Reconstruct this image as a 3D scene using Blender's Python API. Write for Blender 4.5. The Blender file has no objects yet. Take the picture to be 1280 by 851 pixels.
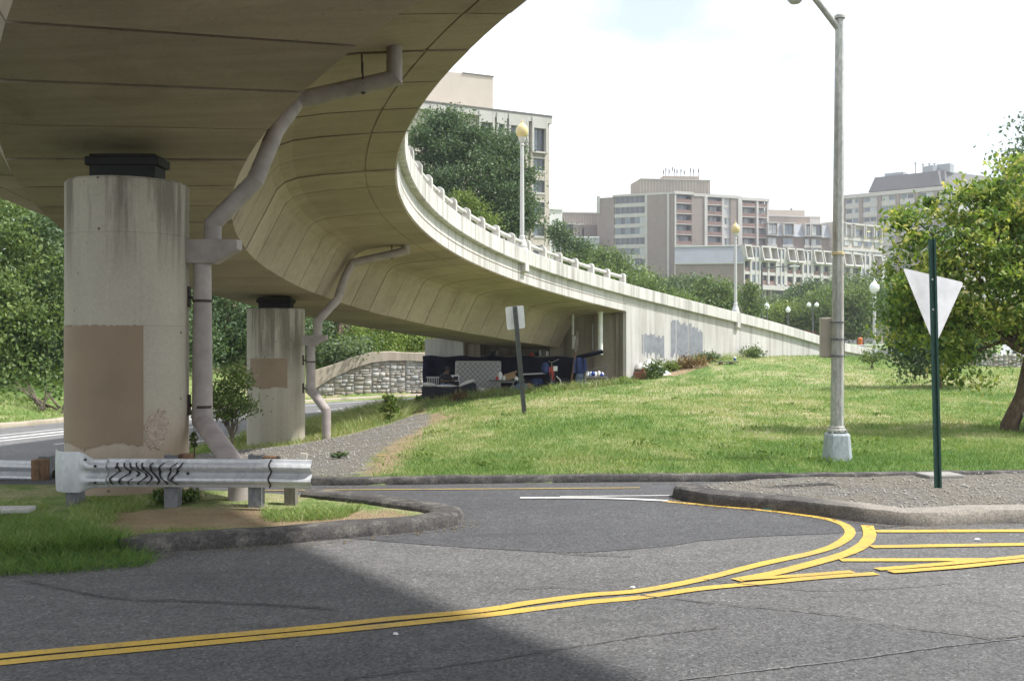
import bpy, math, random
import numpy as np
from mathutils import Vector, Matrix
# ------------------------------------------------------------------ camera, sky, sun
random.seed(7); RNG = np.random.default_rng(11)
SC = bpy.context.scene; COL = SC.collection
EYE = 1.9; FPX = 1300.0; V0 = 425.5                 # focal length in photo pixels, horizon row
cam = bpy.data.cameras.new('camera'); cam.sensor_width = 36.0; cam.lens = 36.0*FPX/1280.0
cam.clip_start = 0.1; cam.clip_end = 6000
co = bpy.data.objects.new('camera', cam); COL.objects.link(co)
co.location = (0, 0, EYE); co.rotation_euler = (math.radians(90), 0, 0); SC.camera = co
SUN = Vector((0.56, -0.03, 0.83)).normalized()       # towards the sun: high on the right
sl = bpy.data.lights.new('sun', 'SUN'); sl.energy = 2.9; sl.angle = math.radians(2.0); sl.color = (1, .975, .94)
so = bpy.data.objects.new('sun', sl); COL.objects.link(so); so.location = (0, 0, 60)
so.rotation_euler = (-SUN).to_track_quat('-Z', 'Y').to_euler()
W = bpy.data.worlds.new('World'); SC.world = W; W.use_nodes = True
wt = W.node_tree; wt.nodes.clear()
def wn(t, **k):
    n = wt.nodes.new(t)
    for a, b in k.items(): setattr(n, a, b)
    return n
sky = wn('ShaderNodeTexSky', sky_type='NISHITA', sun_disc=False, sun_elevation=math.asin(SUN.z),
         sun_rotation=math.atan2(SUN.x, SUN.y), air_density=1.0, dust_density=1.0, ozone_density=1.0)
tc = wn('ShaderNodeTexCoord'); mp = wn('ShaderNodeMapping'); mp.inputs['Scale'].default_value = (1, 1, 2.6)
wt.links.new(tc.outputs['Generated'], mp.inputs['Vector'])
nz = wn('ShaderNodeTexNoise'); nz.inputs['Scale'].default_value = 3.1; nz.inputs['Detail'].default_value = 7; nz.inputs['Roughness'].default_value = .55
wt.links.new(mp.outputs[0], nz.inputs['Vector'])
cr = wn('ShaderNodeValToRGB'); cr.color_ramp.elements[0].position = .33; cr.color_ramp.elements[0].color = (.30, .30, .30, 1)
cr.color_ramp.elements[1].position = .66; cr.color_ramp.elements[1].color = (1, 1, 1, 1)
wt.links.new(nz.outputs[0], cr.inputs[0])
mx = wn('ShaderNodeMix', data_type='RGBA'); mx.inputs[7].default_value = (9.35, 9.55, 9.9, 1)     # thin bright cloud and haze
wt.links.new(cr.outputs[0], mx.inputs[0]); wt.links.new(sky.outputs[0], mx.inputs[6])
bg = wn('ShaderNodeBackground'); bg.inputs['Strength'].default_value = 0.083
wt.links.new(mx.outputs[2], bg.inputs['Color'])
wo = wn('ShaderNodeOutputWorld'); wt.links.new(bg.outputs[0], wo.inputs['Surface'])
SC.view_settings.view_transform = 'Standard'; SC.view_settings.look = 'None'
SC.view_settings.exposure = 1.2; SC.view_settings.gamma = 1.0; SC.view_settings.use_curve_mapping = False
SC.cycles.max_bounces = 8; SC.cycles.diffuse_bounces = 4; SC.cycles.transparent_max_bounces = 6; SC.cycles.caustics_reflective = False

# ------------------------------------------------------------------ helpers
def at(u, v, Y): return Vector(((u-640)/FPX*Y, Y, EYE-(v-V0)/FPX*Y))
def gp(u, v, z=0.0):
    Y = FPX*(EYE-z)/(v-V0); return ((u-640)/FPX*Y, Y)
def tag(o, label=None, cat=None, group=None, kind=None):
    if label: o['label'] = label
    if cat: o['category'] = cat
    if group: o['group'] = group
    if kind: o['kind'] = kind
    return o
def empty(name, loc, label=None, cat=None, group=None, rz=0.0):
    o = bpy.data.objects.new(name, None); COL.objects.link(o); o.location = loc; o.rotation_euler = (0, 0, rz)
    o.empty_display_size = .2
    return tag(o, label, cat, group)
def attach(o, parent):                      # o keeps its world position
    if parent is not None:
        o.parent = parent
        m = Matrix.Identity(4); q = parent
        while q is not None:
            m = q.matrix_parent_inverse @ (Matrix.LocRotScale(q.location, q.rotation_euler, q.scale)) @ m if q.parent is None else \
                q.matrix_parent_inverse @ Matrix.LocRotScale(q.location, q.rotation_euler, q.scale) @ m
            q = q.parent
        o.matrix_parent_inverse = m.inverted()
    return o
class MB:
    """collects boxes, tubes, prisms; build() links them as ONE mesh object"""
    def __init__(s): s.v = []; s.f = []; s.m = []
    def add(s, vs, fs, mi=0):
        b = len(s.v); s.v += [tuple(p) for p in vs]
        for f in fs: s.f.append(tuple(i+b for i in f)); s.m.append(mi)
    def box(s, c, d, rz=0.0, M=None, mi=0):
        x, y, z = d[0]/2, d[1]/2, d[2]/2
        vs = [Vector(p) for p in ((-x,-y,-z),(x,-y,-z),(x,y,-z),(-x,y,-z),(-x,-y,z),(x,-y,z),(x,y,z),(-x,y,z))]
        R = M if M is not None else Matrix.Rotation(rz, 3, 'Z')
        vs = [R @ p + Vector(c) for p in vs]
        s.add(vs, [(0,3,2,1),(4,5,6,7),(0,1,5,4),(1,2,6,5),(2,3,7,6),(3,0,4,7)], mi)
    def tube(s, pts, r, n=10, cap=True, mi=0):
        pts = [Vector(p) for p in pts]; k = len(pts)
        rs = r if isinstance(r, (list, tuple)) else [r]*k
        rings = []; up = None
        for i in range(k):
            a = (pts[i]-pts[i-1]).normalized() if i > 0 else None
            b = (pts[i+1]-pts[i]).normalized() if i < k-1 else None
            t = ((a if a else b)+(b if b else a)).normalized()
            if up is None:
                up = Vector((0, 0, 1)) if abs(t.z) < .9 else Vector((1, 0, 0))
            e1 = (up - t*up.dot(t)).normalized(); e2 = t.cross(e1); up = e1
            sc = 1.0
            if a and b: sc = 1/max(.5, a.dot(t))
            rings.append([pts[i] + (e1*math.cos(2*math.pi*j/n)+e2*math.sin(2*math.pi*j/n))*rs[i]*sc for j in range(n)])
        vs = [p for rg in rings for p in rg]; fs = []
        for i in range(k-1):
            for j in range(n): fs.append((i*n+j, i*n+(j+1)%n, (i+1)*n+(j+1)%n, (i+1)*n+j))
        if cap: fs.append(tuple(range(n))[::-1]); fs.append(tuple((k-1)*n+j for j in range(n)))
        s.add(vs, fs, mi)
    def lathe(s, c, prof, n=16, mi=0):      # prof [(r,z)...]
        c = Vector(c); vs = []; fs = []
        for r, z in prof:
            for j in range(n): vs.append(c+Vector((r*math.cos(2*math.pi*j/n), r*math.sin(2*math.pi*j/n), z)))
        for i in range(len(prof)-1):
            for j in range(n): fs.append((i*n+j, i*n+(j+1)%n, (i+1)*n+(j+1)%n, (i+1)*n+j))
        fs.append(tuple(range(n))[::-1]); fs.append(tuple((len(prof)-1)*n+j for j in range(n)))
        s.add(vs, fs, mi)
    def loft(s, rings, closed=True, cap=True, mi=0):
        n = len(rings[0]); vs = [p for r in rings for p in r]; fs = []
        for i in range(len(rings)-1):
            for j in range(n if closed else n-1):
                fs.append((i*n+j, i*n+(j+1)%n, (i+1)*n+(j+1)%n, (i+1)*n+j))
        if cap and closed: fs.append(tuple(range(n))[::-1]); fs.append(tuple((len(rings)-1)*n+j for j in range(n)))
        s.add(vs, fs, mi)
    def mesh(s, name, mats, smooth=False, sharp=38):
        me = bpy.data.meshes.new(name); me.from_pydata(s.v, [], s.f)
        for m in (mats if isinstance(mats, (list, tuple)) else [mats]): me.materials.append(m)
        if any(s.m): me.polygons.foreach_set('material_index', s.m)
        if smooth:
            me.polygons.foreach_set('use_smooth', [True]*len(s.f))
            try: me.set_sharp_from_angle(angle=math.radians(sharp))
            except Exception: pass
        me.update(); return me
    def build(s, name, mats, parent=None, smooth=False, bevel=0.0, sharp=38):
        o = bpy.data.objects.new(name, s.mesh(name, mats, smooth, sharp)); COL.objects.link(o); attach(o, parent)
        if bevel:
            b = o.modifiers.new('bevel', 'BEVEL'); b.width = bevel; b.segments = 2; b.limit_method = 'ANGLE'; b.angle_limit = math.radians(35)
        return o
def link(name, me, parent=None, loc=(0, 0, 0)):
    o = bpy.data.objects.new(name, me); COL.objects.link(o); attach(o, parent); o.location = loc; return o
def npmesh(name, V, F, mat, parent=None, attrs=None, smooth=False):
    V = np.asarray(V, np.float32); F = np.asarray(F, np.int32); k = F.shape[1]
    me = bpy.data.meshes.new(name); me.vertices.add(len(V)); me.vertices.foreach_set('co', V.ravel())
    me.loops.add(F.size); me.loops.foreach_set('vertex_index', F.ravel())
    me.polygons.add(len(F)); me.polygons.foreach_set('loop_start', np.arange(0, F.size, k, dtype=np.int32))
    if smooth: me.polygons.foreach_set('use_smooth', np.ones(len(F), bool))
    me.materials.append(mat); me.update(calc_edges=True)
    for nm, dom, arr in (attrs or []):
        a = me.attributes.new(nm, 'FLOAT', dom); a.data.foreach_set('value', np.asarray(arr, np.float32))
    me.validate()
    o = bpy.data.objects.new(name, me); COL.objects.link(o); attach(o, parent); return o
_G = RNG.random((64, 64))
def vnoise(x, y):                            # smooth value noise, 0..1
    x = np.asarray(x, float); y = np.asarray(y, float)
    xi = np.floor(x).astype(int); yi = np.floor(y).astype(int); fx = x-xi; fy = y-yi
    fx = fx*fx*(3-2*fx); fy = fy*fy*(3-2*fy)
    g = lambda a, b: _G[a % 64, b % 64]
    return (g(xi, yi)*(1-fx)+g(xi+1, yi)*fx)*(1-fy)+(g(xi, yi+1)*(1-fx)+g(xi+1, yi+1)*fx)*fy
def fbm(x, y): return .5*vnoise(x, y)+.3*vnoise(x*2.1+9, y*2.1+4)+.2*vnoise(x*4.3+3, y*4.3+7)
def inpoly(x, y, poly):
    x = np.asarray(x, float); y = np.asarray(y, float); c = np.zeros(x.shape, bool); n = len(poly)
    for i in range(n):
        x0, y0 = poly[i]; x1, y1 = poly[(i+1) % n]
        cond = ((y0 > y) != (y1 > y)) & (x < (x1-x0)*(y-y0)/((y1-y0) or 1e-9)+x0); c ^= cond
    return c
def pdist(x, y, line, closed=False):          # distance to a polyline
    x = np.asarray(x, float); y = np.asarray(y, float); d = np.full(x.shape, 1e9); n = len(line)
    for i in range(n if closed else n-1):
        ax, ay = line[i]; bx, by = line[(i+1) % n]; dx, dy = bx-ax, by-ay
        t = np.clip(((x-ax)*dx+(y-ay)*dy)/max(dx*dx+dy*dy, 1e-9), 0, 1)
        d = np.minimum(d, np.hypot(x-ax-t*dx, y-ay-t*dy))
    return d
def smooth_line(pts, n=8):                    # Catmull-Rom through points (2-D or 3-D)
    P = [np.array(p, float) for p in pts]; out = []
    for i in range(len(P)-1):
        p0 = P[max(i-1, 0)]; p1 = P[i]; p2 = P[i+1]; p3 = P[min(i+2, len(P)-1)]
        for j in range(n):
            t = j/n; out.append(tuple(.5*((2*p1)+(-p0+p2)*t+(2*p0-5*p1+4*p2-p3)*t*t+(-p0+3*p1-3*p2+p3)*t**3)))
    out.append(tuple(P[-1])); return out
# ------------------------------------------------------------------ materials
class NT:
    def __init__(s, name):
        s.mat = bpy.data.materials.new(name); s.mat.use_nodes = True; s.t = s.mat.node_tree
        s.b = s.t.nodes['Principled BSDF']; s.out = s.t.nodes['Material Output']
        s._p = None
    def n(s, t, **k):
        o = s.t.nodes.new(t)
        for a, b in k.items(): setattr(o, a, b)
        return o
    def L(s, a, b): s.t.links.new(a, b)
    def put(s, sock, val):
        if hasattr(val, 'is_output'): s.L(val, sock)
        else: sock.default_value = val
    def pos(s, scale=None, obj=False):
        if obj: p = s.n('ShaderNodeTexCoord').outputs['Object']
        else: p = s.n('ShaderNodeNewGeometry').outputs['Position']
        if scale is None: return p
        m = s.n('ShaderNodeMapping'); s.L(p, m.inputs[0]); m.inputs['Scale'].default_value = scale; return m.outputs[0]
    def noise(s, scale, detail=4, rough=.55, vec=None, dist=0.0):
        o = s.n('ShaderNodeTexNoise'); s.L(vec if vec is not None else s.pos(), o.inputs['Vector'])
        o.inputs['Scale'].default_value = scale; o.inputs['Detail'].default_value = detail; o.inputs['Roughness'].default_value = rough; o.inputs['Distortion'].default_value = dist
        return o.outputs[0]
    def voro(s, scale, vec=None, feature='F1', out=0, rnd=1.0):
        o = s.n('ShaderNodeTexVoronoi', feature=feature); s.L(vec if vec is not None else s.pos(), o.inputs['Vector'])
        o.inputs['Scale'].default_value = scale; o.inputs['Randomness'].default_value = rnd; return o.outputs[out]
    def ramp(s, fac, stops):
        o = s.n('ShaderNodeValToRGB'); s.L(fac, o.inputs[0]); e = o.color_ramp.elements
        while len(e) < len(stops): e.new(.5)
        for q, (p, c) in zip(e, stops):
            q.position = p; q.color = (*c, 1) if isinstance(c, tuple) else (c, c, c, 1)
        return o.outputs[0]
    def mix(s, fac, a, b, mode='MIX'):
        o = s.n('ShaderNodeMix', data_type='RGBA', blend_type=mode)
        s.put(o.inputs[0], fac); s.put(o.inputs[6], (*a, 1) if isinstance(a, tuple) else a); s.put(o.inputs[7], (*b, 1) if isinstance(b, tuple) else b)
        return o.outputs[2]
    def math(s, op, a, b=0.0):
        o = s.n('ShaderNodeMath', operation=op); s.put(o.inputs[0], a); s.put(o.inputs[1], b); return o.outputs[0]
    def attr(s, nm): return s.n('ShaderNodeAttribute', attribute_name=nm).outputs['Fac']
    def bump(s, h, strength=.3, dist=.01):
        o = s.n('ShaderNodeBump'); o.inputs['Strength'].default_value = strength; o.inputs['Distance'].default_value = dist
        s.L(h, o.inputs['Height']); s.L(o.outputs[0], s.b.inputs['Normal'])
    def fin(s, col, rough=.8, metal=0.0, spec=None):
        s.put(s.b.inputs['Base Color'], (*col, 1) if isinstance(col, tuple) else col); s.put(s.b.inputs['Roughness'], rough)
        s.b.inputs['Metallic'].default_value = metal
        if spec is not None: s.b.inputs['Specular IOR Level'].default_value = spec
        return s.mat
def plain(name, col, rough=.6, metal=0.0, var=.25, scale=9.0, bump=.12, bd=.004, spec=None):
    t = NT(name); a = tuple(c*(1-var) for c in col); b = tuple(min(1, c*(1+var)) for c in col)
    c = t.mix(t.ramp(t.noise(scale, 6, .65), [(.3, 0.0), (.7, 1.0)]), a, b)
    if bump: t.bump(t.noise(scale*5, 4), bump, bd)
    return t.fin(c, rough, metal, spec)
def concrete(name, c1, c2, stain, streak=.6, streakscale=(2.6, 2.6, .12), pores=.8, rust=None, extra=None, grain=None):
    t = NT(name)
    c = t.mix(t.ramp(t.noise(.55, 6, .6), [(.32, 0.0), (.7, 1.0)]), c1, c2)
    c = t.mix(t.math('MULTIPLY', t.ramp(t.noise(1.0, 5, .6, t.pos(streakscale)), [(.47, 0.0), (.72, 1.0)]), streak), c, stain)
    if rust: c = t.mix(t.math('MULTIPLY', t.ramp(t.noise(1.7, 5, .6, t.pos((1.7, 1.7, .1))), [(.55, 0.0), (.75, 1.0)]), .75), c, rust)
    if grain: c = t.mix(t.math('MULTIPLY', t.ramp(t.noise(1.0, 5, .65, t.pos(grain)), [(.38, 0.0), (.68, 1.0)]), .22), c, stain)
    c = t.mix(.35, c, t.ramp(t.noise(26, 5, .7), [(.25, .45), (.75, 1.0)]), 'MULTIPLY')
    if extra: c = extra(t, c)
    if pores:
        pz = t.math('MULTIPLY', t.ramp(t.voro(5.5), [(.07, 1.0), (.125, 0.0)]), t.ramp(t.noise(1.1), [(.5, 0.0), (.6, pores)]))
        c = t.mix(pz, c, tuple(x*.3 for x in stain))
    t.bump(t.math('ADD', t.noise(38, 6, .7), t.math('MULTIPLY', t.noise(5, 4), 1.5)), .35, .008)
    return t.fin(c, .88, 0, .25)
C_LIGHT = (.50, .475, .40); C_MID = (.37, .35, .29); C_STAIN = (.135, .12, .09)
M = {}
def _seg(t, c):
    r = t.n('ShaderNodeObjectInfo').outputs['Random']
    c = t.mix(1.0, c, t.ramp(r, [(0, .84), (1, 1.08)]), 'MULTIPLY')
    return t.mix(t.math('MULTIPLY', t.ramp(t.noise(.8, 6, .7, t.pos((1, 1, 1)), .8), [(.55, 0.0), (.72, 1.0)]), .35), c, (.14, .115, .075))
M['soffit'] = concrete('weathered_soffit_concrete', (.49, .405, .315), (.41, .34, .265), (.18, .14, .10), .30, (.5, .5, .5), .3, None, _seg, (.4, 6, 6))
M['fascia'] = concrete('pale_fascia_concrete', (.63, .615, .585), (.545, .53, .495), (.20, .187, .155), .75, (3.4, 3.4, .16), .3)
M['wall'] = concrete('board_formed_wall_concrete', (.575, .56, .535), (.475, .46, .43), (.22, .20, .165), .7, (2.2, 2.2, .12), .4)
def _pink(t, c):
    g = t.n('ShaderNodeSeparateXYZ'); t.L(t.pos(), g.inputs[0])
    x2 = t.math('GREATER_THAN', g.outputs[1], 20.0)
    h = t.ramp(t.math('ADD', t.math('MULTIPLY', g.outputs[2], .35), t.math('MULTIPLY', t.noise(1.6, 5), .5)), [(.30, 1.0), (.72, 0.0)])
    x = t.ramp(t.math('ADD', g.outputs[0], 6.0), [(.4, 0.0), (.9, 1.0)])
    c = t.mix(t.math('MULTIPLY', t.math('MULTIPLY', h, x), .5), c, (.43, .27, .19))
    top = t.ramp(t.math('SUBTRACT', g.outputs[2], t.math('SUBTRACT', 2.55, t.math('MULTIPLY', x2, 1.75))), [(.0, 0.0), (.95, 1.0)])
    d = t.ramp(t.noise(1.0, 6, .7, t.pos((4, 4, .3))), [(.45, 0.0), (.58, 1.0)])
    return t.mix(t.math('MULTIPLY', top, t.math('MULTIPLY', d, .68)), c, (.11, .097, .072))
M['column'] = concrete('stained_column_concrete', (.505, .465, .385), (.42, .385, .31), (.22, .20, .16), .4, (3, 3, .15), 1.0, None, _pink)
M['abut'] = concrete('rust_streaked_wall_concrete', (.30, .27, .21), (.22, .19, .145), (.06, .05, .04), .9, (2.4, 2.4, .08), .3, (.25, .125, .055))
M['patch_tan'] = plain('tan_cover_paint', (.25, .185, .12), .7, 0, .10, 2.0, .2)
M['spall'] = plain('exposed_aggregate', (.40, .325, .265), .95, 0, .3, 30, .6, .01); M['patch_grey'] = plain('grey_cover_paint', (.19, .20, .22), .75, 0, .2, 3.0, .2)
def asphalt(name, lo, hi, speck, patchy=.5):
    t = NT(name)
    c = t.mix(t.ramp(t.noise(.35, 6, .6, t.pos((.5, 2.0, 1))), [(.3, 0.0), (.7, 1.0)]), lo, hi)
    c = t.mix(t.ramp(t.voro(95, None, 'F1', 0), [(.0, .75), (.22, 0.0)]), c, speck)
    v = t.voro(58, None, 'F1', 1)
    c = t.mix(.8, c, t.ramp(v, [(.0, .3), (.55, .85), (.85, 1.2), (1.0, 2.2)]), 'MULTIPLY')
    c = t.mix(.5, c, t.ramp(t.noise(3.0, 7, .75), [(.3, .6), (.75, 1.25)]), 'MULTIPLY')
    c = t.mix(t.math('MULTIPLY', t.ramp(t.noise(.9, 5, .6, t.pos((.7, 3.5, 1)), 1.2), [(.58, 0.0), (.68, 1.0)]), .35), c, tuple(x*.55 for x in lo))
    t.bump(t.math('ADD', t.math('MULTIPLY', t.voro(80), 1.0), t.noise(150, 3)), .55, .006)
    return t.fin(c, .86, 0, .35)
M['asphalt'] = asphalt('worn_grey_asphalt', (.125, .123, .121), (.172, .168, .162), (.42, .41, .39))
M['asphalt_mid'] = asphalt('mid_grey_asphalt', (.105, .104, .104), (.145, .142, .140), (.38, .37, .36)); M['asphalt_dark'] = asphalt('newer_dark_asphalt', (.083, .083, .087), (.106, .106, .109), (.22, .22, .225))
M['highway'] = asphalt('pale_highway_asphalt', (.16, .16, .16), (.20, .197, .195), (.3, .3, .29))
def berm():
    t = NT('crumbled_asphalt_kerb')
    c = t.mix(t.ramp(t.noise(1.6, 6, .65), [(.35, 0.0), (.65, 1.0)]), (.06, .057, .055), (.105, .098, .092))
    c = t.mix(t.ramp(t.noise(5, 6, .7), [(.5, 0.0), (.68, .8)]), c, (.21, .195, .17))
    g = t.n('ShaderNodeSeparateXYZ'); t.L(t.pos(), g.inputs[0])
    c = t.mix(t.math('MULTIPLY', t.ramp(t.math('ADD', t.math('SUBTRACT', g.outputs[0], 3.4), t.math('MULTIPLY', t.noise(3), .6)), [(.25, 0.0), (.7, 1.0)]), t.math('LESS_THAN', g.outputs[1], 12.6)), c, (.27, .245, .21))
    c = t.mix(.6, c, t.ramp(t.voro(60, None, 'F1', 1), [(.0, .4), (1.0, 1.5)]), 'MULTIPLY')
    t.bump(t.math('ADD', t.noise(9, 7, .7), t.math('MULTIPLY', t.voro(70), .5)), .5, .012)
    return t.fin(c, .92, 0, .2)
M['kerb'] = berm()
def paint(name, col, wear):
    t = NT(name)
    c = t.mix(t.ramp(t.noise(1.4, 6, .6), [(.3, 0.0), (.7, 1.0)]), tuple(x*.82 for x in col), col)
    c = t.mix(t.ramp(t.noise(42, 6, .75), [(.60-wear*.1, 0.0), (.69, .9)]), c, (.12, .115, .105))
    c = t.mix(t.math('MULTIPLY', t.ramp(t.noise(2.2, 7, .75, t.pos((1, 1, 1)), .6), [(.48, 0.0), (.70, 1.0)]), wear*.75), c, (.17, .16, .14))
    t.bump(t.voro(80), .4, .004); return t.fin(c, .7, 0, .3)
M['yellow'] = paint('worn_yellow_road_paint', (.62, .41, .075), .6)
M['white_line'] = paint('worn_white_road_paint', (.66, .65, .62), .5)
M['yellow_faint'] = paint('faded_yellow_road_paint', (.50, .36, .10), .9)
def ground():
    t = NT('grass_and_gravel_ground')
    dry = t.attr('dry'); gr = t.attr('gravel'); di = t.attr('dirt')
    f = t.math('ADD', dry, t.math('MULTIPLY', t.math('SUBTRACT', t.noise(2.4, 7, .75), .5), 1.9))
    g = t.ramp(f, [(.12, (.11, .195, .05)), (.45, (.21, .28, .09)), (.72, (.35, .345, .18)), (1.0, (.47, .42, .26))])
    g = t.mix(.8, g, t.ramp(t.noise(30, 6, .8, t.pos((1.6, .5, 1))), [(.25, .30), (.75, 1.5)]), 'MULTIPLY')
    v = t.voro(42, None, 'F1', 1)
    s = t.ramp(v, [(.0, (.085, .08, .073)), (.6, (.20, .19, .17)), (1.0, (.37, .35, .31))])
    s = t.mix(t.ramp(t.noise(.8, 5), [(.4, 0.0), (.7, .55)]), s, (.20, .165, .115))
    d = t.mix(t.ramp(t.noise(2.6, 6, .7), [(.3, 0.0), (.7, 1.0)]), (.27, .195, .115), (.42, .33, .21))
    d = t.mix(.6, d, t.ramp(t.noise(34, 5, .8), [(.3, .5), (.75, 1.4)]), 'MULTIPLY')
    nn = t.math('MULTIPLY', t.math('SUBTRACT', t.noise(3.5, 7, .75), .5), 1.6)
    c = t.mix(t.ramp(t.math('ADD', di, nn), [(.40, 0.0), (.62, 1.0)]), g, d)
    c = t.mix(t.ramp(t.math('ADD', gr, nn), [(.40, 0.0), (.6, 1.0)]), c, s)
    t.bump(t.math('ADD', t.noise(40, 6, .8), t.voro(42)), .8, .03)
    return t.fin(c, .95, 0, .1)
M['ground'] = ground()
def foliage(name, stops, transl=.35, rough=.5):
    t = NT(name); c = t.ramp(t.attr('tint'), stops)
    t.put(t.b.inputs['Base Color'], c); t.b.inputs['Roughness'].default_value = rough; t.b.inputs['Specular IOR Level'].default_value = .3
    tr = t.n('ShaderNodeBsdfTranslucent'); t.L(t.mix(1.0, c, (1.0, 1.0, .55), 'MULTIPLY'), tr.inputs['Color'])
    ms = t.n('ShaderNodeMixShader'); ms.inputs[0].default_value = transl
    t.L(t.b.outputs[0], ms.inputs[1]); t.L(tr.outputs[0], ms.inputs[2]); t.L(ms.outputs[0], t.out.inputs['Surface']); return t.mat
M['leaf_near'] = foliage('yellow_green_leaves', [(0, (.06, .12, .03)), (.45, (.20, .31, .065)), (.78, (.46, .49, .12)), (1, (.66, .60, .26))], .42)
M['leaf_dark'] = foliage('deep_green_leaves', [(0, (.06, .11, .05)), (.5, (.115, .18, .08)), (1, (.20, .27, .115))], .3)
M['leaf_mid'] = foliage('mid_green_leaves', [(0, (.065, .115, .035)), (.5, (.135, .205, .06)), (1, (.25, .32, .11))], .35)
M['leaf_fresh'] = foliage('fresh_green_leaves', [(0, (.07, .125, .03)), (.5, (.16, .24, .05)), (1, (.30, .36, .10))], .38)
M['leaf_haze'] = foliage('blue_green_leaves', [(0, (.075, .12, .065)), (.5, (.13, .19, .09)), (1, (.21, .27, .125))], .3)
M['leaf_dry'] = foliage('dry_brown_leaves', [(0, (.12, .07, .03)), (.5, (.23, .15, .07)), (1, (.34, .26, .13))], .3)
M['blade'] = foliage('grass_blades', [(0, (.095, .195, .045)), (.35, (.215, .32, .085)), (.6, (.355, .395, .165)), (.8, (.48, .45, .26)), (1, (.60, .53, .36))], .35, .6)
def bark(name, a, b):
    t = NT(name); c = t.mix(t.ramp(t.noise(1.0, 7, .75, t.pos((22, 22, 4)), .6), [(.35, 0.0), (.65, 1.0)]), a, b)
    t.bump(t.noise(1.0, 7, .75, t.pos((26, 26, 5)), .6), .9, .02); return t.fin(c, .95, 0, .15)
M['bark'] = bark('furrowed_brown_bark', (.055, .04, .028), (.19, .14, .10)); M['twig'] = bark('grey_brown_twigs', (.07, .055, .04), (.20, .165, .13))
def galv(name, a, b, rough, metal, rust=0.0):
    t = NT(name); c = t.mix(t.ramp(t.voro(28, t.pos((1, 1, .5)), 'F1', 1), [(.2, 0.0), (.8, 1.0)]), a, b)
    c = t.mix(t.math('MULTIPLY', t.ramp(t.noise(1.4, 6, .65, t.pos((3, 3, .35))), [(.5, 0.0), (.7, 1.0)]), .55), c, tuple(x*.5 for x in a))
    if rust: c = t.mix(t.math('MULTIPLY', t.ramp(t.noise(1.0, 6, .7, t.pos((6, 6, .4))), [(.58, 0.0), (.70, 1.0)]), rust), c, (.22, .10, .04))
    t.bump(t.noise(12, 5), .12, .005); return t.fin(c, rough, metal)
M['rail'] = galv('galvanised_guardrail_steel', (.47, .485, .50), (.56, .565, .57), .5, .3)
M['post'] = galv('dull_galvanised_post', (.13, .135, .14), (.19, .195, .20), .6, .2)
M['pole'] = galv('weathered_galvanised_pole', (.36, .37, .34), (.50, .50, .45), .55, .35, .8)
M['polebase'] = galv('galvanised_pole_base', (.32, .36, .38), (.42, .46, .48), .6, .3, .3)
M['drain'] = plain('pinkish_grey_drain_pipe', (.31, .27, .25), .65, 0, .22, 3.5, .15)
M['black'] = plain('black_rubber', (.012, .012, .012), .7, 0, .3)
M['darksteel'] = plain('dark_rusty_steel', (.06, .045, .035), .75, .2, .4)
M['wood'] = bark('weathered_timber', (.09, .055, .035), (.27, .17, .10)); M['woodgrey'] = bark('greyed_timber', (.11, .10, .085), (.27, .24, .20))
M['signback'] = plain('bare_aluminium_sign_back', (.62, .62, .63), .5, 0.0, .12, 7, .05)
M['signgreen'] = plain('green_painted_post', (.018, .07, .052), .5, .1, .3, 20)
M['white'] = plain('chalky_white_paint', (.74, .74, .72), .6, 0, .08, 4); M['cream'] = plain('cream_plastic', (.62, .58, .48), .5, 0, .1)
M['tanbox'] = plain('tan_painted_cabinet', (.40, .355, .29), .55, 0, .06, 3)
M['lamppole'] = plain('pale_grey_lamp_post', (.50, .50, .485), .5, .15, .1, 4)
M['amber'] = plain('amber_glass_globe', (.58, .47, .24), .22, 0, .08, 3, 0); M['globe'] = plain('white_glass_globe', (.80, .81, .82), .2, 0, .05, 3, 0)
M['blackiron'] = plain('dark_grey_iron', (.10, .105, .11), .5, .3, .2)
M['navy'] = plain('navy_blue_tarp', (.006, .008, .020), .85, 0, .35, 2.0, .3, .02, .15); M['blue'] = plain('blue_cloth', (.03, .05, .16), .85, 0, .3, 8)
M['denim'] = plain('faded_denim', (.13, .18, .26), .9, 0, .3, 8); M['darkcloth'] = plain('dark_cloth', (.018, .02, .028), .9, 0, .35, 10)
M['mattress'] = plain('quilted_grey_ticking', (.48, .48, .46), .85, 0, .12, 12, .2); M['sheet'] = plain('off_white_bedding', (.62, .61, .58), .9, 0, .1, 8)
M['skin'] = plain('brown_skin', (.14, .075, .045), .6, 0, .1, 20); M['hair'] = plain('black_hair', (.01, .009, .008), .7, 0, .3, 30)
M['red'] = plain('red_enamel', (.42, .035, .025), .4, 0, .15); M['cardboard'] = plain('brown_cardboard', (.34, .22, .11), .85, 0, .15)
M['chrome'] = plain('dull_chrome', (.45, .45, .46), .35, .8, .15); M['plasticblue'] = plain('blue_plastic', (.025, .05, .26), .4, 0, .1)
M['orange'] = plain('orange_cloth', (.55, .16, .04), .8, 0, .1); M['brickred'] = plain('red_brown_brick', (.21, .085, .055), .9, 0, .25, 14, .4)
M['litter'] = plain('pale_litter', (.66, .66, .63), .8, 0, .12)
M['tyre'] = plain('tyre_rubber', (.015, .015, .015), .8, 0, .2)
def stone():
    t = NT('rubble_stone'); v = t.attr('tint')
    c = t.ramp(v, [(0, (.30, .26, .21)), (.25, (.38, .345, .29)), (.5, (.45, .435, .40)), (.75, (.36, .355, .345)), (1, (.52, .50, .45))])
    c = t.mix(.6, c, t.ramp(t.noise(9, 6, .75), [(.3, .55), (.75, 1.3)]), 'MULTIPLY'); t.bump(t.noise(14, 6, .7), .6, .02); return t.fin(c, .92, 0, .2)
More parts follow.
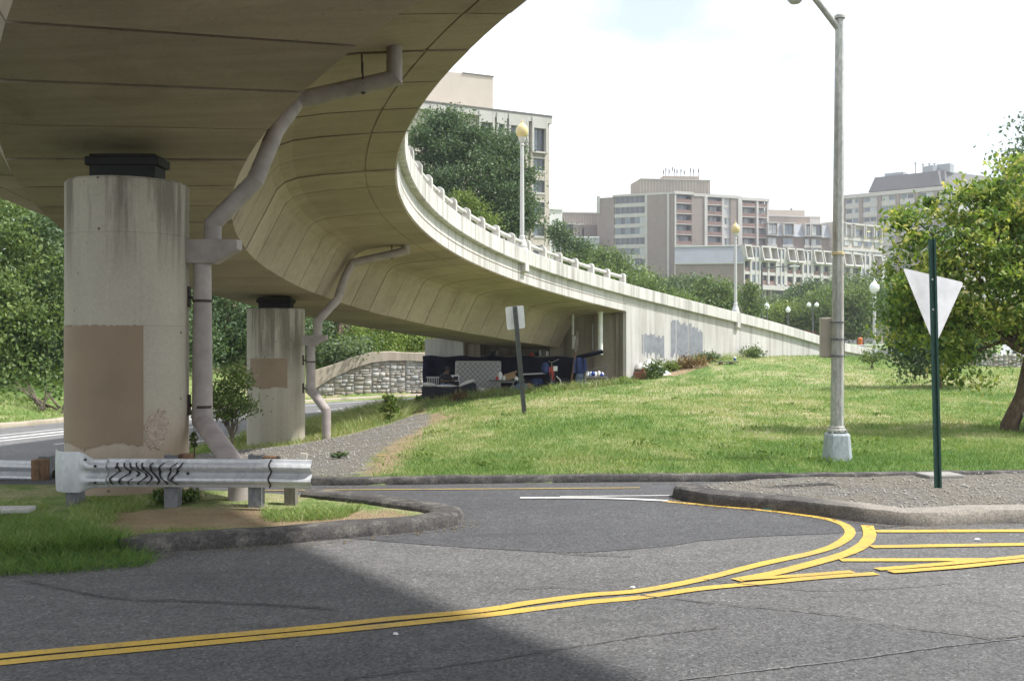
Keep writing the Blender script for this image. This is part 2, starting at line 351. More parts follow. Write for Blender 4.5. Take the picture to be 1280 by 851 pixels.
M['stone'] = stone(); M['joint'] = plain('dark_joint_filler', (.05, .042, .03), .95, 0, .2); M['mortar'] = plain('grey_mortar', (.27, .26, .24), .95, 0, .15)
M['coping'] = concrete('warm_coping_concrete', (.47, .405, .325), (.40, .345, .27), (.2, .165, .125), .6, (2, 2, .2), 0)
# buildings
M['bld_brick'] = plain('tan_brown_brick', (.215, .175, .155), .9, 0, .10, .8, .2, .02); M['bld_brick2'] = plain('pinkish_brown_brick', (.235, .195, .175), .9, 0, .1, .8, .2, .02)
M['bld_conc'] = plain('pale_precast', (.43, .415, .39), .85, 0, .10, .5, .2, .02); M['bld_cream'] = plain('cream_stone_cladding', (.45, .40, .345), .85, 0, .06, .5, .2, .02)
M['bld_white'] = plain('white_render', (.60, .60, .595), .8, 0, .06, .5); M['bld_grey'] = plain('grey_standing_seam_roof', (.29, .305, .335), .6, .1, .08, .4)
M['bld_slate'] = plain('dark_grey_metal_cladding', (.135, .13, .135), .7, .1, .06, .3); M['bld_tan'] = plain('tan_ribbed_cladding', (.34, .285, .235), .85, 0, .07, .5)
M['bld_rail'] = plain('rust_brown_balcony_panel', (.20, .125, .105), .8, 0, .12, .8); M['bld_recess'] = plain('recessed_balcony_wall', (.30, .26, .22), .9, 0, .1)  # one even brown-grey base colour for the wall set behind the balconies
M['mullion'] = plain('dark_window_frame', (.10, .095, .09), .6, 0, .1); M['curtain'] = plain('pale_blinds', (.40, .42, .43), .7, 0, .12, 1.2, 0)
def glass(name, col):
    t = NT(name); c = t.mix(t.noise(.35, 3), tuple(x*.7 for x in col), tuple(x*1.3 for x in col)); return t.fin(c, .08, 0, .8)
M['glass'] = glass('dark_window_glass', (.045, .055, .07)); M['glass2'] = glass('grey_blue_window_glass', (.12, .15, .185))
# ------------------------------------------------------------------ the ramp's centre path (inner edge of the deck)
PX0, PY0, TH0, K0, K1, K2 = -2.175877, 27.83676, 0.1527832, 0.03569873, -0.0009615475, -2.217808e-05
ZC = (4.657393, -0.08843621, 0.0002324852, -1.097838e-05)
S_ARR = np.arange(-46, 70.001, .1); I0 = int(round(46/.1))
def _kap(s):
    q = np.clip(s, -17.8, 34); k = K0+K1*q+K2*q*q/2; return np.where(s > 34, 0, np.where(s < -17.8, .012, k))
TH = np.concatenate([[0], np.cumsum((_kap(S_ARR[1:])+_kap(S_ARR[:-1]))/2*.1)]); TH += TH0-TH[I0]
PXA = np.concatenate([[0], np.cumsum((np.sin(TH[1:])+np.sin(TH[:-1]))/2*.1)]); PXA += PX0-PXA[I0]
PYA = np.concatenate([[0], np.cumsum((np.cos(TH[1:])+np.cos(TH[:-1]))/2*.1)]); PYA += PY0-PYA[I0]
def _zs(s): return ZC[0]+ZC[1]*s+ZC[2]*s*s+ZC[3]*s**3
ZPA = _zs(np.clip(S_ARR, -20, 40)); ZPA = np.where(S_ARR < -20, ZPA-.10*(S_ARR+20), ZPA)
_t = np.clip((S_ARR-40)/14, 0, 1); ZPA = np.where(S_ARR > 40, ZPA-(.105*14)*(_t-_t*_t/2), ZPA)
def dk(s, n, dz):                              # point on the deck: along s, n to the right of the inner edge, dz above its soffit
    x = float(np.interp(s, S_ARR, PXA)); y = float(np.interp(s, S_ARR, PYA)); z = float(np.interp(s, S_ARR, ZPA)); t = float(np.interp(s, S_ARR, TH))
    return Vector((x+math.cos(t)*n, y-math.sin(t)*n, z+dz))
# ------------------------------------------------------------------ terrain
KERB_FAR = smooth_line([(-60, 14.9), (-25, 14.9), (-9, 14.6), (-4.4, 14.05), (-2.6, 13.65), (0, 13.86), (2.2, 14.0), (4.2, 14.05), (7.2, 14.35), (14, 14.9), (60, 18)], 6)
def kfar(x): return np.interp(x, [p[0] for p in KERB_FAR], [p[1] for p in KERB_FAR])
HW_FAR = [(-60, -30), (-44, -10), (-30, 12), (-23, 27), (-18.4, 38), (-15.0, 45.5), (-10.4, 53), (-5.0, 59), (3, 65), (15, 73), (40, 86)]
HW_W = [12, 12, 11, 11, 10.5, 9, 7, 6.2, 7, 8, 8]; HZ = -1.3
def hw_off(o):                                  # line at fraction o from far (0) to near (1) edge
    P = []
    for i in range(len(HW_FAR)):
        a = HW_FAR[max(i-1, 0)]; b = HW_FAR[min(i+1, len(HW_FAR)-1)]; d = math.hypot(b[0]-a[0], b[1]-a[1])
        nx, ny = (b[1]-a[1])/d, -(b[0]-a[0])/d; P.append((HW_FAR[i][0]+nx*o*HW_W[i], HW_FAR[i][1]+ny*o*HW_W[i]))
    return smooth_line(P, 8)
HWF, HWN, HWC = hw_off(0), hw_off(1), hw_off(.5)
HW_POLY = HWF+HWN[::-1]
CTRL = [(-4, 15, -.02), (-2, 14.5, .06), (0, 15, .1), (4.8, 15.4, .12), (10, 16, .15), (18, 17, .2), (9.7, 20.2, .15), (0.3, 25.6, .1), (5, 30, .14), (0, 20, .08), (-2.1, 19, -.05), (5, 20, .12), (14, 26, .25), (25, 26, .3),
 (-6.3, 28, -.93), (-4.9, 27.6, -.72), (-8, 27, -1.0), (-3, 27, -.3), (-2.6, 34, -.45), (-4.5, 34, -.75), (-4, 40, -.72), (-3.9, 46, -.40), (-2, 44, -.32), (-5.5, 20, -.45), (-8, 18, -.55), (-12, 17, -.8), (-8.5, 22, -.95), (-7.0, 40, -1.05), (-6.6, 45, -1.1), (-4.6, 46, -.7),
 (0, 43.5, -.2), (2.6, 43.2, -.05), (5, 43.6, .17), (6.2, 44.8, .40), (8, 47.7, .88), (11, 51.5, 1.03), (14, 55, 1.05), (17.7, 59.5, 1.0), (22, 64, .95), (1.0, 36, -.05), (6, 38, .2), (10, 42, .55), (15.6, 45, .67), (20, 48, .6), (26, 50, .52), (14, 36, .4), (24, 38, .4),
 (26, 70, .75), (38, 60, .75), (45, 45, .5), (45, 25, .3), (60, 80, .9), (30, 100, 1.0), (60, 120, 1.0), (10, 70, .6), (0, 80, .5), (0, 120, 1), (-30, 130, 3),
 (-20.5, 38.5, -1.1), (-23, 42, -.2), (-27, 46, 1.3), (-33, 52, 3.2), (-26, 31, -.9), (-31, 34, .6), (-38, 40, 2.6), (-36, 20, .2), (-50, 40, 4), (-50, 20, 2.5), (-42, 70, 4.5), (-17, 49, -.7), (-20, 55, 1.4), (-13, 58, -.2), (-16, 62, 1.9), (-8, 63, 1.2), (-11, 70, 2.0), (-25, 70, 3.2), (-60, 70, 5), (-60, 120, 6), (-2, 68, 1.6)]
_cx = np.array([c[0] for c in CTRL]); _cy = np.array([c[1] for c in CTRL]); _cz = np.array([c[2] for c in CTRL])
def _U(r2): return np.where(r2 > 1e-9, r2*np.log(np.maximum(r2, 1e-9)), 0)
_n = len(CTRL); _A = np.zeros((_n+3, _n+3)); _A[:_n, :_n] = _U((_cx[:, None]-_cx)**2+(_cy[:, None]-_cy)**2)+np.eye(_n)*6.0
_A[:_n, _n] = 1; _A[:_n, _n+1] = _cx; _A[:_n, _n+2] = _cy; _A[_n:, :_n] = _A[:_n, _n:].T
_wt = np.linalg.solve(_A, np.concatenate([_cz, [0, 0, 0]]))
ISL_L = [(-60, 8.3), (-14, 8.5), (-6, 8.72), (gp(0, 706)), (gp(100, 700)), (gp(184, 694)), (gp(204, 690)), (gp(296, 684)), (gp(360, 679)), (gp(435, 672.5)), (gp(521, 664)), (gp(565, 657)), (gp(579, 650)), (gp(560, 643)), (gp(520, 637)), (gp(469, 630)), (gp(400, 622)), (-3.4, 12.95), (-5.5, 13.5), (-9, 13.7), (-25, 13.9), (-60, 13.9)]
ISL_R = [gp(839, 621.5), gp(855, 627), gp(894, 632), gp(950, 636), gp(1025, 645), gp(1092, 654), gp(1156, 657.5), gp(1280, 654), (9, 10.85), (14, 11.2), (30, 12), (30, 15.0), (14, 14.7), (7.2, 14.3), gp(985, 604), gp(930, 607), gp(870, 612), gp(845, 617)]
FORE = [(-15.5, 45.5), (-10.4, 53), (-5, 59), (-1, 62.2), (-1, 61.2), (-4.8, 59.3), (-7.3, 58.0), (-10.9, 56.2), (-15.5, 49)]
def sstep(a, b, x): t = np.clip((x-a)/(b-a), 0, 1); return t*t*(3-2*t)
def hgt(x, y):
    x = np.asarray(x, float); y = np.asarray(y, float); sh = x.shape; x = x.ravel(); y = y.ravel()
    xx = np.clip(x, -60, 60); yy = np.clip(y, 14, 120); z = np.full(xx.shape, _wt[_n])+_wt[_n+1]*xx+_wt[_n+2]*yy
    for i in range(_n): z = z+_wt[i]*_U((xx-_cx[i])**2+(yy-_cy[i])**2)
    z = np.clip(z, -2.5, 7)
    z = z*(1-sstep(90, 150, y))+1.0*sstep(90, 150, y)
    far = np.maximum(np.abs(x)-60, 0); z = z*(1-sstep(0, 60, far))+1.0*sstep(0, 60, far)*(y > 14)
    z = z+(fbm(x*.9, y*.9)-.5)*.10*sstep(14.2, 17, y)
    ins = inpoly(x, y, HW_POLY); dh = pdist(x, y, HW_POLY, True); m = np.where(ins, 1, 1-sstep(0, 1.8, dh)); z = z*(1-m)+(HZ-.06)*m
    ins = inpoly(x, y, FORE); m = np.where(ins, 1, 1-sstep(0, .7, pdist(x, y, FORE, True))); z = z*(1-m)+(HZ+.06)*m
    front = y < kfar(x)+.10
    z = np.where((y < 18) & (x > -4), np.minimum(z, .07+.12*np.maximum(y-kfar(x), 0)), z); z = np.where(front, -.05, z)
    for P in (ISL_L, ISL_R):
        i = inpoly(x, y, P); d = pdist(x, y, P, True)
        z = np.where(i, np.where(d < .12, -.04, .03+(.03 if P is ISL_L else .09)*sstep(0, .28, d))+(fbm(x*2, y*2)-.5)*.04*sstep(.1, .5, d), z)
    return z.reshape(sh)
def h1(x, y): return float(hgt(np.array([x]), np.array([y]))[0])
GRAVEL = [(-3.9, 14.0), (-2.0, 14.0), (-2.25, 17), (-2.3, 21), (-2.0, 25), (-2.2, 28), (-2.7, 34), (-3.3, 34.5), (-3.6, 30), (-4.4, 27.2), (-5.4, 26.4), (-8, 26.6), (-8.2, 23.0), (-6.2, 18.5), (-4.8, 15.8)]
DIRTS = [[gp(545, 640, .12), gp(500, 634, .12), gp(430, 630, .12), gp(330, 627, .12), gp(200, 629, .12), gp(95, 634, .12), gp(70, 652, .12), gp(200, 662, .12), gp(350, 662, .12), gp(470, 655, .12), gp(530, 649, .12)],
 [(-2.1, 14.2), (-1.6, 14.2), (-1.7, 18), (-1.9, 24), (-1.3, 28), (-2.2, 33.5), (-2.8, 33), (-2.4, 26), (-2.6, 20)], [(6.0, 44.2), (8.6, 47.6), (9.0, 46.8), (7.0, 43.8)], [(-4.5, 43), (-1, 42.2), (3.5, 41.8), (5.2, 43.8), (-3.6, 46.6), (-5, 45.5)], [(-4.2, 39), (-3, 39), (-2.8, 35), (-3.6, 35)]]
def soft(x, y, P, w=.35):
    d = pdist(x, y, P, True); return np.where(inpoly(x, y, P), .5+.5*np.clip(d/w, 0, 1), .5-.5*np.clip(d/w, 0, 1))
def dryness(x, y):
    d = fbm(x*.22+5, y*.10+2)*.9+fbm(x*.9, y*.4)*.45-.22
    d = d-.02+.85*(fbm(x*1.9+4, y*1.1+6)-.5)+.22*sstep(22, 30, y)*(1-sstep(40, 46, y))*sstep(-4, 4, x)-.25*(1-sstep(15, 19.5, y+.15*x))*sstep(1, 4, x)
    return np.clip(d, 0, 1)
def masks(x, y):
    gv = soft(x, y, GRAVEL, .5); gv = np.maximum(gv, soft(x, y, ISL_R, .2)*1.0)
    dt = np.zeros(x.shape)
    for P in DIRTS: dt = np.maximum(dt, soft(x, y, P, .45))
    return gv, dt
def geo(a, b, n): return list(a+(b-a)*np.linspace(0, 1, n)[1:]**3)
_xs = np.array([-x for x in geo(34, 3000, 22)][::-1]+list(np.arange(-34, -14, .9))+list(np.arange(-14, 14, .22))+list(np.arange(14, 36, .6))+geo(36, 3000, 22))
_ys = np.array(list(-np.array(geo(-6, 400, 10)))[::-1]+list(np.arange(6, 30, .2))+list(np.arange(30, 64, .4))+list(np.arange(64, 100, 2.2))+geo(100, 4500, 22))
_ys = np.unique(np.concatenate([[-400, -120, -40, -10, 0, 4], _ys[_ys >= 6]]))
GX, GY = np.meshgrid(_xs, _ys); GZ = hgt(GX, GY); nx_, ny_ = len(_xs), len(_ys)
_id = np.arange(nx_*ny_).reshape(ny_, nx_); _F = np.stack([_id[:-1, :-1], _id[:-1, 1:], _id[1:, 1:], _id[1:, :-1]], -1).reshape(-1, 4)
_x, _y = GX.ravel(), GY.ravel(); _gv, _dt = masks(_x, _y)
tag(npmesh('ground', np.stack([_x, _y, GZ.ravel()], 1), _F, M['ground'], None, [('dry', 'POINT', dryness(_x, _y)), ('gravel', 'POINT', _gv), ('dirt', 'POINT', _dt)], True), kind='structure')
# ------------------------------------------------------------------ roads, kerbs, markings
def sheet(name, poly, z, mat, parent=None):
    m = MB(); m.add([(p[0], p[1], z) for p in poly], [tuple(range(len(poly)))]); return tag(m.build(name, mat, parent), kind='structure' if parent is None else None)
_road = [(-60, -30), (60, -30)]+[(p[0], p[1]-.02) for p in KERB_FAR[::-1]]
sheet('road', _road, 0.0, M['asphalt'])
_dp = [gp(*p) for p in ((300, 683), (435, 672.5), (510, 679), (585, 684.5), (640, 687.5), (697, 691), (735, 690.5), (790, 686.5), (840, 682), (875, 676), (920, 672.5), (969, 669.5), (1040, 667), (1100, 661))]
_dark = _dp+[(4.6, 11.0), (3, 12.2), (2.6, 13.2), (7, 13.9), (12, 14.3)]+[(p[0], p[1]-.03) for p in KERB_FAR[::-1] if -60 < p[0] < 12]+[(-60, 13.0), (-3, 12.5), (-1.0, 12.0), (-.9, 11.3), (-1.6, 10.4), (-2.8, 9.9)]
sheet('road_patch', _dark, .004, M['asphalt_dark'])
_lane = [gp(*p) for p in ((-300, 850), (0, 826), (360, 792), (487, 778), (600, 768), (690, 757), (735, 752), (800, 747), (860, 750), (900, 757), (985, 764), (1055, 772), (1130, 786), (1240, 801), (1320, 797), (1600, 780))]
sheet('road_patch', [(-30, 3.4)]+_lane+[(9, 3.0), (9, -20), (-30, -20)], .0035, M['asphalt_mid'])
def ribbon(name, line, w, z, mat, zf=None, jag=0.0):
    m = MB(); L = [Vector((p[0], p[1], 0)) for p in line]; vs = []
    for i, p in enumerate(L):
        t = (L[min(i+1, len(L)-1)]-L[max(i-1, 0)]).normalized(); nn = Vector((t.y, -t.x, 0))
        ww = w[min(i, len(w)-1)] if isinstance(w, list) else w
        for sg in (-1, 1):
            q = p+nn*sg*ww/2*(1+random.uniform(-jag, jag)); vs.append((q.x, q.y, (zf(q.x, q.y) if zf else 0)+z))
    m.add(vs, [(2*i, 2*i+1, 2*i+3, 2*i+2) for i in range(len(L)-1)]); return tag(m.build(name, mat), kind='structure')
def mark(pts, w, mat='yellow', z=.009): ribbon('road_marking', smooth_line([gp(*p) for p in pts], 6), w, z, M[mat], None, .05)
mark([(-120, 838), (0, 821), (360, 788), (487.5, 774.5), (600, 764), (660, 754.5), (735, 744.5), (800, 739), (875, 725), (950, 706), (1010, 693), (1040, 684), (1059, 672.5), (1062, 663), (1051, 654.5), (1025, 647.5), (969, 639.8), (912, 634.2), (856, 629.3), (830, 627)], .105)
mark([(-120, 847), (0, 829.5), (360, 795), (487.5, 782.5), (600, 770.5), (660, 763), (735, 753.5), (800, 747.5), (875, 736.5), (950, 729.5), (1025, 722.3), (1096, 717.5)], .105)
mark([(920, 726), (969, 717), (1025, 702.5), (1062, 691), (1081, 680), (1087, 669), (1084, 657.5)], .125, z=.0105)
mark([(926, 725.5), (987, 721.5), (1066, 715.5)], .085, z=.013)
mark([(1094, 664.5), (1280, 664), (1500, 664)], .14); mark([(1089, 684), (1280, 681), (1500, 678)], .13); mark([(1050, 700.5), (1150, 700.3), (1235, 700)], .12)
mark([(1096, 712.5), (1175, 706.3), (1280, 696.5), (1400, 685)], .10, z=.0115); mark([(1113, 716), (1197, 709.8), (1280, 701.3), (1400, 690)], .10, z=.0125)
mark([(120, 618), (300, 614.5), (390, 613.2), (640, 611.6), (800, 610.3)], .055, 'yellow_faint', .012)
mark([(650, 623), (735, 623.2), (790, 624.7), (835, 626.8)], .11, 'white_line', .0135); mark([(375, 618.3), (457, 618)], .08, 'white_line', .012); mark([(700, 621.3), (840, 620)], .05, 'white_line', .012)
mark([(240, 619.5), (300, 618.5)], .12, 'white_line', .0125)
def crack(pts, w, mat='kerb', z=.011, wob=1.0): ribbon('road_crack', [(p[0]+random.uniform(-.010, .010)*wob, p[1]+random.uniform(-.014, .014)*wob) for p in smooth_line([gp(*q) for q in pts], 12)], w, z, M[mat], None, .45)
crack([(30, 727), (85, 737), (140, 748), (240, 752), (330, 756), (420, 762)], .022); crack([(800, 745), (900, 756), (985, 763), (1055, 771), (1130, 785), (1200, 793), (1240, 800)], .016)
crack([(430, 851), (640, 822), (800, 797), (900, 786)], .012); crack([(1240, 800), (1285, 795)], .02); crack([(640, 737), (700, 735), (745, 739)], .012); crack([(697, 692), (735, 694), (790, 696)], .016)
crack([(850, 851), (960, 838), (1060, 826), (1160, 812), (1290, 797)], .014, 'highway', .0112, .35); crack([(880, 725), (1010, 738), (1120, 735), (1200, 728)], .010)
m = MB(); m.add([(p[0], p[1], HZ+.02) for p in HWF]+[(p[0], p[1], HZ+.02) for p in HWN], [(i, i+1, len(HWF)+i+1, len(HWF)+i) for i in range(len(HWF)-1)])
tag(m.build('highway', M['highway']), kind='structure')
def hwl(o, i0, i1): return hw_off(o)[i0:i1]
for o_, a_, b_, w_ in ((.22, 0, 80, .16), (.30, 22, 42, .30), (.37, 26, 40, .22), (.93, 0, 80, .16)): ribbon('road_marking', hwl(o_, a_, b_), w_, HZ+.026, M['white_line'])
for a_ in range(4, 76, 5): ribbon('road_marking', hwl(.60, a_, a_+3), .16, HZ+.028, M['white_line'])
def kerb(line, w=.30, h=.15, z=0, mat='kerb', jag=.004, name='kerb', closed=False, zf=None):
    L = smooth_line(line, 5); P = [Vector((p[0], p[1], 0)) for p in L]; D = []                      # resample every ~8 cm
    for a, b in zip(P[:-1], P[1:]):
        k = max(1, int((b-a).length/.09)); D += [a.lerp(b, j/k) for j in range(k)]
    D.append(P[-1]); m = MB(); rings = []
    for i, p in enumerate(D):
        t = (D[min(i+1, len(D)-1)]-D[max(i-1, 0)]).normalized(); nn = Vector((t.y, -t.x, 0)); zz = zf(p.x, p.y) if zf else z
        q = fbm(p.x*2.3+3, p.y*2.3); hh = h*(.86+.28*float(q)); e = .16*(float(fbm(p.x*1.1, p.y*1.1+8))-.5)*w*2
        prof = [(0, -.4), (0.0, .1), (.03, .62), (.10, .90), (.26, 1.0), (.70, 1.0), (.90, .93), (1, .70), (1, -.5)]
        rings.append([p-nn*(a*w-e+random.uniform(-jag, jag))+Vector((0, 0, zz+b*hh+random.uniform(-jag, jag)*.7*(b > 0))) for a, b in prof])
    m.loft(rings); return tag(m.build(name, M[mat], None, True), kind='structure')
kerb(ISL_L[5:17], .34, .13)
kerb([ISL_R[-1]]+ISL_R[:9]+[(14, 11.2), (24, 11.7)], .40, .15)
kerb([(p[0], p[1]) for p in KERB_FAR if -12 < p[0] < 16], .22, .10)
kerb([p for p in hw_off(-.03) if -34 < p[0] < 6], .35, .16, HZ, 'coping', .004)
# ------------------------------------------------------------------ the curved overpass
over = empty('overpass', tuple(dk(0, -4.4, -1.58)), 'curved concrete box girder ramp sweeping over the columns and down to the right', 'overpass')
R_SIDE = [(0.0, .64), (0.0, .325), (-.02, .32), (-.02, .30), (0.0, .295), (0.0, 0.02), (-.03, -.02), (-.60, -.05), (-.605, -.03), (-.635, -.03), (-.64, -.055), (-1.5, -.12), (-1.95, -.18), (-2.2, -.27), (-2.36, -.42), (-2.46, -.62), (-2.958, -1.582)]
PROF = R_SIDE+[(-8.864-n, z) for n, z in R_SIDE[::-1]]
CORE_R = [(-.05, .60), (-.05, .06), (-.65, .0), (-1.6, -.06), (-2.3, -.2), (-2.5, -.5), (-3.0, -1.545)]
CORE = CORE_R+[(-8.864-n, z) for n, z in CORE_R[::-1]]
SEG = 1.30; S_END = 17.6; SKEW = lambda s: -.20*min(1, max(0, (-4-s)/8))                                  # joints lie slightly askew to the radius
SEGS = [-4.6+SEG*k for k in range(-30, 18)]
for s0 in SEGS:
    m = MB(); gp_ = .030 if s0 < -7 else .017; a, b = s0+gp_, min(s0+SEG-gp_, S_END); dz = .010*random.uniform(-1, 1)
    m.loft([[dk(min(s+SKEW(s)*n, S_END), n, z+(dz if z < .1 else 0)) for n, z in PROF] for s in (a, (a+b)/2, b)]); m.build('deck_segment', M['soffit'], over)
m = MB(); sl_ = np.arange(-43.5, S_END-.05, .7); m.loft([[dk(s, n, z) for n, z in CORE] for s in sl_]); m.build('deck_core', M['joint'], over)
def fascia_strip(s0, s1, nm='fascia_panel'):                       # the pale outer edge, 6 mm proud of the segment
    m = MB(); st = np.linspace(s0+.008, s1-.008, 4)
    m.loft([[dk(s, n, z) for n, z in ((.007, .018), (.007, .293), (-.012, .293), (-.012, .018))] for s in st])
    m.loft([[dk(s, n, z) for n, z in ((.004, .327), (.004, .639), (-.014, .639), (-.014, .327))] for s in st]); m.build(nm, M['fascia'], over)
for s0 in SEGS[10:]: fascia_strip(s0, min(s0+SEG, S_END))
PAR = [(.0, .642), (.150, .642), (.176, .665), (.176, 1.13), (.155, 1.15), (-.10, 1.15), (-.13, 1.12), (-.20, .642)]
def parapet_panel(s0, s1, par):
    m = MB(); m.loft([[dk(s, n+(random.uniform(-.002, .002)), z) for n, z in PAR] for s in np.linspace(s0+.006, s1-.006, 4)]); m.build('parapet_panel', M['fascia'], par)
PS = 1.36
for i in range(34): parapet_panel(S_END-PS*(i+1), S_END-PS*i, over)
m = MB(); m.loft([[dk(s, n, z) for n, z in ((.1, .7), (.1, 1.1), (-.08, 1.1), (-.08, .60))] for s in np.arange(S_END-PS*34, S_END+.02, .7)]); m.build('parapet_core', M['fascia'], over)
m = MB(); m.loft([[dk(s, -8.864-n, z) for n, z in PAR[::-1]] for s in np.arange(-44, S_END+.02, .7)]); m.build('outer_parapet', M['fascia'], over)
# concrete rail posts with a pipe through them
for i in range(26):
    s = 17.25-1.36*i; m = MB(); t = float(np.interp(s, S_ARR, TH)); pr = []
    for a in range(9): q = math.pi*a/8; pr.append((.02+.125*math.cos(q), .285+.125*math.sin(q)))
    pr = [(.145, 0)]+pr+[(-.105, 0)]
    f = lambda ss: [dk(ss, n, 1.15+z) for n, z in pr]
    m.loft([f(s-.075), f(s-.06), f(s+.06), f(s+.075)]); m.build('rail_post', M['fascia'], over, False, .012)
m = MB(); m.tube([dk(s, -.01, 1.15+.25) for s in np.arange(-17.2, 17.3, .34)], .072, 10); m.build('rail_pipe', M['fascia'], over, True)
# pilaster bracket under the lip where the lamp stands
def bracket(s, par):
    m = MB(); m.loft([[dk(q, n, z) for n, z in ((.185, .40), (.185, 1.152), (.004, 1.152), (.004, .36))] for q in (s-.16, s+.16)]); m.build('lamp_bracket', M['fascia'], par, False, .012)
bracket(8.75, over)
# ------------------------------------------------------------------ abutment and wing wall
abut = empty('abutment_wall', (0.5, 45.4, -.3), 'dim rust streaked abutment wall with bridge seat under the end of the ramp', 'wall')
AR = dk(S_END, 0.004, 0); AR = Vector((AR.x-.02, AR.y+.06, 0)); AL = Vector((-3.95, 47.0, 0)); AD = (AL-AR).normalized(); AN = Vector((-AD.y, AD.x, 0))
if AN.y > 0: AN = -AN                                                # towards the camera
def ab(u, w, z): p = AR+AD*u+AN*w; return Vector((p.x, p.y, z))
ALEN = (AL-AR).length
def abox(mb, u0, u1, w0, w1, z0, z1):
    mb.loft([[ab(u0, w0, z0), ab(u1, w0, z0), ab(u1, w1, z0), ab(u0, w1, z0)], [ab(u0, w0, z1), ab(u1, w0, z1), ab(u1, w1, z1), ab(u0, w1, z1)]])
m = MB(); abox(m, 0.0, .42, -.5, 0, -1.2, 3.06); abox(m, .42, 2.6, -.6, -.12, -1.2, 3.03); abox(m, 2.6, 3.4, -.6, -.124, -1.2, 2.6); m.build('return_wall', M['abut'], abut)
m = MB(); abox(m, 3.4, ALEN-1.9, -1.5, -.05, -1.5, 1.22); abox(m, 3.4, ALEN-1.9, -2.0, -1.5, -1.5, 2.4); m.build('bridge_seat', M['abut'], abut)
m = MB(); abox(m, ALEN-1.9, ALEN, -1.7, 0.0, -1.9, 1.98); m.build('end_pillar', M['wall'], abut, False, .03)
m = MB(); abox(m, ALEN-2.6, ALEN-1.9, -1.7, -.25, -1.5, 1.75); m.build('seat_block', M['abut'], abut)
wing = empty('wing_wall', tuple(dk(28, 0, 0)*1.0)[:2]+(0.8,), 'long pale concrete wing wall descending to the right above the grass', 'wall')
WP = [17.6, 18.45, 23.2, 27.9, 32.9, 38.0, 43.0, 48.0]
for a, b in zip(WP[:-1], WP[1:]):
    m = MB(); st = np.linspace(a+.008, b-.008, 6)
    zb = lambda s: h1(*dk(s, 0, 0).xy)-.6
    m.loft([[Vector((*dk(s, n, 0).xy, zb(s))) if z is None else dk(s, n, z) for n, z in ((.0, None), (.0, .295), (-.02, .30), (-.02, .32), (.0, .325), (.0, .64), (-.35, .64), (-.35, None))] for s in st])
    m.build('wall_panel', M['wall'], wing)
for i in range(22): parapet_panel(S_END+PS*i, S_END+PS*(i+1), wing)
m = MB(); m.loft([[dk(s, n, z) for n, z in ((.12, .66), (.12, 1.12), (-.1, 1.12), (-.1, .62))] for s in np.arange(S_END, S_END+PS*22, .7)]); m.build('parapet_core', M['fascia'], wing)
bracket(27.9, wing)
m = MB()
vs = [p for s in np.arange(S_END+.1, 60, 1.0) for p in (dk(s, -.35, .30), dk(s, -8.5, .30))]; m.add(vs, [(2*i, 2*i+1, 2*i+3, 2*i+2) for i in range(len(vs)//2-1)]); tag(m.build('ramp_road', M['asphalt']), kind='structure')
m = MB(); m.loft([[Vector((*dk(s, -8.864, 0).xy, -2.0)), dk(s, -8.864, 1.15), dk(s, -8.5, 1.15), Vector((*dk(s, -8.5, 0).xy, -2.0))] for s in np.arange(S_END, 50, 1.4)]); m.build('far_side_wall', M['wall'], wing)
# cover paint on the wing wall: ragged brush strokes
def ragged(par, s0, s1, zt, zb, seed):
    r = random.Random(seed); n = int((s1-s0)/.05); m = MB(); top = []; bot = []; a = b = 0.0
    for i in range(n+1):
        if i % 3 == 0: a = r.uniform(-.09, .09); b = r.uniform(-.20, .10)
        s = s0+(s1-s0)*i/n; top.append(dk(s, .0035, 0)+Vector((0, 0, zt(i/n)+a+r.uniform(-.02, .02)))); bot.append(dk(s, .0035, 0)+Vector((0, 0, zb(i/n)+b+r.uniform(-.02, .02))))
    vs = top+bot; k = len(top); m.add(vs, [(i, i+1, k+i+1, k+i) for i in range(k-1) if r.random() > .02]); return m.build('cover_paint_patch', M['patch_grey'], par)
ragged(wing, 18.95, 20.95, lambda t: -.78, lambda t: -1.62, 3)
ragged(wing, 21.55, 23.15, lambda t: .05-.0*t, lambda t: -1.42-.1*t, 4); ragged(wing, 23.22, 24.55, lambda t: .08-.22*t, lambda t: -1.66+.2*t, 5)
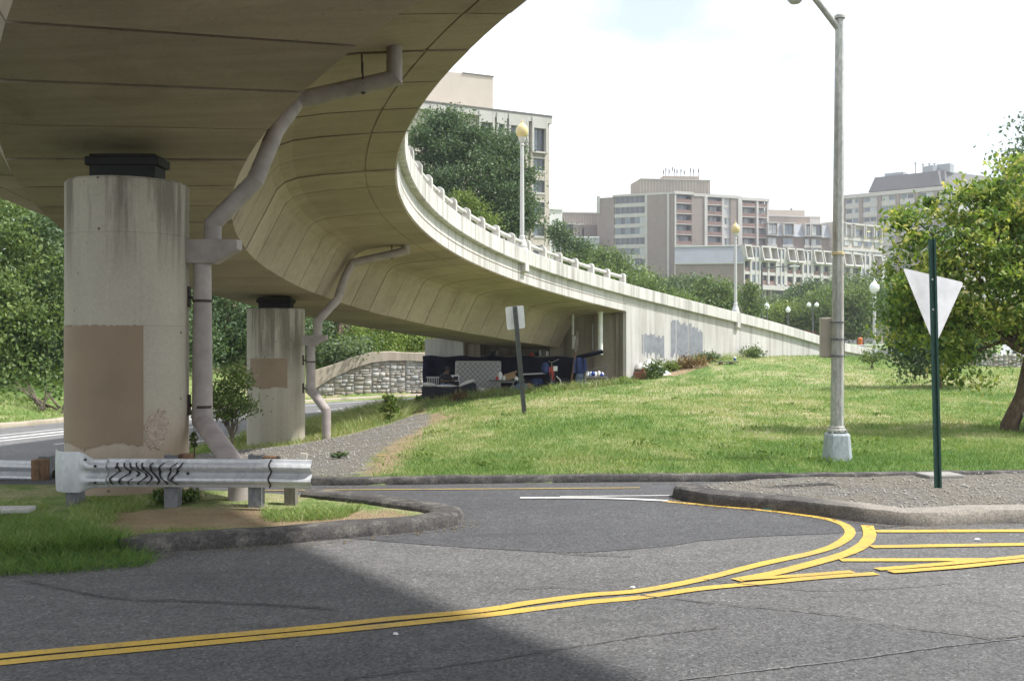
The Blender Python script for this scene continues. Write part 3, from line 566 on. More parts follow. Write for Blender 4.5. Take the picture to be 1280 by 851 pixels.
# ------------------------------------------------------------------ columns, bearings
def column(c, r, z0, z1, zj, seams, label, patch, bearing, patchlabel=None):
    t = empty('bridge_column', (c[0], c[1], z0), label, 'column', 'round columns carrying the ramp')
    levels = [z0-.6]+zj+[z1]
    for a, b in zip(levels[:-1], levels[1:]):
        m = MB(); prof = [(r-.005, a), (r, a+.005), (r, b-.005), (r-.005, b)]
        if b == z1: prof = [(r-.005, a), (r, a+.005), (r, b-.03), (r-.03, b)]
        n = 72; vs = []; fs = []; cc = Vector((c[0], c[1], 0))
        for rr, z in prof:
            for j in range(n):
                q = 2*math.pi*j/n; dr = -.008 if j in seams else 0; vs.append(cc+Vector(((rr+dr)*math.cos(q), (rr+dr)*math.sin(q), z)))
        for i in range(len(prof)-1):
            for j in range(n): fs.append((i*n+j, i*n+(j+1) % n, (i+1)*n+(j+1) % n, (i+1)*n+j))
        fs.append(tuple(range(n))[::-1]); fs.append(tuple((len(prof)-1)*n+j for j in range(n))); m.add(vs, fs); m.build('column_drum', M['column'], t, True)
    for (a0, a1, zb, zt, seed) in patch:
        rr = random.Random(seed); n = 40; vs = []
        for i in range(n+1):
            q = math.radians(a0+(a1-a0)*i/n); e = rr.uniform(-.014, .014)
            for z in (zt+e, zb+rr.uniform(-.02, .02)+.03*math.sin(i*.25)): vs.append((c[0]+(r+.006)*math.cos(q), c[1]+(r+.006)*math.sin(q), z))
        m = MB(); m.add(vs, [(2*i, 2*i+1, 2*i+3, 2*i+2) for i in range(n)]); m.build('cover_paint_patch', M['patch_tan'], t, True)
    w, d, zt = bearing; m = MB(); m.box((c[0], c[1], (z1+zt)/2-.02), (w, d, zt-z1+.10)); m.box((c[0], c[1], zt-.06), (w*1.12, d*1.1, .11)); m.build('bearing_block', M['black'], t, False, .015)
    return t
col1c = (-4.82, 13.05); d1 = col1c[1]
def zat(v, Y): return EYE-(v-V0)/FPX*Y
def ang(u, c, r):                                # azimuth on a column seen at column u
    dd = math.hypot(*c); base = math.atan2(-c[1], -c[0]); ra = math.atan2((u-640)/FPX, 1)-math.atan2(c[0], c[1]); k = max(-1, min(1, math.sin(ra)*dd/r)); return math.degrees(base)+math.degrees(math.asin(k)-ra)
r1 = 147/FPX*13.05/2*.995; f1 = 13.05-r1*.8
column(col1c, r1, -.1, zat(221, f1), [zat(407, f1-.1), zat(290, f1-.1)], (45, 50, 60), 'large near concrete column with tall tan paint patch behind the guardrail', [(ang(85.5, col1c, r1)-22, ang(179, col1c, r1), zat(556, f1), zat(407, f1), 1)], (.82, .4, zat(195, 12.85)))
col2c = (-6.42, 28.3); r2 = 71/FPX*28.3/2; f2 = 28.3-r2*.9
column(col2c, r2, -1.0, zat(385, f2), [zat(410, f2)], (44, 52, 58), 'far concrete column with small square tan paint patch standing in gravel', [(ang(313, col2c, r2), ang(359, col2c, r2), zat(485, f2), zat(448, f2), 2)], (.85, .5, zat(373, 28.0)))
# spalled rough patch low on the near column
m = MB(); vs = []; fs = []; A0, A1 = ang(181, col1c, r1), ang(210, col1c, r1); NA, NZ = 26, 34
for j in range(NZ+1):
    for i in range(NA+1):
        a = A0+(A1-A0)*i/NA; z = zat(565, f1)+(zat(510, f1)-zat(565, f1))*j/NZ; e = ((i/NA-.5-.12*(j/NZ-.5)*2)/.5)**2+((j/NZ-.5)/.5)**2+float(fbm(i*.33, j*.33)-.5)*.9
        rr = r1+(.003+.016*float(fbm(i*.9, j*.9)) if e < .85 else -.01); q = math.radians(a); vs.append((col1c[0]+rr*math.cos(q), col1c[1]+rr*math.sin(q), z))
for j in range(NZ):
    for i in range(NA): fs.append((j*(NA+1)+i, j*(NA+1)+i+1, (j+1)*(NA+1)+i+1, (j+1)*(NA+1)+i))
m.add(vs, fs); m.build('spalled_patch', M['spall'], bpy.data.objects['bridge_column'])
# ------------------------------------------------------------------ drain pipes
def wp(u, v, Y): return at(u, v, Y)
def elbow(pts, k=3, r=.12):                      # rounded corners
    P = [Vector(p) for p in pts]; out = [P[0]]
    for i in range(1, len(P)-1):
        a = (P[i-1]-P[i]).normalized(); b = (P[i+1]-P[i]).normalized()
        for j in range(k+1):
            t = j/k; out.append(((P[i]+a*r).lerp(P[i], t)).lerp(P[i].lerp(P[i]+b*r, t), t))
    out.append(P[-1]); return out
def drain(loc, label, up, box, low, r, clamps, hanger):
    t = empty('drain_pipe', loc, label, 'drain pipe', 'drain pipes beside the columns')
    m = MB(); m.tube(up, r, 36); m.build('upper_pipe', M['drain'], t, True, 0, 14)
    for i in range(1, len(up)-1):                # socket collars at the joints
        for p, q in ((up[i], up[i-1]), (up[i], up[i+1])):
            dv = (Vector(q)-Vector(p)); L = dv.length; dv.normalize(); 
            if L > r*5: m = MB(); m.tube([Vector(p)+dv*r*1.6, Vector(p)+dv*(r*1.6+r*.45)], r*1.05, 18); m.build('pipe_collar', M['drain'], t, True)
    cx, cy, zt, zb, x0, x1, dp = box; m = MB(); w = x1-x0
    pr = [(x0, zt), (x1, zt), (x1, zt-(zt-zb)*.42), (x0+w*.55, zb), (x0+w*.06, zb), (x0, zb+(zt-zb)*.08)]
    m.loft([[(x, cy-dp, z) for x, z in pr], [(x, cy+dp, z) for x, z in pr]]); m.build('collector_box', M['drain'], t, False, .012)
    m = MB(); m.tube(low, r, 36); m.build('lower_pipe', M['drain'], t, True, 0, 14)
    for (p, q) in clamps:
        m = MB(); m.lathe(Vector(p)-Vector((0, 0, .02)), [(r*1.02, 0), (r*1.12, 0), (r*1.12, .035), (r*1.02, .035)], 20); pv = Vector(p); qv = Vector(q)
        m.tube([pv+(qv-pv).normalized()*r*.9, qv], .018, 6); m.box(qv, (.03, .10, .26)); m.build('pipe_clamp', M['darksteel'], t)
    a, b, c_ = hanger; m = MB(); m.tube([a, b], .012, 6); m.box(Vector(a).lerp(Vector(b), .45), (.03, .03, .14)); m.lathe(Vector(b)-Vector((0, 0, r+.02)), [(.02, 0), (.03, .01), (.03, .03)], 8); m.build('pipe_hanger', M['darksteel'], t)
    return t
Y1 = 13.15
drain(tuple(wp(296, 632, 11.95)), 'large pinkish drain pipe beside the near column bending behind the guardrail', [wp(493, 40, 14.05), wp(493, 98, 14.05), wp(371, 126, 13.95), wp(345, 163, 13.6), wp(319, 226, 13.3), wp(266, 280, Y1), wp(266, 305, Y1)],
      (0, Y1, zat(300, Y1), zat(330, Y1), wp(234, 0, Y1).x, wp(297, 0, Y1-.1).x, .13), [wp(253, 322, Y1), wp(253, 526, Y1), wp(300, 590, 12.0), wp(296, 640, 11.95)], .108,
      [(wp(253, 376, Y1), wp(236, 371, Y1)), (wp(253, 508, Y1), wp(236, 506, Y1))], (wp(452, 68, 13.95), wp(454, 106, 13.9), 0))
Y2 = 27.75
drain(tuple(wp(408, 549, 27.2)), 'smaller pinkish drain pipe on the right of the far column ending in gravel', [wp(507, 300, 28.7), wp(507, 314, 28.7), wp(440, 329, 28.4), wp(431, 347, 28.3), wp(422, 374, 28.2), wp(397, 401, Y2), wp(397, 424, Y2)],
      (0, Y2, zat(419, Y2), zat(432, Y2), wp(378.5, 0, Y2).x, wp(409, 0, Y2).x, .12), [wp(388.5, 428, Y2), wp(388.5, 487, Y2), wp(408, 513, 27.3), wp(408, 553, 27.2)], .115,
      [(wp(388.5, 452, Y2), wp(379, 450, Y2)), (wp(388.5, 487, Y2), wp(379, 485, Y2))], (wp(489.5, 303, 28.6), wp(490, 318, 28.6), 0))
# ------------------------------------------------------------------ guardrails
WPROF = [(-.156, .0), (-.150, .018), (-.120, .030), (-.098, .072), (-.075, .083), (-.050, .072), (-.028, .022), (0, .006), (.028, .022), (.050, .072), (.075, .083), (.098, .072), (.120, .030), (.150, .018), (.156, .0)]
def wbeam(mb, P0, P1, n=2, bulge=None, thick=.006, k=1.0):
    P0 = Vector(P0); P1 = Vector(P1); d = (P1-P0).normalized(); nn = Vector((d.y, -d.x, 0)).normalized()
    if nn.y > 0: nn = -nn
    rings = []
    for i in range(n+1):
        t = i/n; c = P0.lerp(P1, t); kk = bulge(t) if bulge else (0, 0)
        f = [c+nn*(y*k+kk[0]+kk[1]*math.sin(z*38))+Vector((0, 0, z)) for z, y in WPROF]; b = [p-nn*thick for p in f[::-1]]; rings.append(f+b)
    mb.loft(rings)
gy = 11.4; zc = EYE-(591-V0)/FPX*gy
def gx(u, Y=gy): return (u-640)/FPX*Y
gr = empty('guardrail', (gx(225), gy, .08), 'galvanised near guardrail with dented beam and flared end cap before the large column', 'guardrail')
m = MB(); wbeam(m, (gx(134), gy, zc+.005), (gx(338), gy-.03, zc), 60, lambda t: (.006*math.sin(t*40)*(.12 < t < .48), .012*math.sin(t*95)*(.10 < t < .46))); m.build('rail_beam', M['rail'], gr, True)
m = MB(); wbeam(m, (gx(332), gy-.042, zc+.004), (gx(391), gy-.06, zc-.006), 14, lambda t: (-.07*max(0, t-.75)**2*16*.25, 0)); m.build('rail_beam', M['rail'], gr, True)
# flared buffer end at the left
m = MB(); rings = []
for i in range(22):
    t = i/21; u = 136-77*t; s = min(1, max(0, (t-.22)/.22)); s = s*s*(3-2*s); x = gx(u); hh = .156+.066*s; flat = 1-s
    wrap = max(0, (t-.62)/.38); y = gy-.03-.05*s+.30*wrap*wrap; z0 = zc+.02*s
    f = [Vector((x, y-yy*flat-.02*(1-flat)*math.cos(z/.156*1.4), z0+z/.156*hh)) for z, yy in WPROF]; rings.append(f+[p+Vector((.004, .008, 0)) for p in f[::-1]])
m.loft(rings); m.build('flared_end_cap', M['rail'], gr, True)
def cpost(x, y, z1, z0=-.4): 
    m = MB(); w, d, t = .135, .16, .012
    m.box((x-w/2, y, (z0+z1)/2), (t, d, z1-z0)); m.box((x, y-d/2+t/2, (z0+z1)/2), (w-t*1.02, t, z1-z0)); m.box((x+w/2, y, (z0+z1)/2), (t, d, z1-z0)); return m
for u in (88, 211.5, 317): cpost(gx(u), gy+.13, zc+(.19 if u > 100 else -.12)).build('rail_post', M['post'], gr)
for u, y in ((364, gy+.35),):
    m = MB(); m.box((gx(u, y), y, -.02), (.13, .15, .75)); m.build('timber_post', M['woodgrey'], gr, False, .01)
for u, w, dz, mat in ((226, .14, .205, 'wood'), (334, .20, .175, 'wood'), (346, .05, .19, 'woodgrey')):
    m = MB(); m.box((gx(u), gy+.16, zc+dz-.13), (w, .16, .24)); m.build('spacer_block', M[mat], gr, False, .008)
m = MB(); m.box((gx(380), gy-.02, zc+.17), (.075, .03, .10), M=Matrix.Rotation(.12, 3, 'Y')); m.build('reflector_tab', M['cream'], gr, False, .004)
for u, z in ((236, 0), (340, 0), (124, .09), (124, -.09), (150, .075), (112, .16)):
    m = MB(); y = gy-.03 if abs(z) < .03 else gy-.105; m.tube([(gx(u), y, zc+z), (gx(u), y-.018, zc+z)], .014, 8); m.build('rail_bolt', M['black'], gr)
for k, u in enumerate((147, 158, 168, 178, 186, 196, 206, 218, 224, 340)):   # black crease marks
    m = MB(); vs = []
    r = random.Random(k)
    for z, yy in WPROF:
        if u == 340 or -.14 < z < .135: 
            x = gx(u)+(.05*math.sin(z*22+k*.7)+.014*math.sin(z*51+k) if u != 340 else .012*math.sin(z*42)+z*.05); y = gy-yy-.026-.004*(u > 190)-(.03 if u == 340 else 0); vs += [(x-.009, y, zc+z), (x+.009+.016*r.random()*(abs(z) < .08 and u != 340), y, zc+z)]
    m.add(vs, [(2*i, 2*i+1, 2*i+3, 2*i+2) for i in range(len(vs)//2-1)]); m.build('crease_mark', M['black'], gr)
g2 = empty('guardrail', (-7.4, 14.4, -.05), 'older dull guardrail stub with timber block at the left edge behind the flared end', 'guardrail')
y2 = 14.2; m = MB(); z2 = EYE-(590-V0)/FPX*y2; wbeam(m, (-11.5, y2+.6, z2+.03), (gx(44, y2), y2, z2), 4); m.build('rail_beam', M['rail'], g2, True)
m = MB(); m.box((gx(49.5, y2), y2+.02, z2-.01), (.17, .2, .37)); m.build('spacer_block', M['wood'], g2, False, .01)
m = MB(); m.box((gx(50, y2), y2+.2, -.2), (.16, .16, 1.0)); m.box((-9.6, y2+.45, -.1), (.16, .16, 1.1)); m.build('rail_post', M['post'], g2)
# ------------------------------------------------------------------ signs
def lean(p0, p1): return (Vector(p1)-Vector(p0)).normalized()
ys = 12.55; b = Vector((gx(1171.5, ys), ys, .10)); tp = at(1164, 299, 12.5)
yi = empty('yield_sign', tuple(b), 'blank back of a triangular give way sign on a leaning green post', 'sign')
m = MB(); d = lean(b, tp); w = .032
def chan(mb, p0, p1, w, dp):                      # U-channel post
    d = lean(p0, p1); sx = Vector((0, -1, 0)).cross(d).normalized(); sy = d.cross(sx)
    for o, ww, dd in ((-w, .006, dp), (w, .006, dp), (0, w*2-.008, .006)):
        c = [o-ww/2, o+ww/2]; r = [p0+sx*c[0], p0+sx*c[1], p0+sx*c[1]+sy*dd, p0+sx*c[0]+sy*dd]; mb.loft([r, [q+(p1-p0) for q in r]])
    for o, s in ((-w-.012, 1), (w+.012, 1)):
        r = [p0+sx*(o-.012)+sy*dp, p0+sx*(o+.012)+sy*dp, p0+sx*(o+.012)+sy*(dp+.005), p0+sx*(o-.012)+sy*(dp+.005)]; mb.loft([r, [q+(p1-p0) for q in r]])
chan(m, b-d*.5, tp, .022, .024); m.build('post', M['signgreen'], yi)
m = MB()
for i in range(60): q = b.lerp(tp, .02+.96*i/60); m.tube([q+Vector((0, -.0045, 0)), q+Vector((0, -.001, 0))], .006, 6)
tag(m.build('post_hole', M['black'], yi), kind='stuff')
T3 = [(1128.5, 335), (1204.5, 353), (1168.5, 433)]; Yd = [12.45, 12.85, 12.60]
c3 = [at(u, v, y+.06) for (u, v), y in zip(T3, Yd)]; cen = (c3[0]+c3[1]+c3[2])/3; pl = []
for i in range(3):
    p = c3[i]; a = (c3[i-1]-p).normalized(); q = (c3[(i+1) % 3]-p).normalized(); r = .05
    for j in range(6): t = j/5; pl.append(((p+a*r).lerp(p, t)).lerp(p.lerp(p+q*r, t), t))
nm = (c3[1]-c3[0]).cross(c3[2]-c3[0]).normalized(); nm = nm if nm.y < 0 else -nm
m = MB(); m.loft([[p+nm*.002 for p in pl], [p-nm*.002 for p in pl]]); m.build('sign_plate', M['signback'], yi)
m = MB()
for f in (.72, .84): q = b.lerp(tp, f); m.tube([q+Vector((0, .03, 0)), q+Vector((0, -.012, 0))], .012, 8)
m.build('bolt', M['chrome'], yi)
ys = 25.6; b = Vector((gx(655.5, ys), ys, h1(gx(655.5, ys), ys))); tp = at(643.5, 383, 25.5)
sg = empty('road_sign', tuple(b), 'small rectangular sign seen from behind on a leaning dark post in the grass', 'sign')
m = MB(); d = lean(b, tp); chan(m, b-d*.5, tp, .034, .04); m.build('post', M['blackiron'], sg)
q4 = [(631.5, 384), (654.5, 381.5), (656.5, 410), (634, 412.5)]; c4 = [at(u, v, 25.60) for u, v in q4]; m = MB(); pl = []
for i in range(4):
    p = c4[i]; a = (c4[i-1]-p).normalized(); q = (c4[(i+1) % 4]-p).normalized()
    for j in range(5): t = j/4; pl.append(((p+a*.05).lerp(p, t)).lerp(p.lerp(p+q*.05, t), t))
m.loft([pl, [p+Vector((0, .004, 0)) for p in pl]]); m.build('sign_plate', M['signback'], sg)
# ------------------------------------------------------------------ tall street light and cabinet
yp = 15.45; xb = gx(1046.3, yp); zb_ = h1(xb, yp)
sl2 = empty('street_light', (xb, yp, zb_), 'tall weathered galvanised street light on a tapered square base in the grass', 'street light')
m = MB(); z0 = zb_-.1; z1 = EYE-(541-V0)/FPX*yp
rr = [(.205, z0), (.195, z0+.1), (.165, z1-.03), (.15, z1)]
for (a, za), (c, zc_) in zip(rr[:-1], rr[1:]):
    pass
def octr(r, z, x=xb, y=yp, n=8, sq=.0): return [Vector((x+r*math.cos(2*math.pi*(j+.5)/n), y+r*math.sin(2*math.pi*(j+.5)/n), z)) for j in range(n)]
def sqr(r, z):
    o = []
    for j in range(16):
        q = 2*math.pi*(j+.5)/16; c, s = math.cos(q), math.sin(q); k = (abs(c)**5+abs(s)**5)**(-1/5); o.append(Vector((xb+r*k*c, yp+r*k*s, z)))
    return o
m.loft([sqr(r, z) for r, z in rr]); m.build('base', M['polebase'], sl2)
m = MB(); ztop = EYE-(22-V0)/FPX*yp; xt = gx(1049.3, yp); L = []
for i in range(8):
    t = i/7; z = z1-.02+(ztop-z1)*t; r = .098-.038*t; L.append(octr(r, z, xb+(xt-xb)*t))
m.loft(L); m.build('pole', M['pole'], sl2)
for z, r in ((z1+.02, .135), (z1+.06, .115)):
    m = MB(); m.lathe((xb, yp, z), [(r, 0), (r, .035), (r-.02, .045)], 12); m.build('base_collar', M['pole'], sl2)
for j in range(4):
    q = math.pi/4+j*math.pi/2; m = MB(); m.tube([(xb+.14*math.cos(q), yp+.14*math.sin(q), z1-.01), (xb+.14*math.cos(q), yp+.14*math.sin(q), z1+.05)], .022, 6); m.build('anchor_nut', M['pole'], sl2)
m = MB(); m.lathe((xt, yp, ztop-.03), [(.055, 0), (.085, .01), (.085, .05), (.05, .08), (.012, .10)], 12); m.build('pole_cap', M['pole'], sl2, True)
m = MB(); jn = at(1048, 36, yp); m.tube([jn, at(1030, 12, yp-.05), at(1014, -8, yp-.1), at(985, -32, yp-.2), at(960, -36, yp-.25)], [.05, .05, .048, .045, .04], 10); m.build('bracket_arm', M['pole'], sl2, True)
hc = at(994, -6, yp-.22); m = MB()
m.lathe(hc, [(.02, -.135), (.07, -.12), (.115, -.07), (.13, 0.0), (.14, .03), (.13, .10), (.06, .16), (.02, .30)], 18); m.build('luminaire', M['lamppole'], sl2, True)
m = MB(); m.tube([hc+Vector((0, 0, .28)), at(985, -32, yp-.2)], .03, 8); m.build('luminaire_neck', M['pole'], sl2)
m = MB(); m.lathe((xb+(xt-xb)*.42, yp, EYE-(318-V0)/FPX*yp), [(.082, -.01), (.10, -.005), (.10, .03), (.082, .035)], 10); m.build('band', M['amber'], sl2)
for v in (403, 424, 445):
    m = MB(); m.lathe((xb, yp, EYE-(v-V0)/FPX*yp), [(.088, -.012), (.100, -.01), (.100, .014), (.088, .016)], 12); m.build('strap', M['post'], sl2)
cbx = empty('control_cabinet', tuple(at(1037, 448, yp+.14)), 'tan metal cabinet strapped to the left of the tall street light pole', 'cabinet')
Rz = Matrix.Rotation(math.radians(-12), 3, 'Z'); c = at(1038, 422, yp+.22); m = MB(); m.box(c, (.30, .26, .60), M=Rz); m.build('cabinet_body', M['tanbox'], cbx, False, .01)
m = MB(); m.box(c+Rz @ Vector((.005, -.137, 0)), (.27, .012, .57), M=Rz); m.build('cabinet_door', M['tanbox'], cbx, False, .004)
m = MB(); m.box(c+Rz @ Vector((.175, .05, 0)), (.06, .14, .58), M=Rz); m.build('mounting_bracket', M['post'], cbx)
# ------------------------------------------------------------------ globe lamps
def washington(base, H, s, glob, label, group, halo=False, post=None):
    t = empty('globe_lamp', tuple(base), label, 'lamp post', group); b = Vector(base); P = M[post or 'lamppole']
    m = MB(); m.lathe(b, [(.26*s, -.3), (.26*s, .05*s), (.22*s, .10*s), (.24*s, .16*s), (.17*s, .34*s), (.12*s, .52*s), (.13*s, .56*s), (.095*s, .62*s)], 14); m.build('base', P, t, True)
    m = MB(); m.lathe(b, [(.095*s, .60*s), (.075*s, H-1.05*s), (.10*s, H-1.03*s), (.10*s, H-.98*s), (.07*s, H-.95*s), (.13*s, H-.82*s), (.16*s, H-.74*s), (.16*s, H-.68*s)], 14); m.build('post', P, t, True)
    m = MB(); m.lathe(b+Vector((0, 0, H-.70*s)), [(.14*s, 0), (.22*s, .08*s), (.27*s, .24*s), (.255*s, .40*s), (.18*s, .52*s), (.10*s, .58*s)], 18); m.build('globe', M[glob], t, True)
    m = MB(); m.lathe(b+Vector((0, 0, H-.13*s)), [(.11*s, 0), (.09*s, .04*s), (.045*s, .08*s), (.05*s, .12*s), (.02*s, .17*s), (.004*s, .26*s)], 12); m.build('finial', M[glob], t, True)
    return t
p = dk(8.75, -.02, 1.15); washington(p, (305-146)/FPX*p.y+.05, .82, 'amber', 'amber globed lamp standing on the ramp parapet before the big tree', 'amber globe lamps on the parapet')
p = dk(27.9, -.02, 1.15); washington(p, (391-278)/FPX*p.y, .80, 'amber', 'amber globed lamp on the parapet where the wing wall descends', 'amber globe lamps on the parapet')
for u, v0, v1, Y, lb in ((1093, 350, 452, 58, 'white globed street lamp standing beyond the grass near the small bush'), (985, 383, 440, 112, 'leftmost white globe lamp beyond the parapet'), (958.5, 378, 440, 100, 'white globe lamp rising just left of the dark street light mast'),):
    zt = zat(v0, Y); z0 = h1(gx(u, Y), Y); washington(Vector((gx(u, Y), Y, z0)), zt-z0, 1.0 if Y < 60 else .95, 'globe', lb, 'white globe lamps along the street', post='lamppole' if Y < 60 else 'blackiron')
def twin(u, v0, Y, lb, hs=(-1, 1)):
    z0 = h1(gx(u, Y), Y); H = zat(v0, Y)-z0; t = empty('twin_globe_lamp', (gx(u, Y), Y, z0), lb, 'lamp post', 'twin globe lamps along the street'); b = Vector((gx(u, Y), Y, z0))
    m = MB(); m.lathe(b, [(.22, -.3), (.2, .4), (.09, .7), (.07, H-.6), (.09, H-.5), (.03, H-.35)], 10); m.build('post', M['blackiron'], t, True)
    for h in hs:
        m = MB(); m.tube([b+Vector((0, 0, H-.65)), b+Vector((h*.35, 0, H-.75)), b+Vector((h*.42, 0, H-.5))], .04, 6); m.build('arm', M['blackiron'], t)
        m = MB(); m.lathe(b+Vector((h*.42, 0, H-.5)), [(.1, 0), (.24, .12), (.25, .28), (.12, .45), (.02, .52)], 12); m.build('globe', M['globe'], t, True)
twin(1016, 378, 112, 'twin white globe lamp on dark post right of the yellowish tree')
for u, v0, Y, lb in ((1004.5, 394, 130, 'short white globe lamp in front of the yellowish tree'), (952, 388, 125, 'faint small globe lamp partly behind the parapet')):
    z0 = h1(gx(u, Y), Y); washington(Vector((gx(u, Y), Y, z0)), zat(v0, Y)-z0, .9, 'globe', lb, 'white globe lamps along the street', post='blackiron')
Y = 105; x = gx(952.3, Y); z0 = h1(x, Y); zt = zat(330, Y)
cl = empty('street_light', (x, Y, z0), 'dark street light mast with long arm before the long balconied block', 'street light')
m = MB(); m.tube([(x, Y, z0-.2), (x, Y, zt)], [.16, .09], 10); m.build('pole', M['blackiron'], cl, True)
m = MB(); m.tube([(x, Y, zt-.5), (x+.7, Y, zt-.35), at(987, 332.5, Y)], .06, 8); m.build('bracket_arm', M['blackiron'], cl)
m = MB(); e = at(993, 333, Y); m.box(e, (1.0, .35, .18)); m.build('luminaire', M['lamppole'], cl, False, .05)
# ------------------------------------------------------------------ stone retaining wall across the highway
sw = empty('stone_wall', (-9, 58, -1.3), 'rubble stone retaining wall with curved pale coping across the highway', 'wall')
SWP = [(392, 500, 56.5), (418, 499, 57), (443, 498.5, 57.5), (465, 498, 58), (487.5, 497.5, 58.5), (507, 497, 59), (530, 496.5, 59.5), (560, 496, 60.3), (600, 495.5, 61)]
CT = [(392, 463), (418, 455), (443, 445.5), (465, 440), (487.5, 439), (507, 440.5), (530, 441), (560, 441), (600, 441)]; CB = [(392, 487), (418, 471), (443, 460), (465, 453), (487.5, 450.5), (507, 450.5), (530, 451.5), (560, 452), (600, 452)]
rs = random.Random(5)
ttop = lambda u: np.interp(u, [c[0] for c in CT], [c[1] for c in CT]); tbot = lambda u: np.interp(u, [c[0] for c in CB], [c[1] for c in CB]); tY = lambda u: np.interp(u, [c[0] for c in SWP], [c[2] for c in SWP])
for (u0, vb0, Ya), (u1, vb1, Yb) in zip(SWP[:-1], SWP[1:]):
    V = []; F = []; tint = []
    xa, xb2 = gx(u0, Ya), gx(u1, Yb); Lx = xb2-xa; x = .03
    z = HZ-.3
    while z < HZ+3.2:                               # uneven courses of split stone
        h = rs.choice((.13, .17, .22, .28)); x = .02
        while x < Lx-.08:
            w = min(rs.uniform(.20, .55), Lx-.02-x); f = x/Lx; g = (x+w)/Lx; um = u0+(u1-u0)*(x+w/2)/Lx; Ym = float(tY(um)); ztop = zat(float(tbot(um)), Ym)+.02
            hh_ = h*rs.choice((1, 1, .5)); zz = min(z+hh_, ztop)
            for q0, q1 in ((z, zz), (zz, min(z+h, ztop))):
                if q1-q0 < .045: continue
                y0 = Ya+(Yb-Ya)*f; y1 = Ya+(Yb-Ya)*g; pr = rs.uniform(.03, .085); e = .010; j = .018; i = len(V); a = xa+x+e; b_ = xa+x+w-e
                V += [(a, y0, q0+e), (b_, y1, q0+e), (b_, y1, q1-e), (a, y0, q1-e), (a+j, y0-pr, q0+e+j), (b_-j, y1-pr, q0+e+j), (b_-j, y1-pr, q1-e-j), (a+j, y0-pr, q1-e-j)]
                F += [(i+4, i+5, i+6, i+7), (i, i+1, i+5, i+4), (i+1, i+2, i+6, i+5), (i+2, i+3, i+7, i+6), (i+3, i, i+4, i+7)]; tint += [rs.random()]*5
            x += w
        z += h
    m = MB(); N = 5; rg = []
    for i in range(N+1):
        u = u0+(u1-u0)*i/N; Y = Ya+(Yb-Ya)*i/N; X = xa+(xb2-xa)*i/N; zt_ = zat(float(tbot(u)), Y); X2 = X
        rg.append([Vector((X2, Y, HZ-.6)), Vector((X2, Y, zt_)), Vector((X2, Y+.35, zt_)), Vector((X2, Y+.35, HZ-.6))])
    m.loft(rg); pn = m.build('wall_panel', M['mortar'], sw)
    tag(npmesh('stone_facing', V, F, M['stone'], pn, [('tint', 'FACE', tint)]), kind='stuff')
    m = MB(); rg = []
    for i in range(N+1):
        u = u0+(u1-u0)*(i/N*.994+.003); Y = float(tY(u)); X = gx(u, Y); a, c = zat(float(ttop(u)), Y), zat(float(tbot(u)), Y)
        rg.append([Vector((X, Y-.16, c)), Vector((X, Y-.16, a-.03)), Vector((X, Y-.12, a)), Vector((X, Y+.38, a)), Vector((X, Y+.38, c))])
    m.loft(rg); m.build('coping_panel', M['coping'], sw)
# ------------------------------------------------------------------ low walls, pipe fence, people and vehicles at the far street
lw = empty('low_wall', (gx(1122, 72), 72, .7), 'low grey concrete wall under the pipe fence beyond the small bush', 'wall'); m = MB()
m.loft([[Vector((gx(u, Y), Y, .3)), Vector((gx(u, Y), Y, zat(v, Y))), Vector((gx(u, Y+.4), Y+.4, zat(v, Y))), Vector((gx(u, Y+.4), Y+.4, .3))] for u, v, Y in ((1060, 436, 70), (1130, 438.5, 69), (1175, 441, 67), (1300, 445, 63))]); m.build('wall_panel', M['wall'], lw)
pf = empty('pipe_fence', (gx(1120, 68), 68, .7), 'white pipe fence rails in front of the low grey wall', 'fence')
for k, u in enumerate((1064, 1084, 1102, 1119, 1143, 1160)):
    m = MB(); Y = 68.5-k*.2; m.tube([(gx(u, Y), Y, .5), at(u, 431.5, Y)], .045 if u != 1119 else .10, 8); m.build('fence_post', M['lamppole'], pf)
for v in (432, 437.5):
    m = MB(); m.tube([at(1062, v, 68.5), at(1110, v, 67.9), at(1175, v, 67.2)], .05, 8); m.build('fence_rail', M['lamppole'], pf)
sw2 = empty('stone_wall', (gx(1230, 51), 51, .5), 'low rough grey stone wall behind the right hand tree', 'wall'); V = []; F = []; tint = []
for k in range(3):
    u0, u1 = 1135+k*62, 1195+k*62
    m = MB(); m.loft([[Vector((gx(u, 51.3), 51.3, 0)), Vector((gx(u, 51.3), 51.3, 1.15)), Vector((gx(u, 51.7), 51.7, 1.15)), Vector((gx(u, 51.7), 51.7, 0))] for u in (u0, u1)]); m.build('wall_panel', M['mortar'], sw2)
x = gx(1132, 51)
while x < gx(1330, 51):
    w = rs.uniform(.12, .3); z = .1
    while z < 1.2:
        h = rs.choice((.1, .15, .2)); pr = rs.uniform(.03, .1); i = len(V); y = 51.28; a, b_, zz = x+.01, x+w-.01, z+h-.012
        V += [(a, y, z), (b_, y, z), (b_, y, zz), (a, y, zz), (a+.02, y-pr, z+.02), (b_-.02, y-pr, z+.02), (b_-.02, y-pr, zz-.02), (a+.02, y-pr, zz-.02)]
        F += [(i+4, i+5, i+6, i+7), (i, i+1, i+5, i+4), (i+1, i+2, i+6, i+5), (i+2, i+3, i+7, i+6), (i+3, i, i+4, i+7)]; tint += [rs.random()]*5; z += h
    x += w
tag(npmesh('stone_facing', V, F, M['stone'], sw2, [('tint', 'FACE', tint)]), kind='stuff')
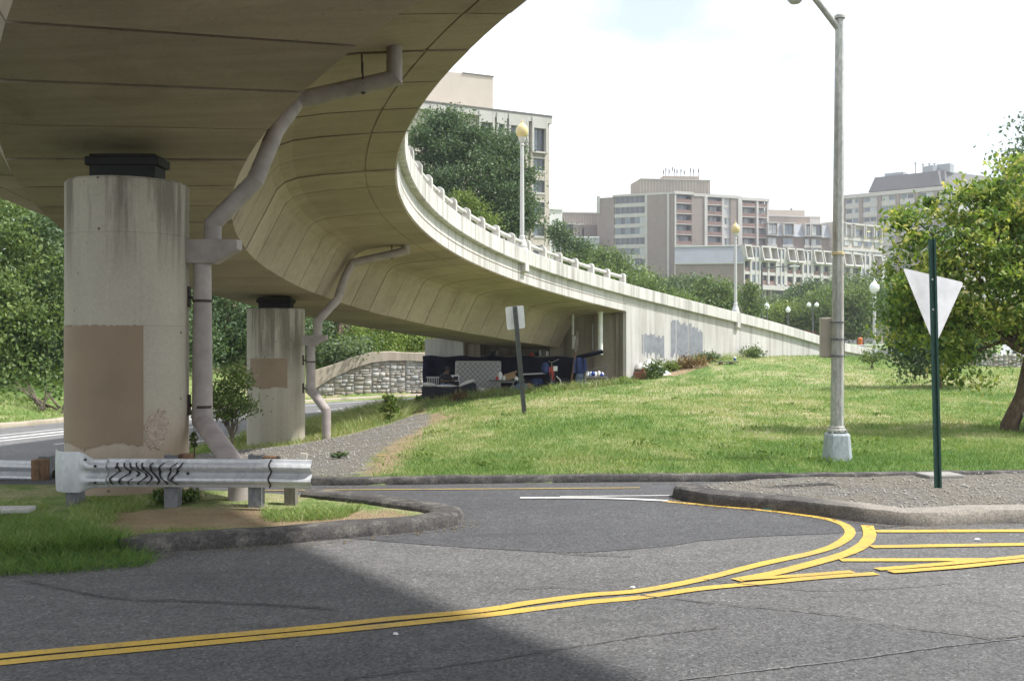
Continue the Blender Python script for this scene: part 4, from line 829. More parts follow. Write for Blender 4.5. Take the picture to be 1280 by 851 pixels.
def skinbody(name, joints, edges, radii, mat, parent):
    me = bpy.data.meshes.new(name); me.from_pydata([tuple(j) for j in joints], edges, []); me.materials.append(mat)
    o = bpy.data.objects.new(name, me); COL.objects.link(o); attach(o, parent); o.modifiers.new('skin', 'SKIN'); o.modifiers['skin'].use_smooth_shade = True
    for v, r in zip(me.skin_vertices[0].data, radii): v.radius = (r, r)
    me.skin_vertices[0].data[0].use_root = True
    s = o.modifiers.new('subd', 'SUBSURF'); s.levels = 1; s.render_levels = 1; return o
def walker(u, Y, lb, top, legs, side=1):
    x = gx(u, Y); z = h1(x, Y); t = empty('person', (x, Y, z), lb, 'person'); b = Vector((x, Y, z)); P = lambda dx, dz, dy=0: b+Vector((dx*side, dy, dz))
    skinbody('body', [P(0, .95), P(0, 1.2), P(0, 1.42), P(0, 1.54), P(.01, 1.64), P(.02, 1.72), P(-.09, .9), P(-.16, .5), P(-.26, .09), P(-.17, .03), P(.09, .9), P(.2, .52), P(.2, .09), P(.3, .04), P(-.2, 1.38), P(-.25, 1.1), P(-.12, .9), P(.2, 1.38), P(.24, 1.1), P(.32, .9)],
             [(0, 1), (1, 2), (2, 3), (3, 4), (4, 5), (0, 6), (6, 7), (7, 8), (8, 9), (0, 10), (10, 11), (11, 12), (12, 13), (2, 14), (14, 15), (15, 16), (2, 17), (17, 18), (18, 19)],
             [.14, .13, .15, .055, .095, .07, .09, .065, .045, .04, .09, .065, .045, .04, .06, .045, .035, .06, .045, .035], M['skin'], t)
    m = MB(); m.lathe(b+Vector((0, 0, .88)), [(.19, 0), (.18, .2), (.2, .45), (.22, .52), (.10, .60)], 12); m.build('shirt', M[top], t, True)
    m = MB(); m.tube([P(-.09, .92), P(-.16, .5), P(-.255, .1)], [.115, .085, .065], 8); m.tube([P(.09, .92), P(.2, .52), P(.2, .1)], [.115, .085, .065], 8); m.build('trousers', M[legs], t, True)
    m = MB(); m.lathe(P(.015, 1.64), [(.105, 0), (.108, .06), (.08, .12), (.02, .15)], 10); m.build('hair', M['hair'], t, True)
walker(1075, 82, 'distant person in an orange top walking beyond the pipe fence', 'orange', 'denim'); walker(1115.5, 80, 'distant person in a blue top behind the pipe fence', 'blue', 'darkcloth', -1)
def vehicle(name, u0, u1, v0, v1, Y, lb, cat, mat, tall):
    x0, x1 = gx(u0, Y), gx(u1, Y); zt = zat(v0, Y); z0 = h1((x0+x1)/2, Y); t = empty(name, ((x0+x1)/2, Y, z0), lb, cat); L = x1-x0; H = zt-z0
    if tall: pr = [(0, .12), (0, .9), (.02, 1.0), (.98, 1.0), (1, .9), (1, .12)]
    else: pr = [(0, .2), (0, .5), (.03, .58), (.16, .62), (.30, .97), (.36, 1.0), (.68, 1.0), (.84, .64), (.97, .60), (1, .5), (1, .2)]
    m = MB(); m.loft([[Vector((x0+a*L, Y+d, z0+c*H)) for a, c in pr] for d in (0, 1.8)]); m.build('body', M[mat], t, False, .05)
    gl = [(.06, .52), (.06, .86), (.94, .86), (.94, .52)] if tall else [(.21, .63), (.32, .93), (.66, .93), (.79, .64)]
    m = MB(); m.loft([[Vector((x0+a*L, Y+d, z0+c*H)) for a, c in gl] for d in (-.012, .002)]); m.build('side_window', M['glass'], t)
    for a in (.18, .80):
        m = MB(); r = .34 if not tall else .48; m.tube([(x0+a*L, Y-.03, z0+r), (x0+a*L, Y+.2, z0+r)], r, 14); w_ = m.build('wheel', M['tyre'], t); m = MB(); m.tube([(x0+a*L, Y-.045, z0+r), (x0+a*L, Y-.02, z0+r)], r*.6, 10); m.build('rim', M['chrome'], w_)
vehicle('bus', 1006, 1040, 413.5, 0, 118, 'red bus roofline showing behind the wing wall near the cabinet', 'bus', 'red', True)
vehicle('parked_car', 1188, 1242, 427, 0, 80, 'white parked car glimpsed behind the right hand tree', 'car', 'white', False)
vehicle('parked_car', 1132, 1182, 431, 0, 90, 'silver parked car beyond the pipe fence left of the white car', 'car', 'chrome', False)
vehicle('parked_car', 1252, 1306, 427, 0, 80, 'white parked car at the far right edge behind the tree', 'car', 'white', False)
# ------------------------------------------------------------------ odds and ends on the grass
bn = empty('low_bench', tuple(at(907, 457, 46.6)), 'weathered low board bench in the grass beside the wing wall', 'bench'); zz = h1(gx(907, 46.6), 46.6)
m = MB(); m.box(at(908, 452.3, 46.6), (1.02, .34, .05)); m.build('board', M['woodgrey'], bn, False, .006)
for u in (901, 914):
    m = MB(); p = at(u, 455, 46.6); m.box((p.x, p.y, p.z-.08), (.12, .28, .34)); m.build('leg', M['wood'], bn)
cp = empty('cup', tuple(at(918.5, 451.3, 46.55)), 'blue and white paper cup standing on the low bench', 'cup'); b = Vector(cp.location)+Vector((0, 0, .03)); m = MB(); m.lathe(b, [(.05, 0), (.062, .10)], 12); m.build('cup_wall', M['plasticblue'], cp); m = MB(); m.lathe(b+Vector((0, 0, .10)), [(.064, 0), (.066, .05), (.05, .07)], 12); m.build('lid', M['white'], cp)
ck = empty('cooler', (9.98, 19.9, h1(9.98, 19.9)), 'blue cooler with white lid half cut off at the right edge by the trunk', 'cooler'); b = Vector(ck.location)
m = MB(); m.box(b+Vector((.12, 0, .13)), (.48, .32, .27)); m.build('cooler_body', M['plasticblue'], ck, False, .02); m = MB(); m.box(b+Vector((.12, 0, .32)), (.51, .35, .10)); m.build('lid', M['white'], ck, False, .02); m = MB(); m.tube([b+Vector((-.13, -.02, .2)), b+Vector((-.15, -.18, .27)), b+Vector((.38, -.18, .27)), b+Vector((.38, -.02, .2))], .012, 6); m.build('handle', M['white'], ck)
def litter(name, x, y, z, lb, r, mat, seed):
    q = random.Random(seed); n = 9; pts = [(x+r*(1+q.uniform(-.4, .4))*math.cos(6.283*i/n)*1.6, y+r*(1+q.uniform(-.4, .4))*math.sin(6.283*i/n)) for i in range(n)]
    m = MB(); m.loft([[Vector((a, b_, z)) for a, b_ in pts], [Vector((a*.6+x*.4, b_*.6+y*.4, z+.008+q.uniform(0, .006))) for a, b_ in pts]]); tag(m.build(name, M[mat]), lb, 'litter')
litter('crumpled_paper', *gp(940, 634), .012, 'crumpled white paper lying against the island kerb', .05, 'litter', 1); litter('crumpled_wrapper', *gp(960, 637.5), .012, 'greenish wrapper lying right of the white paper by the kerb', .045, 'signgreen', 2)
litter('paper_scrap', *gp(1222, 675.5), .012, 'small white paper scrap between the yellow lines at right', .02, 'litter', 3); litter('paper_scrap', *gp(495, 794.5), .012, 'small white scrap on shaded asphalt below the double yellow line', .012, 'litter', 4); litter('paper_scrap', *gp(791, 736), .012, 'tiny pale scrap on sunlit asphalt above the double yellow line', .012, 'litter', 5)
litter('fallen_leaf_pile', 9.95, 19.0, h1(9.95, 19)+.03, 'orange brown debris on the grass right of the trunk', .12, 'wood', 6)
litter('crumpled_bag', gx(478, 17), 17, h1(gx(478, 17), 17)+.01, 'dull crumpled bag on the gravel path right of the guardrail', .07, 'cardboard', 8)
for k, (u, v, Y, s, lb) in enumerate(((1174, 604.5, 13.6, .5, 'flat pale stone slab by the give way post'),)):
    m = MB(); m.box((gx(u, Y), Y, .13), (s, .35, .07), .15); tag(m.build('stone_slab', M['mortar'], None, False, .02), lb, 'stone')
sl3 = MB(); sl3.loft([[Vector((x, y, .115+z)) for x, y in (gp(-90, 645, .12), gp(36, 641, .12), gp(46, 636.5, .12), gp(-90, 638, .12))] for z in (0, .05)]); tag(sl3.build('concrete_slab', M['wall'], None, False, .015), 'flat concrete slab lying in the island grass below the flared end cap', 'slab')
# ------------------------------------------------------------------ the camp under the end of the ramp
def lo(u, Y): return Vector((gx(u, Y), Y, h1(gx(u, Y), Y)))
tp_ = empty('tarp', (-1, 45.6, 0), 'dark navy tarp hung along the abutment behind the camp', 'tarp')
V = []; F = []; NA = 60
for i in range(NA+1):
    u = i/NA; p = ab(ALEN*1.0-(ALEN-1.9)*u, .22+.05*math.sin(u*47)+.04*math.sin(u*19), 0); zt = 1.20+.03*math.sin(u*31)-.10*max(0, u-.85)
    for j in range(7): V.append((p.x+.02*math.sin(j*2+u*40), p.y-.05*j/6*math.sin(u*60), zt+(h1(p.x, p.y)-.12-zt)*j/6))
for i in range(NA):
    for j in range(6): F.append((i*7+j, i*7+j+1, (i+1)*7+j+1, (i+1)*7+j))
o = npmesh('tarp_sheet', V, F, M['navy'], tp_, None, True); sm = o.modifiers.new('thick', 'SOLIDIFY'); sm.thickness = .01
mt = empty('mattress', tuple(lo(597, 45.0)), 'quilted grey mattress standing on its long edge against the navy tarp', 'mattress')
def slab(cen, w, h, t, tilt, rz, nm, mat, par, bev=.05):
    m = MB(); Mx = Matrix.Rotation(rz, 3, 'Z') @ Matrix.Rotation(tilt, 3, 'X'); m.box(cen, (w, t, h), M=Mx); return m.build(nm, M[mat], par, False, bev)
c = at(597.5, 471, 45.0); slab(c, 2.0, 1.38, .19, math.radians(-9), math.radians(-6), 'ticking', 'mattress', mt, .06)
m = MB(); Mx = Matrix.Rotation(math.radians(-6), 3, 'Z') @ Matrix.Rotation(math.radians(-9), 3, 'X')
for k in range(-8, 9):                              # quilted diagonal ridges
    for sg in (1, -1):
        x0 = k*.22; pts = []
        for t in (-.62, .62):
            x = x0+sg*t; pts.append((x, t))
        (xa, za), (xb_, zb2) = pts
        def clip(x, z, x2, z2):
            if abs(x) > .94: f = (math.copysign(.94, x)-x)/(x2-x); return x+(x2-x)*f, z+(z2-z)*f
            return x, z
        if min(abs(xa), abs(xb_)) > .94 and xa*xb_ > 0: continue
        a2 = clip(xa, za, xb_, zb2); b2 = clip(xb_, zb2, xa, za)
        m.tube([c+Mx @ Vector((a2[0], -.097, a2[1])), c+Mx @ Vector((b2[0], -.097, b2[1]))], .011, 5)
m.build('quilt_ridge', M['post'], mt)
ct = empty('cot', tuple(lo(561, 42.6)), 'low cot under a dark blue cover with pale bedding beside the tarp', 'cot'); b = lo(561, 42.6); m = MB(); Rz = Matrix.Rotation(.10, 3, 'Z')
rg = []
for i in range(12):
    t = i/11; x = -1.10+2.2*t; dz = .06*math.sin(t*9)+(.12 if t > .75 else 0); rg.append([b+Rz @ Vector((x, y, z)) for y, z in ((-.42, .05+.05*math.sin(t*21)), (-.46, .32+dz*.4), (-.36, .47+dz), (.36, .48+dz), (.42, .1))])
m.loft(rg); m.build('cover', M['darkcloth'], ct, True)
def pillow(cx, w, d, h, z, par, nm='pillow', mat='sheet', tilt=0):
    m = MB(); rg = []
    for i in range(7):
        q = -1+2*i/6; s = math.sqrt(max(.02, 1-q*q*.96)); rg.append([b+Rz @ Vector((cx+q*w/2, -.12+d/2*s*math.cos(a)*1.0, z+h/2*s*math.sin(a)+tilt*q)) for a in [6.283*j/10 for j in range(10)]])
    m.loft(rg); return m.build(nm, M[mat], par, True)
pillow(-.80, .58, .6, .22, .57, ct, tilt=-.03); pillow(.72, .66, .6, .20, .64, ct, tilt=.13); pillow(-.12, .95, .7, .12, .52, ct, 'bed_sheet')
for sx in (-1.0, 1.0):
    for sy in (-.35, .35): m = MB(); m.tube([b+Rz @ Vector((sx, sy, -.1)), b+Rz @ Vector((sx, sy, .35))], .025, 6); m.build('leg', M['blackiron'], ct)
chr_ = empty('chair', tuple(lo(541, 44.8)), 'pale slatted plastic chair mostly hidden behind the cot', 'chair'); b2_ = lo(541, 44.8)
for k in range(7): m = MB(); p = at(534.5+k*2.2, 471.5, 44.8); m.box((p.x, p.y, p.z-.19), (.035, .02, .36)); m.build('back_slat', M['lamppole'], chr_)
m = MB(); p = at(541, 471.5, 44.8); m.box((p.x, p.y, p.z), (.56, .03, .06)); m.build('top_rail', M['lamppole'], chr_); m = MB(); m.box((p.x, p.y-.22, p.z-.4), (.52, .44, .04)); m.build('seat', M['lamppole'], chr_)
for dx in (-.24, .24):
    for dy in (0, -.42): m = MB(); m.tube([(p.x+dx, p.y+dy, p.z-.4), (p.x+dx*1.08, p.y+dy, b2_.z-.05)], .02, 6); m.build('leg', M['lamppole'], chr_)
# the seated person
pb = lo(556, 43.9); pe = empty('person', tuple(pb), 'person in dark shirt sitting behind the cot leaning over something held in both hands', 'person')
P = lambda x, z, y=0: pb+Vector((x, y, z))
skinbody('body', [P(-.02, .46), P(0, .68), P(.05, .90), P(.09, 1.00), P(.13, 1.09), P(.15, 1.17), P(-.10, .44, -.03), P(.02, .46, -.42), P(.02, .06, -.46), P(.05, .02, -.58), P(.12, .44, -.03), P(.24, .46, -.40), P(.26, .06, -.44), P(.29, .02, -.56),
  P(-.13, .88, -.02), P(-.12, .66, -.20), P(.16, .64, -.40), P(.24, .66, -.44), P(.22, .87, -.02), P(.36, .66, -.16), P(.40, .67, -.40), P(.37, .68, -.46), P(.22, .67, -.50), P(.29, .69, -.53), P(.27, .70, -.44), P(.31, .69, -.51)],
  [(0, 1), (1, 2), (2, 3), (3, 4), (4, 5), (0, 6), (6, 7), (7, 8), (8, 9), (0, 10), (10, 11), (11, 12), (12, 13), (2, 14), (14, 15), (15, 16), (16, 17), (2, 18), (18, 19), (19, 20), (20, 21), (17, 22), (17, 24), (21, 23), (21, 25)],
  [.15, .145, .15, .055, .10, .085, .09, .085, .05, .04, .09, .085, .05, .04, .065, .05, .036, .035, .065, .05, .036, .035, .013, .013, .013, .013], M['skin'], pe)
m = MB(); m.tube([P(-.02, .40), P(0, .62), P(.04, .84), P(.065, .94)], [.20, .185, .20, .10], 14); m.tube([P(-.10, .90, -.02), P(-.14, .72, -.16)], [.095, .075], 10); m.tube([P(.19, .89, -.02), P(.33, .70, -.14)], [.095, .075], 10); m.build('shirt', M['darkcloth'], pe, True)
m = MB(); m.tube([P(-.08, .46, .02), P(.02, .47, -.44), P(.02, .08, -.47)], [.12, .095, .07], 10); m.tube([P(.12, .46, .02), P(.24, .47, -.42), P(.26, .08, -.45)], [.12, .095, .07], 10); m.build('trousers', M['denim'], pe, True)
m = MB(); m.lathe(P(.12, 1.10, .02), [(.10, 0), (.122, .05), (.115, .12), (.07, .17), (.02, .185)], 12); m.build('hair', M['hair'], pe, True)
m = MB(); m.tube([P(.17, 1.07, -.095), P(.185, 1.045, -.125), P(.175, 1.035, -.09)], [.012, .018, .012], 6); m.build('nose', M['skin'], pe)
m = MB()
for dx in (.115, .205): m.lathe(P(dx, 1.085, -.085), [(.004, -.01), (.013, 0), (.004, .01)], 8)
m.build('eyes', M['hair'], pe)
hb = empty('appliance', tuple(P(.32, .60, -.50)), 'white boxy appliance with dark front beside the seated person', 'appliance'); m = MB(); q = at(569, 472.5, 43.9); m.box(q, (.34, .28, .26)); m.build('case', M['white'], hb, False, .02); m = MB(); m.box(q+Vector((.03, -.145, 0)), (.20, .02, .16)); m.build('front', M['black'], hb); m = MB(); m.box((q.x, q.y, (q.z+lo(569, 43.9).z)/2-.1), (.3, .3, q.z-lo(569, 43.9).z-.1)); m.build('stand', M['darkcloth'], hb)
# table with things on it
tb = empty('folding_table', tuple(lo(634, 43.2)), 'dark topped folding table cluttered with bottles behind the leaning sign post', 'table'); tl = lo(634, 43.2); zt = zat(475.5, 43.2)
m = MB(); m.box((tl.x, tl.y, zt), (1.50, .62, .05)); m.build('table_top', M['blackiron'], tb, False, .01)
for dx in (-.55, .55):
    m = MB(); m.tube([(tl.x+dx-.2, tl.y-.2, tl.z-.05), (tl.x+dx+.15, tl.y+.2, zt)], .018, 6); m.build('leg', M['chrome'], tb); m = MB(); m.tube([(tl.x+dx+.2, tl.y-.2, tl.z-.05), (tl.x+dx-.15, tl.y+.2, zt)], .018, 6); m.build('leg', M['chrome'], tb)
def bottle(u, Y, zb, h, r, lb, mat, cap, nm='bottle', cat='bottle'):
    t = empty(nm, (gx(u, Y), Y, zb), lb, cat); m = MB(); m.lathe(t.location, [(r*.95, 0), (r, .01), (r, h*.62), (r*.45, h*.82), (r*.4, h*.92)], 12); m.build('bottle_body', M[mat], t, True); m = MB(); m.lathe(Vector(t.location)+Vector((0, 0, h*.92)), [(r*.45, 0), (r*.45, h*.08)], 10); m.build('cap', M[cap], t)
ztt = zt+.025
bottle(625.5, 43.05, ztt, .40, .085, 'tall clear jug with white cap on the cluttered table', 'white', 'blue'); bottle(630, 42.95, ztt, .22, .06, 'short pale bottle beside the tall jug on the table', 'sheet', 'red'); bottle(621, 43.0, ztt, .18, .06, 'reddish bottle at the left end of the cluttered table', 'red', 'white')
bx = empty('cardboard_box', (gx(638, 43.35), 43.35, ztt), 'open brown cardboard box tilted on the cluttered table', 'box'); m = MB(); m.box((gx(638, 43.35), 43.35, ztt+.15), (.44, .3, .26), M=Matrix.Rotation(-.22, 3, 'Y')); m.build('box_walls', M['cardboard'], bx); m = MB(); m.box((gx(641, 43.35), 43.2, ztt+.30), (.36, .14, .012), M=Matrix.Rotation(-.3, 3, 'Y') @ Matrix.Rotation(.5, 3, 'X')); m.build('flap', M['cardboard'], bx)
bottle(645.5, 43.0, ztt, .15, .08, 'small white tub on the table just left of the sign post', 'white', 'white', 'tub', 'tub')
m = MB(); p = lo(629, 43.9); m.box((p.x, p.y, p.z+.36), (1.0, .5, .04)); bench = empty('camp_bench', tuple(p), 'low pale shelf bench standing under the cluttered table', 'bench'); m.build('seat', M['lamppole'], bench)
for dx in (-.42, .42): m = MB(); m.box((p.x+dx, p.y, p.z+.15), (.04, .44, .42)); m.build('leg', M['chrome'], bench)
bk = empty('bucket', tuple(lo(601, 42.5)), 'white plastic bucket on the ground between cot and table', 'bucket'); bb = Vector(bk.location); m = MB(); m.lathe(bb, [(.135, -.03), (.155, .26), (.168, .265), (.165, .29), (.14, .29), (.12, .02)], 16); m.build('bucket_wall', M['white'], bk, True); m = MB(); m.tube([bb+Vector((.16*math.cos(q), -.10*math.sin(q), .27-.16*math.sin(q))) for q in np.linspace(0, math.pi, 9)], .006, 5); m.build('handle', M['chrome'], bk)
rn = random.Random(3)
for k, (u, Y, s, mat, lb) in enumerate(((610, 42.9, .22, 'sheet', 'pale crumpled bag on the ground right of the bucket'), (616, 42.7, .18, 'cardboard', 'brown crumpled bag beneath the left end of the table'), (651, 43.3, .34, 'denim', 'pale blue cloth heap under the table by the sign post'), (588, 42.6, .26, 'darkcloth', 'dark bundle of cloth at the right foot of the cot'), (664, 44.2, .30, 'darkcloth', 'black bin bag right of the table'), (643, 43.7, .22, 'sheet', 'white plastic bag under the middle of the table'), (659, 43.6, .26, 'cardboard', 'brown bundle on the ground right of the leaning sign post'), (672, 44.0, .34, 'blue', 'blue cloth heap against the tarp left of the bicycle'), (678, 43.4, .20, 'darkcloth', 'small dark bundle just left of the bicycle wheel'), (706, 43.9, .34, 'darkcloth', 'dark heap of cloth right of the bicycle'), (735, 42.9, .17, 'sheet', 'pale bag on the ground under the wire cart'), (744, 43.0, .20, 'darkcloth', 'dark bag on the ground below the cart middle'), (582, 43.6, .34, 'denim', 'greyish blue heap at the foot of the mattress left corner'), (533, 43.4, .30, 'darkcloth', 'dark heap beside the pale chair at the left end of the camp'))):
    p = lo(u, Y); m = MB(); rg = []
    for i in range(6):
        z = s*1.1*i/5; r = s*math.sqrt(max(.03, 1-(i/5*1.02-.18)**2))*.9; rg.append([p+Vector((r*(1+rn.uniform(-.25, .25))*math.cos(6.283*j/10), r*.8*(1+rn.uniform(-.25, .25))*math.sin(6.283*j/10), z-.03+rn.uniform(-.02, .02))) for j in range(10)])
    m.loft(rg); tag(m.build('cloth_bundle', M[mat], None, True), lb, 'bundle')
rl = empty('handrail_pipe', tuple(lo(668, 45.2)), 'pale horizontal pipe rail before the tarp right of the sign post', 'rail'); m = MB(); m.tube([at(652, 467.8, 44.9), at(682, 466.6, 44.7)], .035, 8); m.build('pipe', M['white'], rl)
for u in (654, 680): m = MB(); p = at(u, 467.5, 44.9); m.tube([p, (p.x, p.y, h1(p.x, p.y)-.05)], .025, 6); m.build('leg', M['blackiron'], rl)
# bicycle seen end-on
by = empty('bicycle', tuple(lo(689, 43.3)), 'red bicycle with blue bag parked in the camp seen from the end', 'bicycle'); p = lo(689, 43.3); D = Vector((.16, .98, 0))
def wheel(c):
    m = MB(); e = D.normalized(); R = .33; pts = [c+e*R*math.cos(6.283*i/24)+Vector((0, 0, R*math.sin(6.283*i/24))) for i in range(25)]; m.tube(pts, .024, 6, False); w = m.build('wheel', M['tyre'], by, True)
    m = MB(); m.tube([c+e*(R-.035)*math.cos(6.283*i/24)+Vector((0, 0, (R-.035)*math.sin(6.283*i/24))) for i in range(25)], .013, 5, False); m.build('rim', M['chrome'], w)
    m = MB()
    for i in range(10): q = 6.283*i/10; m.tube([c, c+e*(R-.035)*math.cos(q)+Vector((0, 0, (R-.035)*math.sin(q)))], .004, 4)
    m.build('spokes', M['chrome'], w)
f0 = p+Vector((0, 0, .33)); r0 = f0+D*1.02; wheel(f0); wheel(r0)
hd = f0+D*.16+Vector((0, 0, .55)); bbk = f0+D*.52+Vector((0, 0, -.03)); st = f0+D*.68+Vector((0, 0, .45))
m = MB()
for a, b_ in ((hd, bbk), (bbk, st), (st, hd), (bbk, r0), (st, r0), (f0+Vector((.05, 0, 0)), hd), (f0-Vector((.05, 0, 0)), hd)): m.tube([a, b_], .024, 8)
m.box(f0+Vector((0, 0, .38)), (.16, .05, .34)); m.build('frame', M['red'], by, True)
m = MB(); h0 = hd+Vector((0, -.03, .18)); m.tube([hd, h0], .018, 6); m.tube([h0+Vector((-.14, .1, .06)), h0+Vector((-.08, 0, .03)), h0, h0+Vector((.22, 0, .10)), h0+Vector((.30, .08, .14))], .014, 6); m.build('handlebar', M['chrome'], by)
m = MB(); m.box(st+Vector((0, 0, .1)), (.14, .25, .06)); m.build('saddle', M['black'], by, False, .02)
m = MB(); m.box(f0+Vector((.17, -.05, .48)), (.17, .08, .2)); m.build('front_plate', M['white'], by, False, .01)
m = MB(); q = f0+Vector((-.24, .1, .62)); m.lathe(q, [(.06, -.36), (.15, -.28), (.17, -.1), (.13, .05), (.05, .12)], 10); m.build('hanging_bag', M['blue'], by, True)
# scooter-like white frame next to the bicycle
wf = empty('walking_frame', tuple(lo(699, 43.4)), 'pale bent tubular frame on the ground right of the red bicycle', 'frame'); p = lo(699, 43.4); m = MB(); m.tube([p+Vector((-.1, 0, .46)), p+Vector((.05, 0, .30)), p+Vector((.12, 0, -.03))], .022, 6); m.build('tube', M['white'], wf); m = MB(); m.tube([p+Vector((-.1, .3, .46)), p+Vector((.05, .3, .30)), p+Vector((.12, .3, -.03))], .022, 6); m.tube([p+Vector((-.1, 0, .46)), p+Vector((-.1, .3, .46))], .022, 6); m.build('tube', M['white'], wf)
# leaning stick, jacket and jeans on a line
sk = empty('wooden_pole', tuple(lo(713, 43.4)), 'tall leaning wooden pole with paddle end in front of the abutment', 'pole'); m = MB(); a = lo(713, 43.4); b_ = at(719.5, 440, 43.6); c = at(722, 414, 43.7); m.tube([a, b_], .035, 8); m.build('shaft', M['wood'], sk); m = MB(); d = (c-b_); m.loft([[b_+d*t+Vector((x*w, 0, 0))+Vector((0, y, 0)) for x, y in ((-1, -.015), (1, -.015), (1, .015), (-1, .015))] for t, w in ((-.02, .03), (.15, .09), (.5, .08), (.75, .05), (1, .04))]); m.build('blade', M['woodgrey'], sk)
jk = empty('jacket', tuple(at(724, 447, 43.7)), 'dark blue jacket hanging under the tilted awning board', 'jacket'); m = MB(); rg = []
for v, l, r_ in ((446.5, 720, 727), (448.5, 717.5, 731), (453, 717, 732), (460, 718, 731), (466, 720, 730.5), (471, 721, 728)):
    a, b_ = at(l, v, 43.7), at(r_, v, 43.7); rg.append([a+Vector((0, 0, 0)), a.lerp(b_, .3)+Vector((0, -.13, 0)), a.lerp(b_, .7)+Vector((0, -.11, 0)), b_, a.lerp(b_, .5)+Vector((0, .1, 0))])
m.loft(rg); m.build('jacket_body', M['blue'], jk, True); m = MB(); m.tube([at(718.5, 448.5, 43.6), at(717.3, 458, 43.55), at(717.8, 466, 43.5)], [.07, .065, .05], 8); m.build('sleeve', M['blue'], jk, True); m = MB(); m.tube([at(730.5, 448.5, 43.6), at(732, 458, 43.55), at(731.5, 465, 43.5)], [.07, .065, .05], 8); m.build('sleeve', M['blue'], jk, True)
jn_ = empty('jeans', tuple(at(723, 470, 43.6)), 'faded blue jeans hanging below the dark jacket', 'jeans')
m = MB(); m.tube([at(724.5, 467, 43.6), at(724.5, 471.5, 43.6)], [.15, .17], 10); m.build('waist', M['denim'], jn_, True)
for u0, u1 in ((722.3, 720.5), (726.6, 725.3)): m = MB(); m.tube([at(u0, 470, 43.58), at((u0+u1)/2, 478, 43.56), at(u1, 486.5, 43.6)], [.095, .085, .075], 8); m.build('trouser_leg', M['denim'], jn_, True)
aw = empty('awning_board', tuple(at(737, 443, 43.9)), 'dark navy tilted board sticking out of the abutment as an awning', 'board'); m = MB()
a, b_ = at(721, 448, 44.0), at(753, 440.5, 43.2); rg = []
for p_ in (a, b_): rg.append([p_+Vector((0, -.25, -.05)), p_+Vector((0, .35, .05)), p_+Vector((0, .35, .12)), p_+Vector((0, -.25, .08))])
m.loft(rg); m.build('board', M['navy'], aw); m = MB(); m.tube([at(741, 437.5, 43.6), at(741, 405, 43.9)], .008, 5); m.build('cord', M['lamppole'], aw)
sp = empty('drain_pipe', tuple(at(750.5, 443, 43.75)), 'short white pipe hanging from the deck edge near the wing wall corner', 'drain pipe', 'drain pipes beside the columns'); m = MB(); m.tube([at(750.5, 384, 43.8), at(750.5, 443, 43.8)], .105, 14); m.build('pipe', M['white'], sp, True); m = MB(); m.tube([at(750.5, 387, 43.8), at(750.5, 392, 43.8)], .125, 14); m.build('pipe_collar', M['white'], sp)
s2 = empty('drain_pipe', tuple(at(717, 436, 44.1)), 'short pale box duct beside the leaning wooden pole', 'drain pipe', 'drain pipes beside the columns'); m = MB(); m.box(at(718.5, 428, 44.1), (.24, .2, .55)); m.build('duct', M['lamppole'], s2, False, .02); m = MB(); m.tube([at(716, 390, 44.2), at(716, 419, 44.2)], .06, 8); m.build('pipe', M['lamppole'], s2)
# shopping cart with bags
sc_ = empty('cart', tuple(lo(746, 43.2)), 'wire cart piled with pale blue and white bags against the stained wall', 'cart'); z1 = zat(471.5, 43.2); p = lo(746, 43.2)
m = MB()
for t in np.linspace(0, 1, 10): m.tube([at(731+28*t, 471.5, 43.2)+Vector((0, 0, 0)), at(731+28*t, 471.5, 43.2)+Vector((0, .5, 0))], .008, 4)
for y in (0, .25, .5): m.tube([at(731, 471.5, 43.2)+Vector((0, y, 0)), at(760, 471, 43.2)+Vector((0, y, 0))], .012, 5)
m.build('basket_floor', M['chrome'], sc_)
m = MB(); m.tube([at(733, 463, 43.2), at(748, 460, 43.2), at(757, 457.5, 43.2), at(762, 457, 43.2)], .016, 6); m.tube([at(757, 458, 43.2), at(758.5, 471, 43.2)], .016, 6); m.build('push_handle', M['blackiron'], sc_)
for u0, u1 in ((732.5, 731.5), (758, 761.5)):
    for y in (0, .5): m = MB(); q = at(u1, 484, 43.2); m.tube([at(u0, 471.5, 43.2)+Vector((0, y, 0)), (q.x, q.y+y, h1(q.x, q.y+y))], .016, 6); m.build('leg', M['chrome'], sc_)
rn = random.Random(9)
for k in range(9):
    c = at(735+2.4*k+rn.uniform(-.6, .6), 468.3+rn.uniform(-1.2, .6), 43.2)+Vector((0, rn.uniform(.1, .35), 0)); m = MB(); r = rn.uniform(.07, .12)
    m.lathe(c, [(r*.4, -r), (r, -r*.4), (r*rn.uniform(.8, 1.1), r*.3), (r*.5, r*.9), (r*.12, r*1.2)], 8); tag(m.build('carrier_bag', M[('white', 'denim', 'sheet', 'plasticblue')[k % 4]], None, True), ['small white bag at the left end of the wire cart', 'faded blue bag second from the left on the wire cart', 'off white bag between two blue bags at the left of the cart', 'bright blue bag left of centre on the wire cart', 'white bag in the middle of the wire cart', 'faded blue bag just right of the cart middle', 'off white bag right of centre on the wire cart', 'bright blue bag near the cart push handle', 'white bag at the far right end of the wire cart'][k], 'bag', 'bags piled on the wire cart')
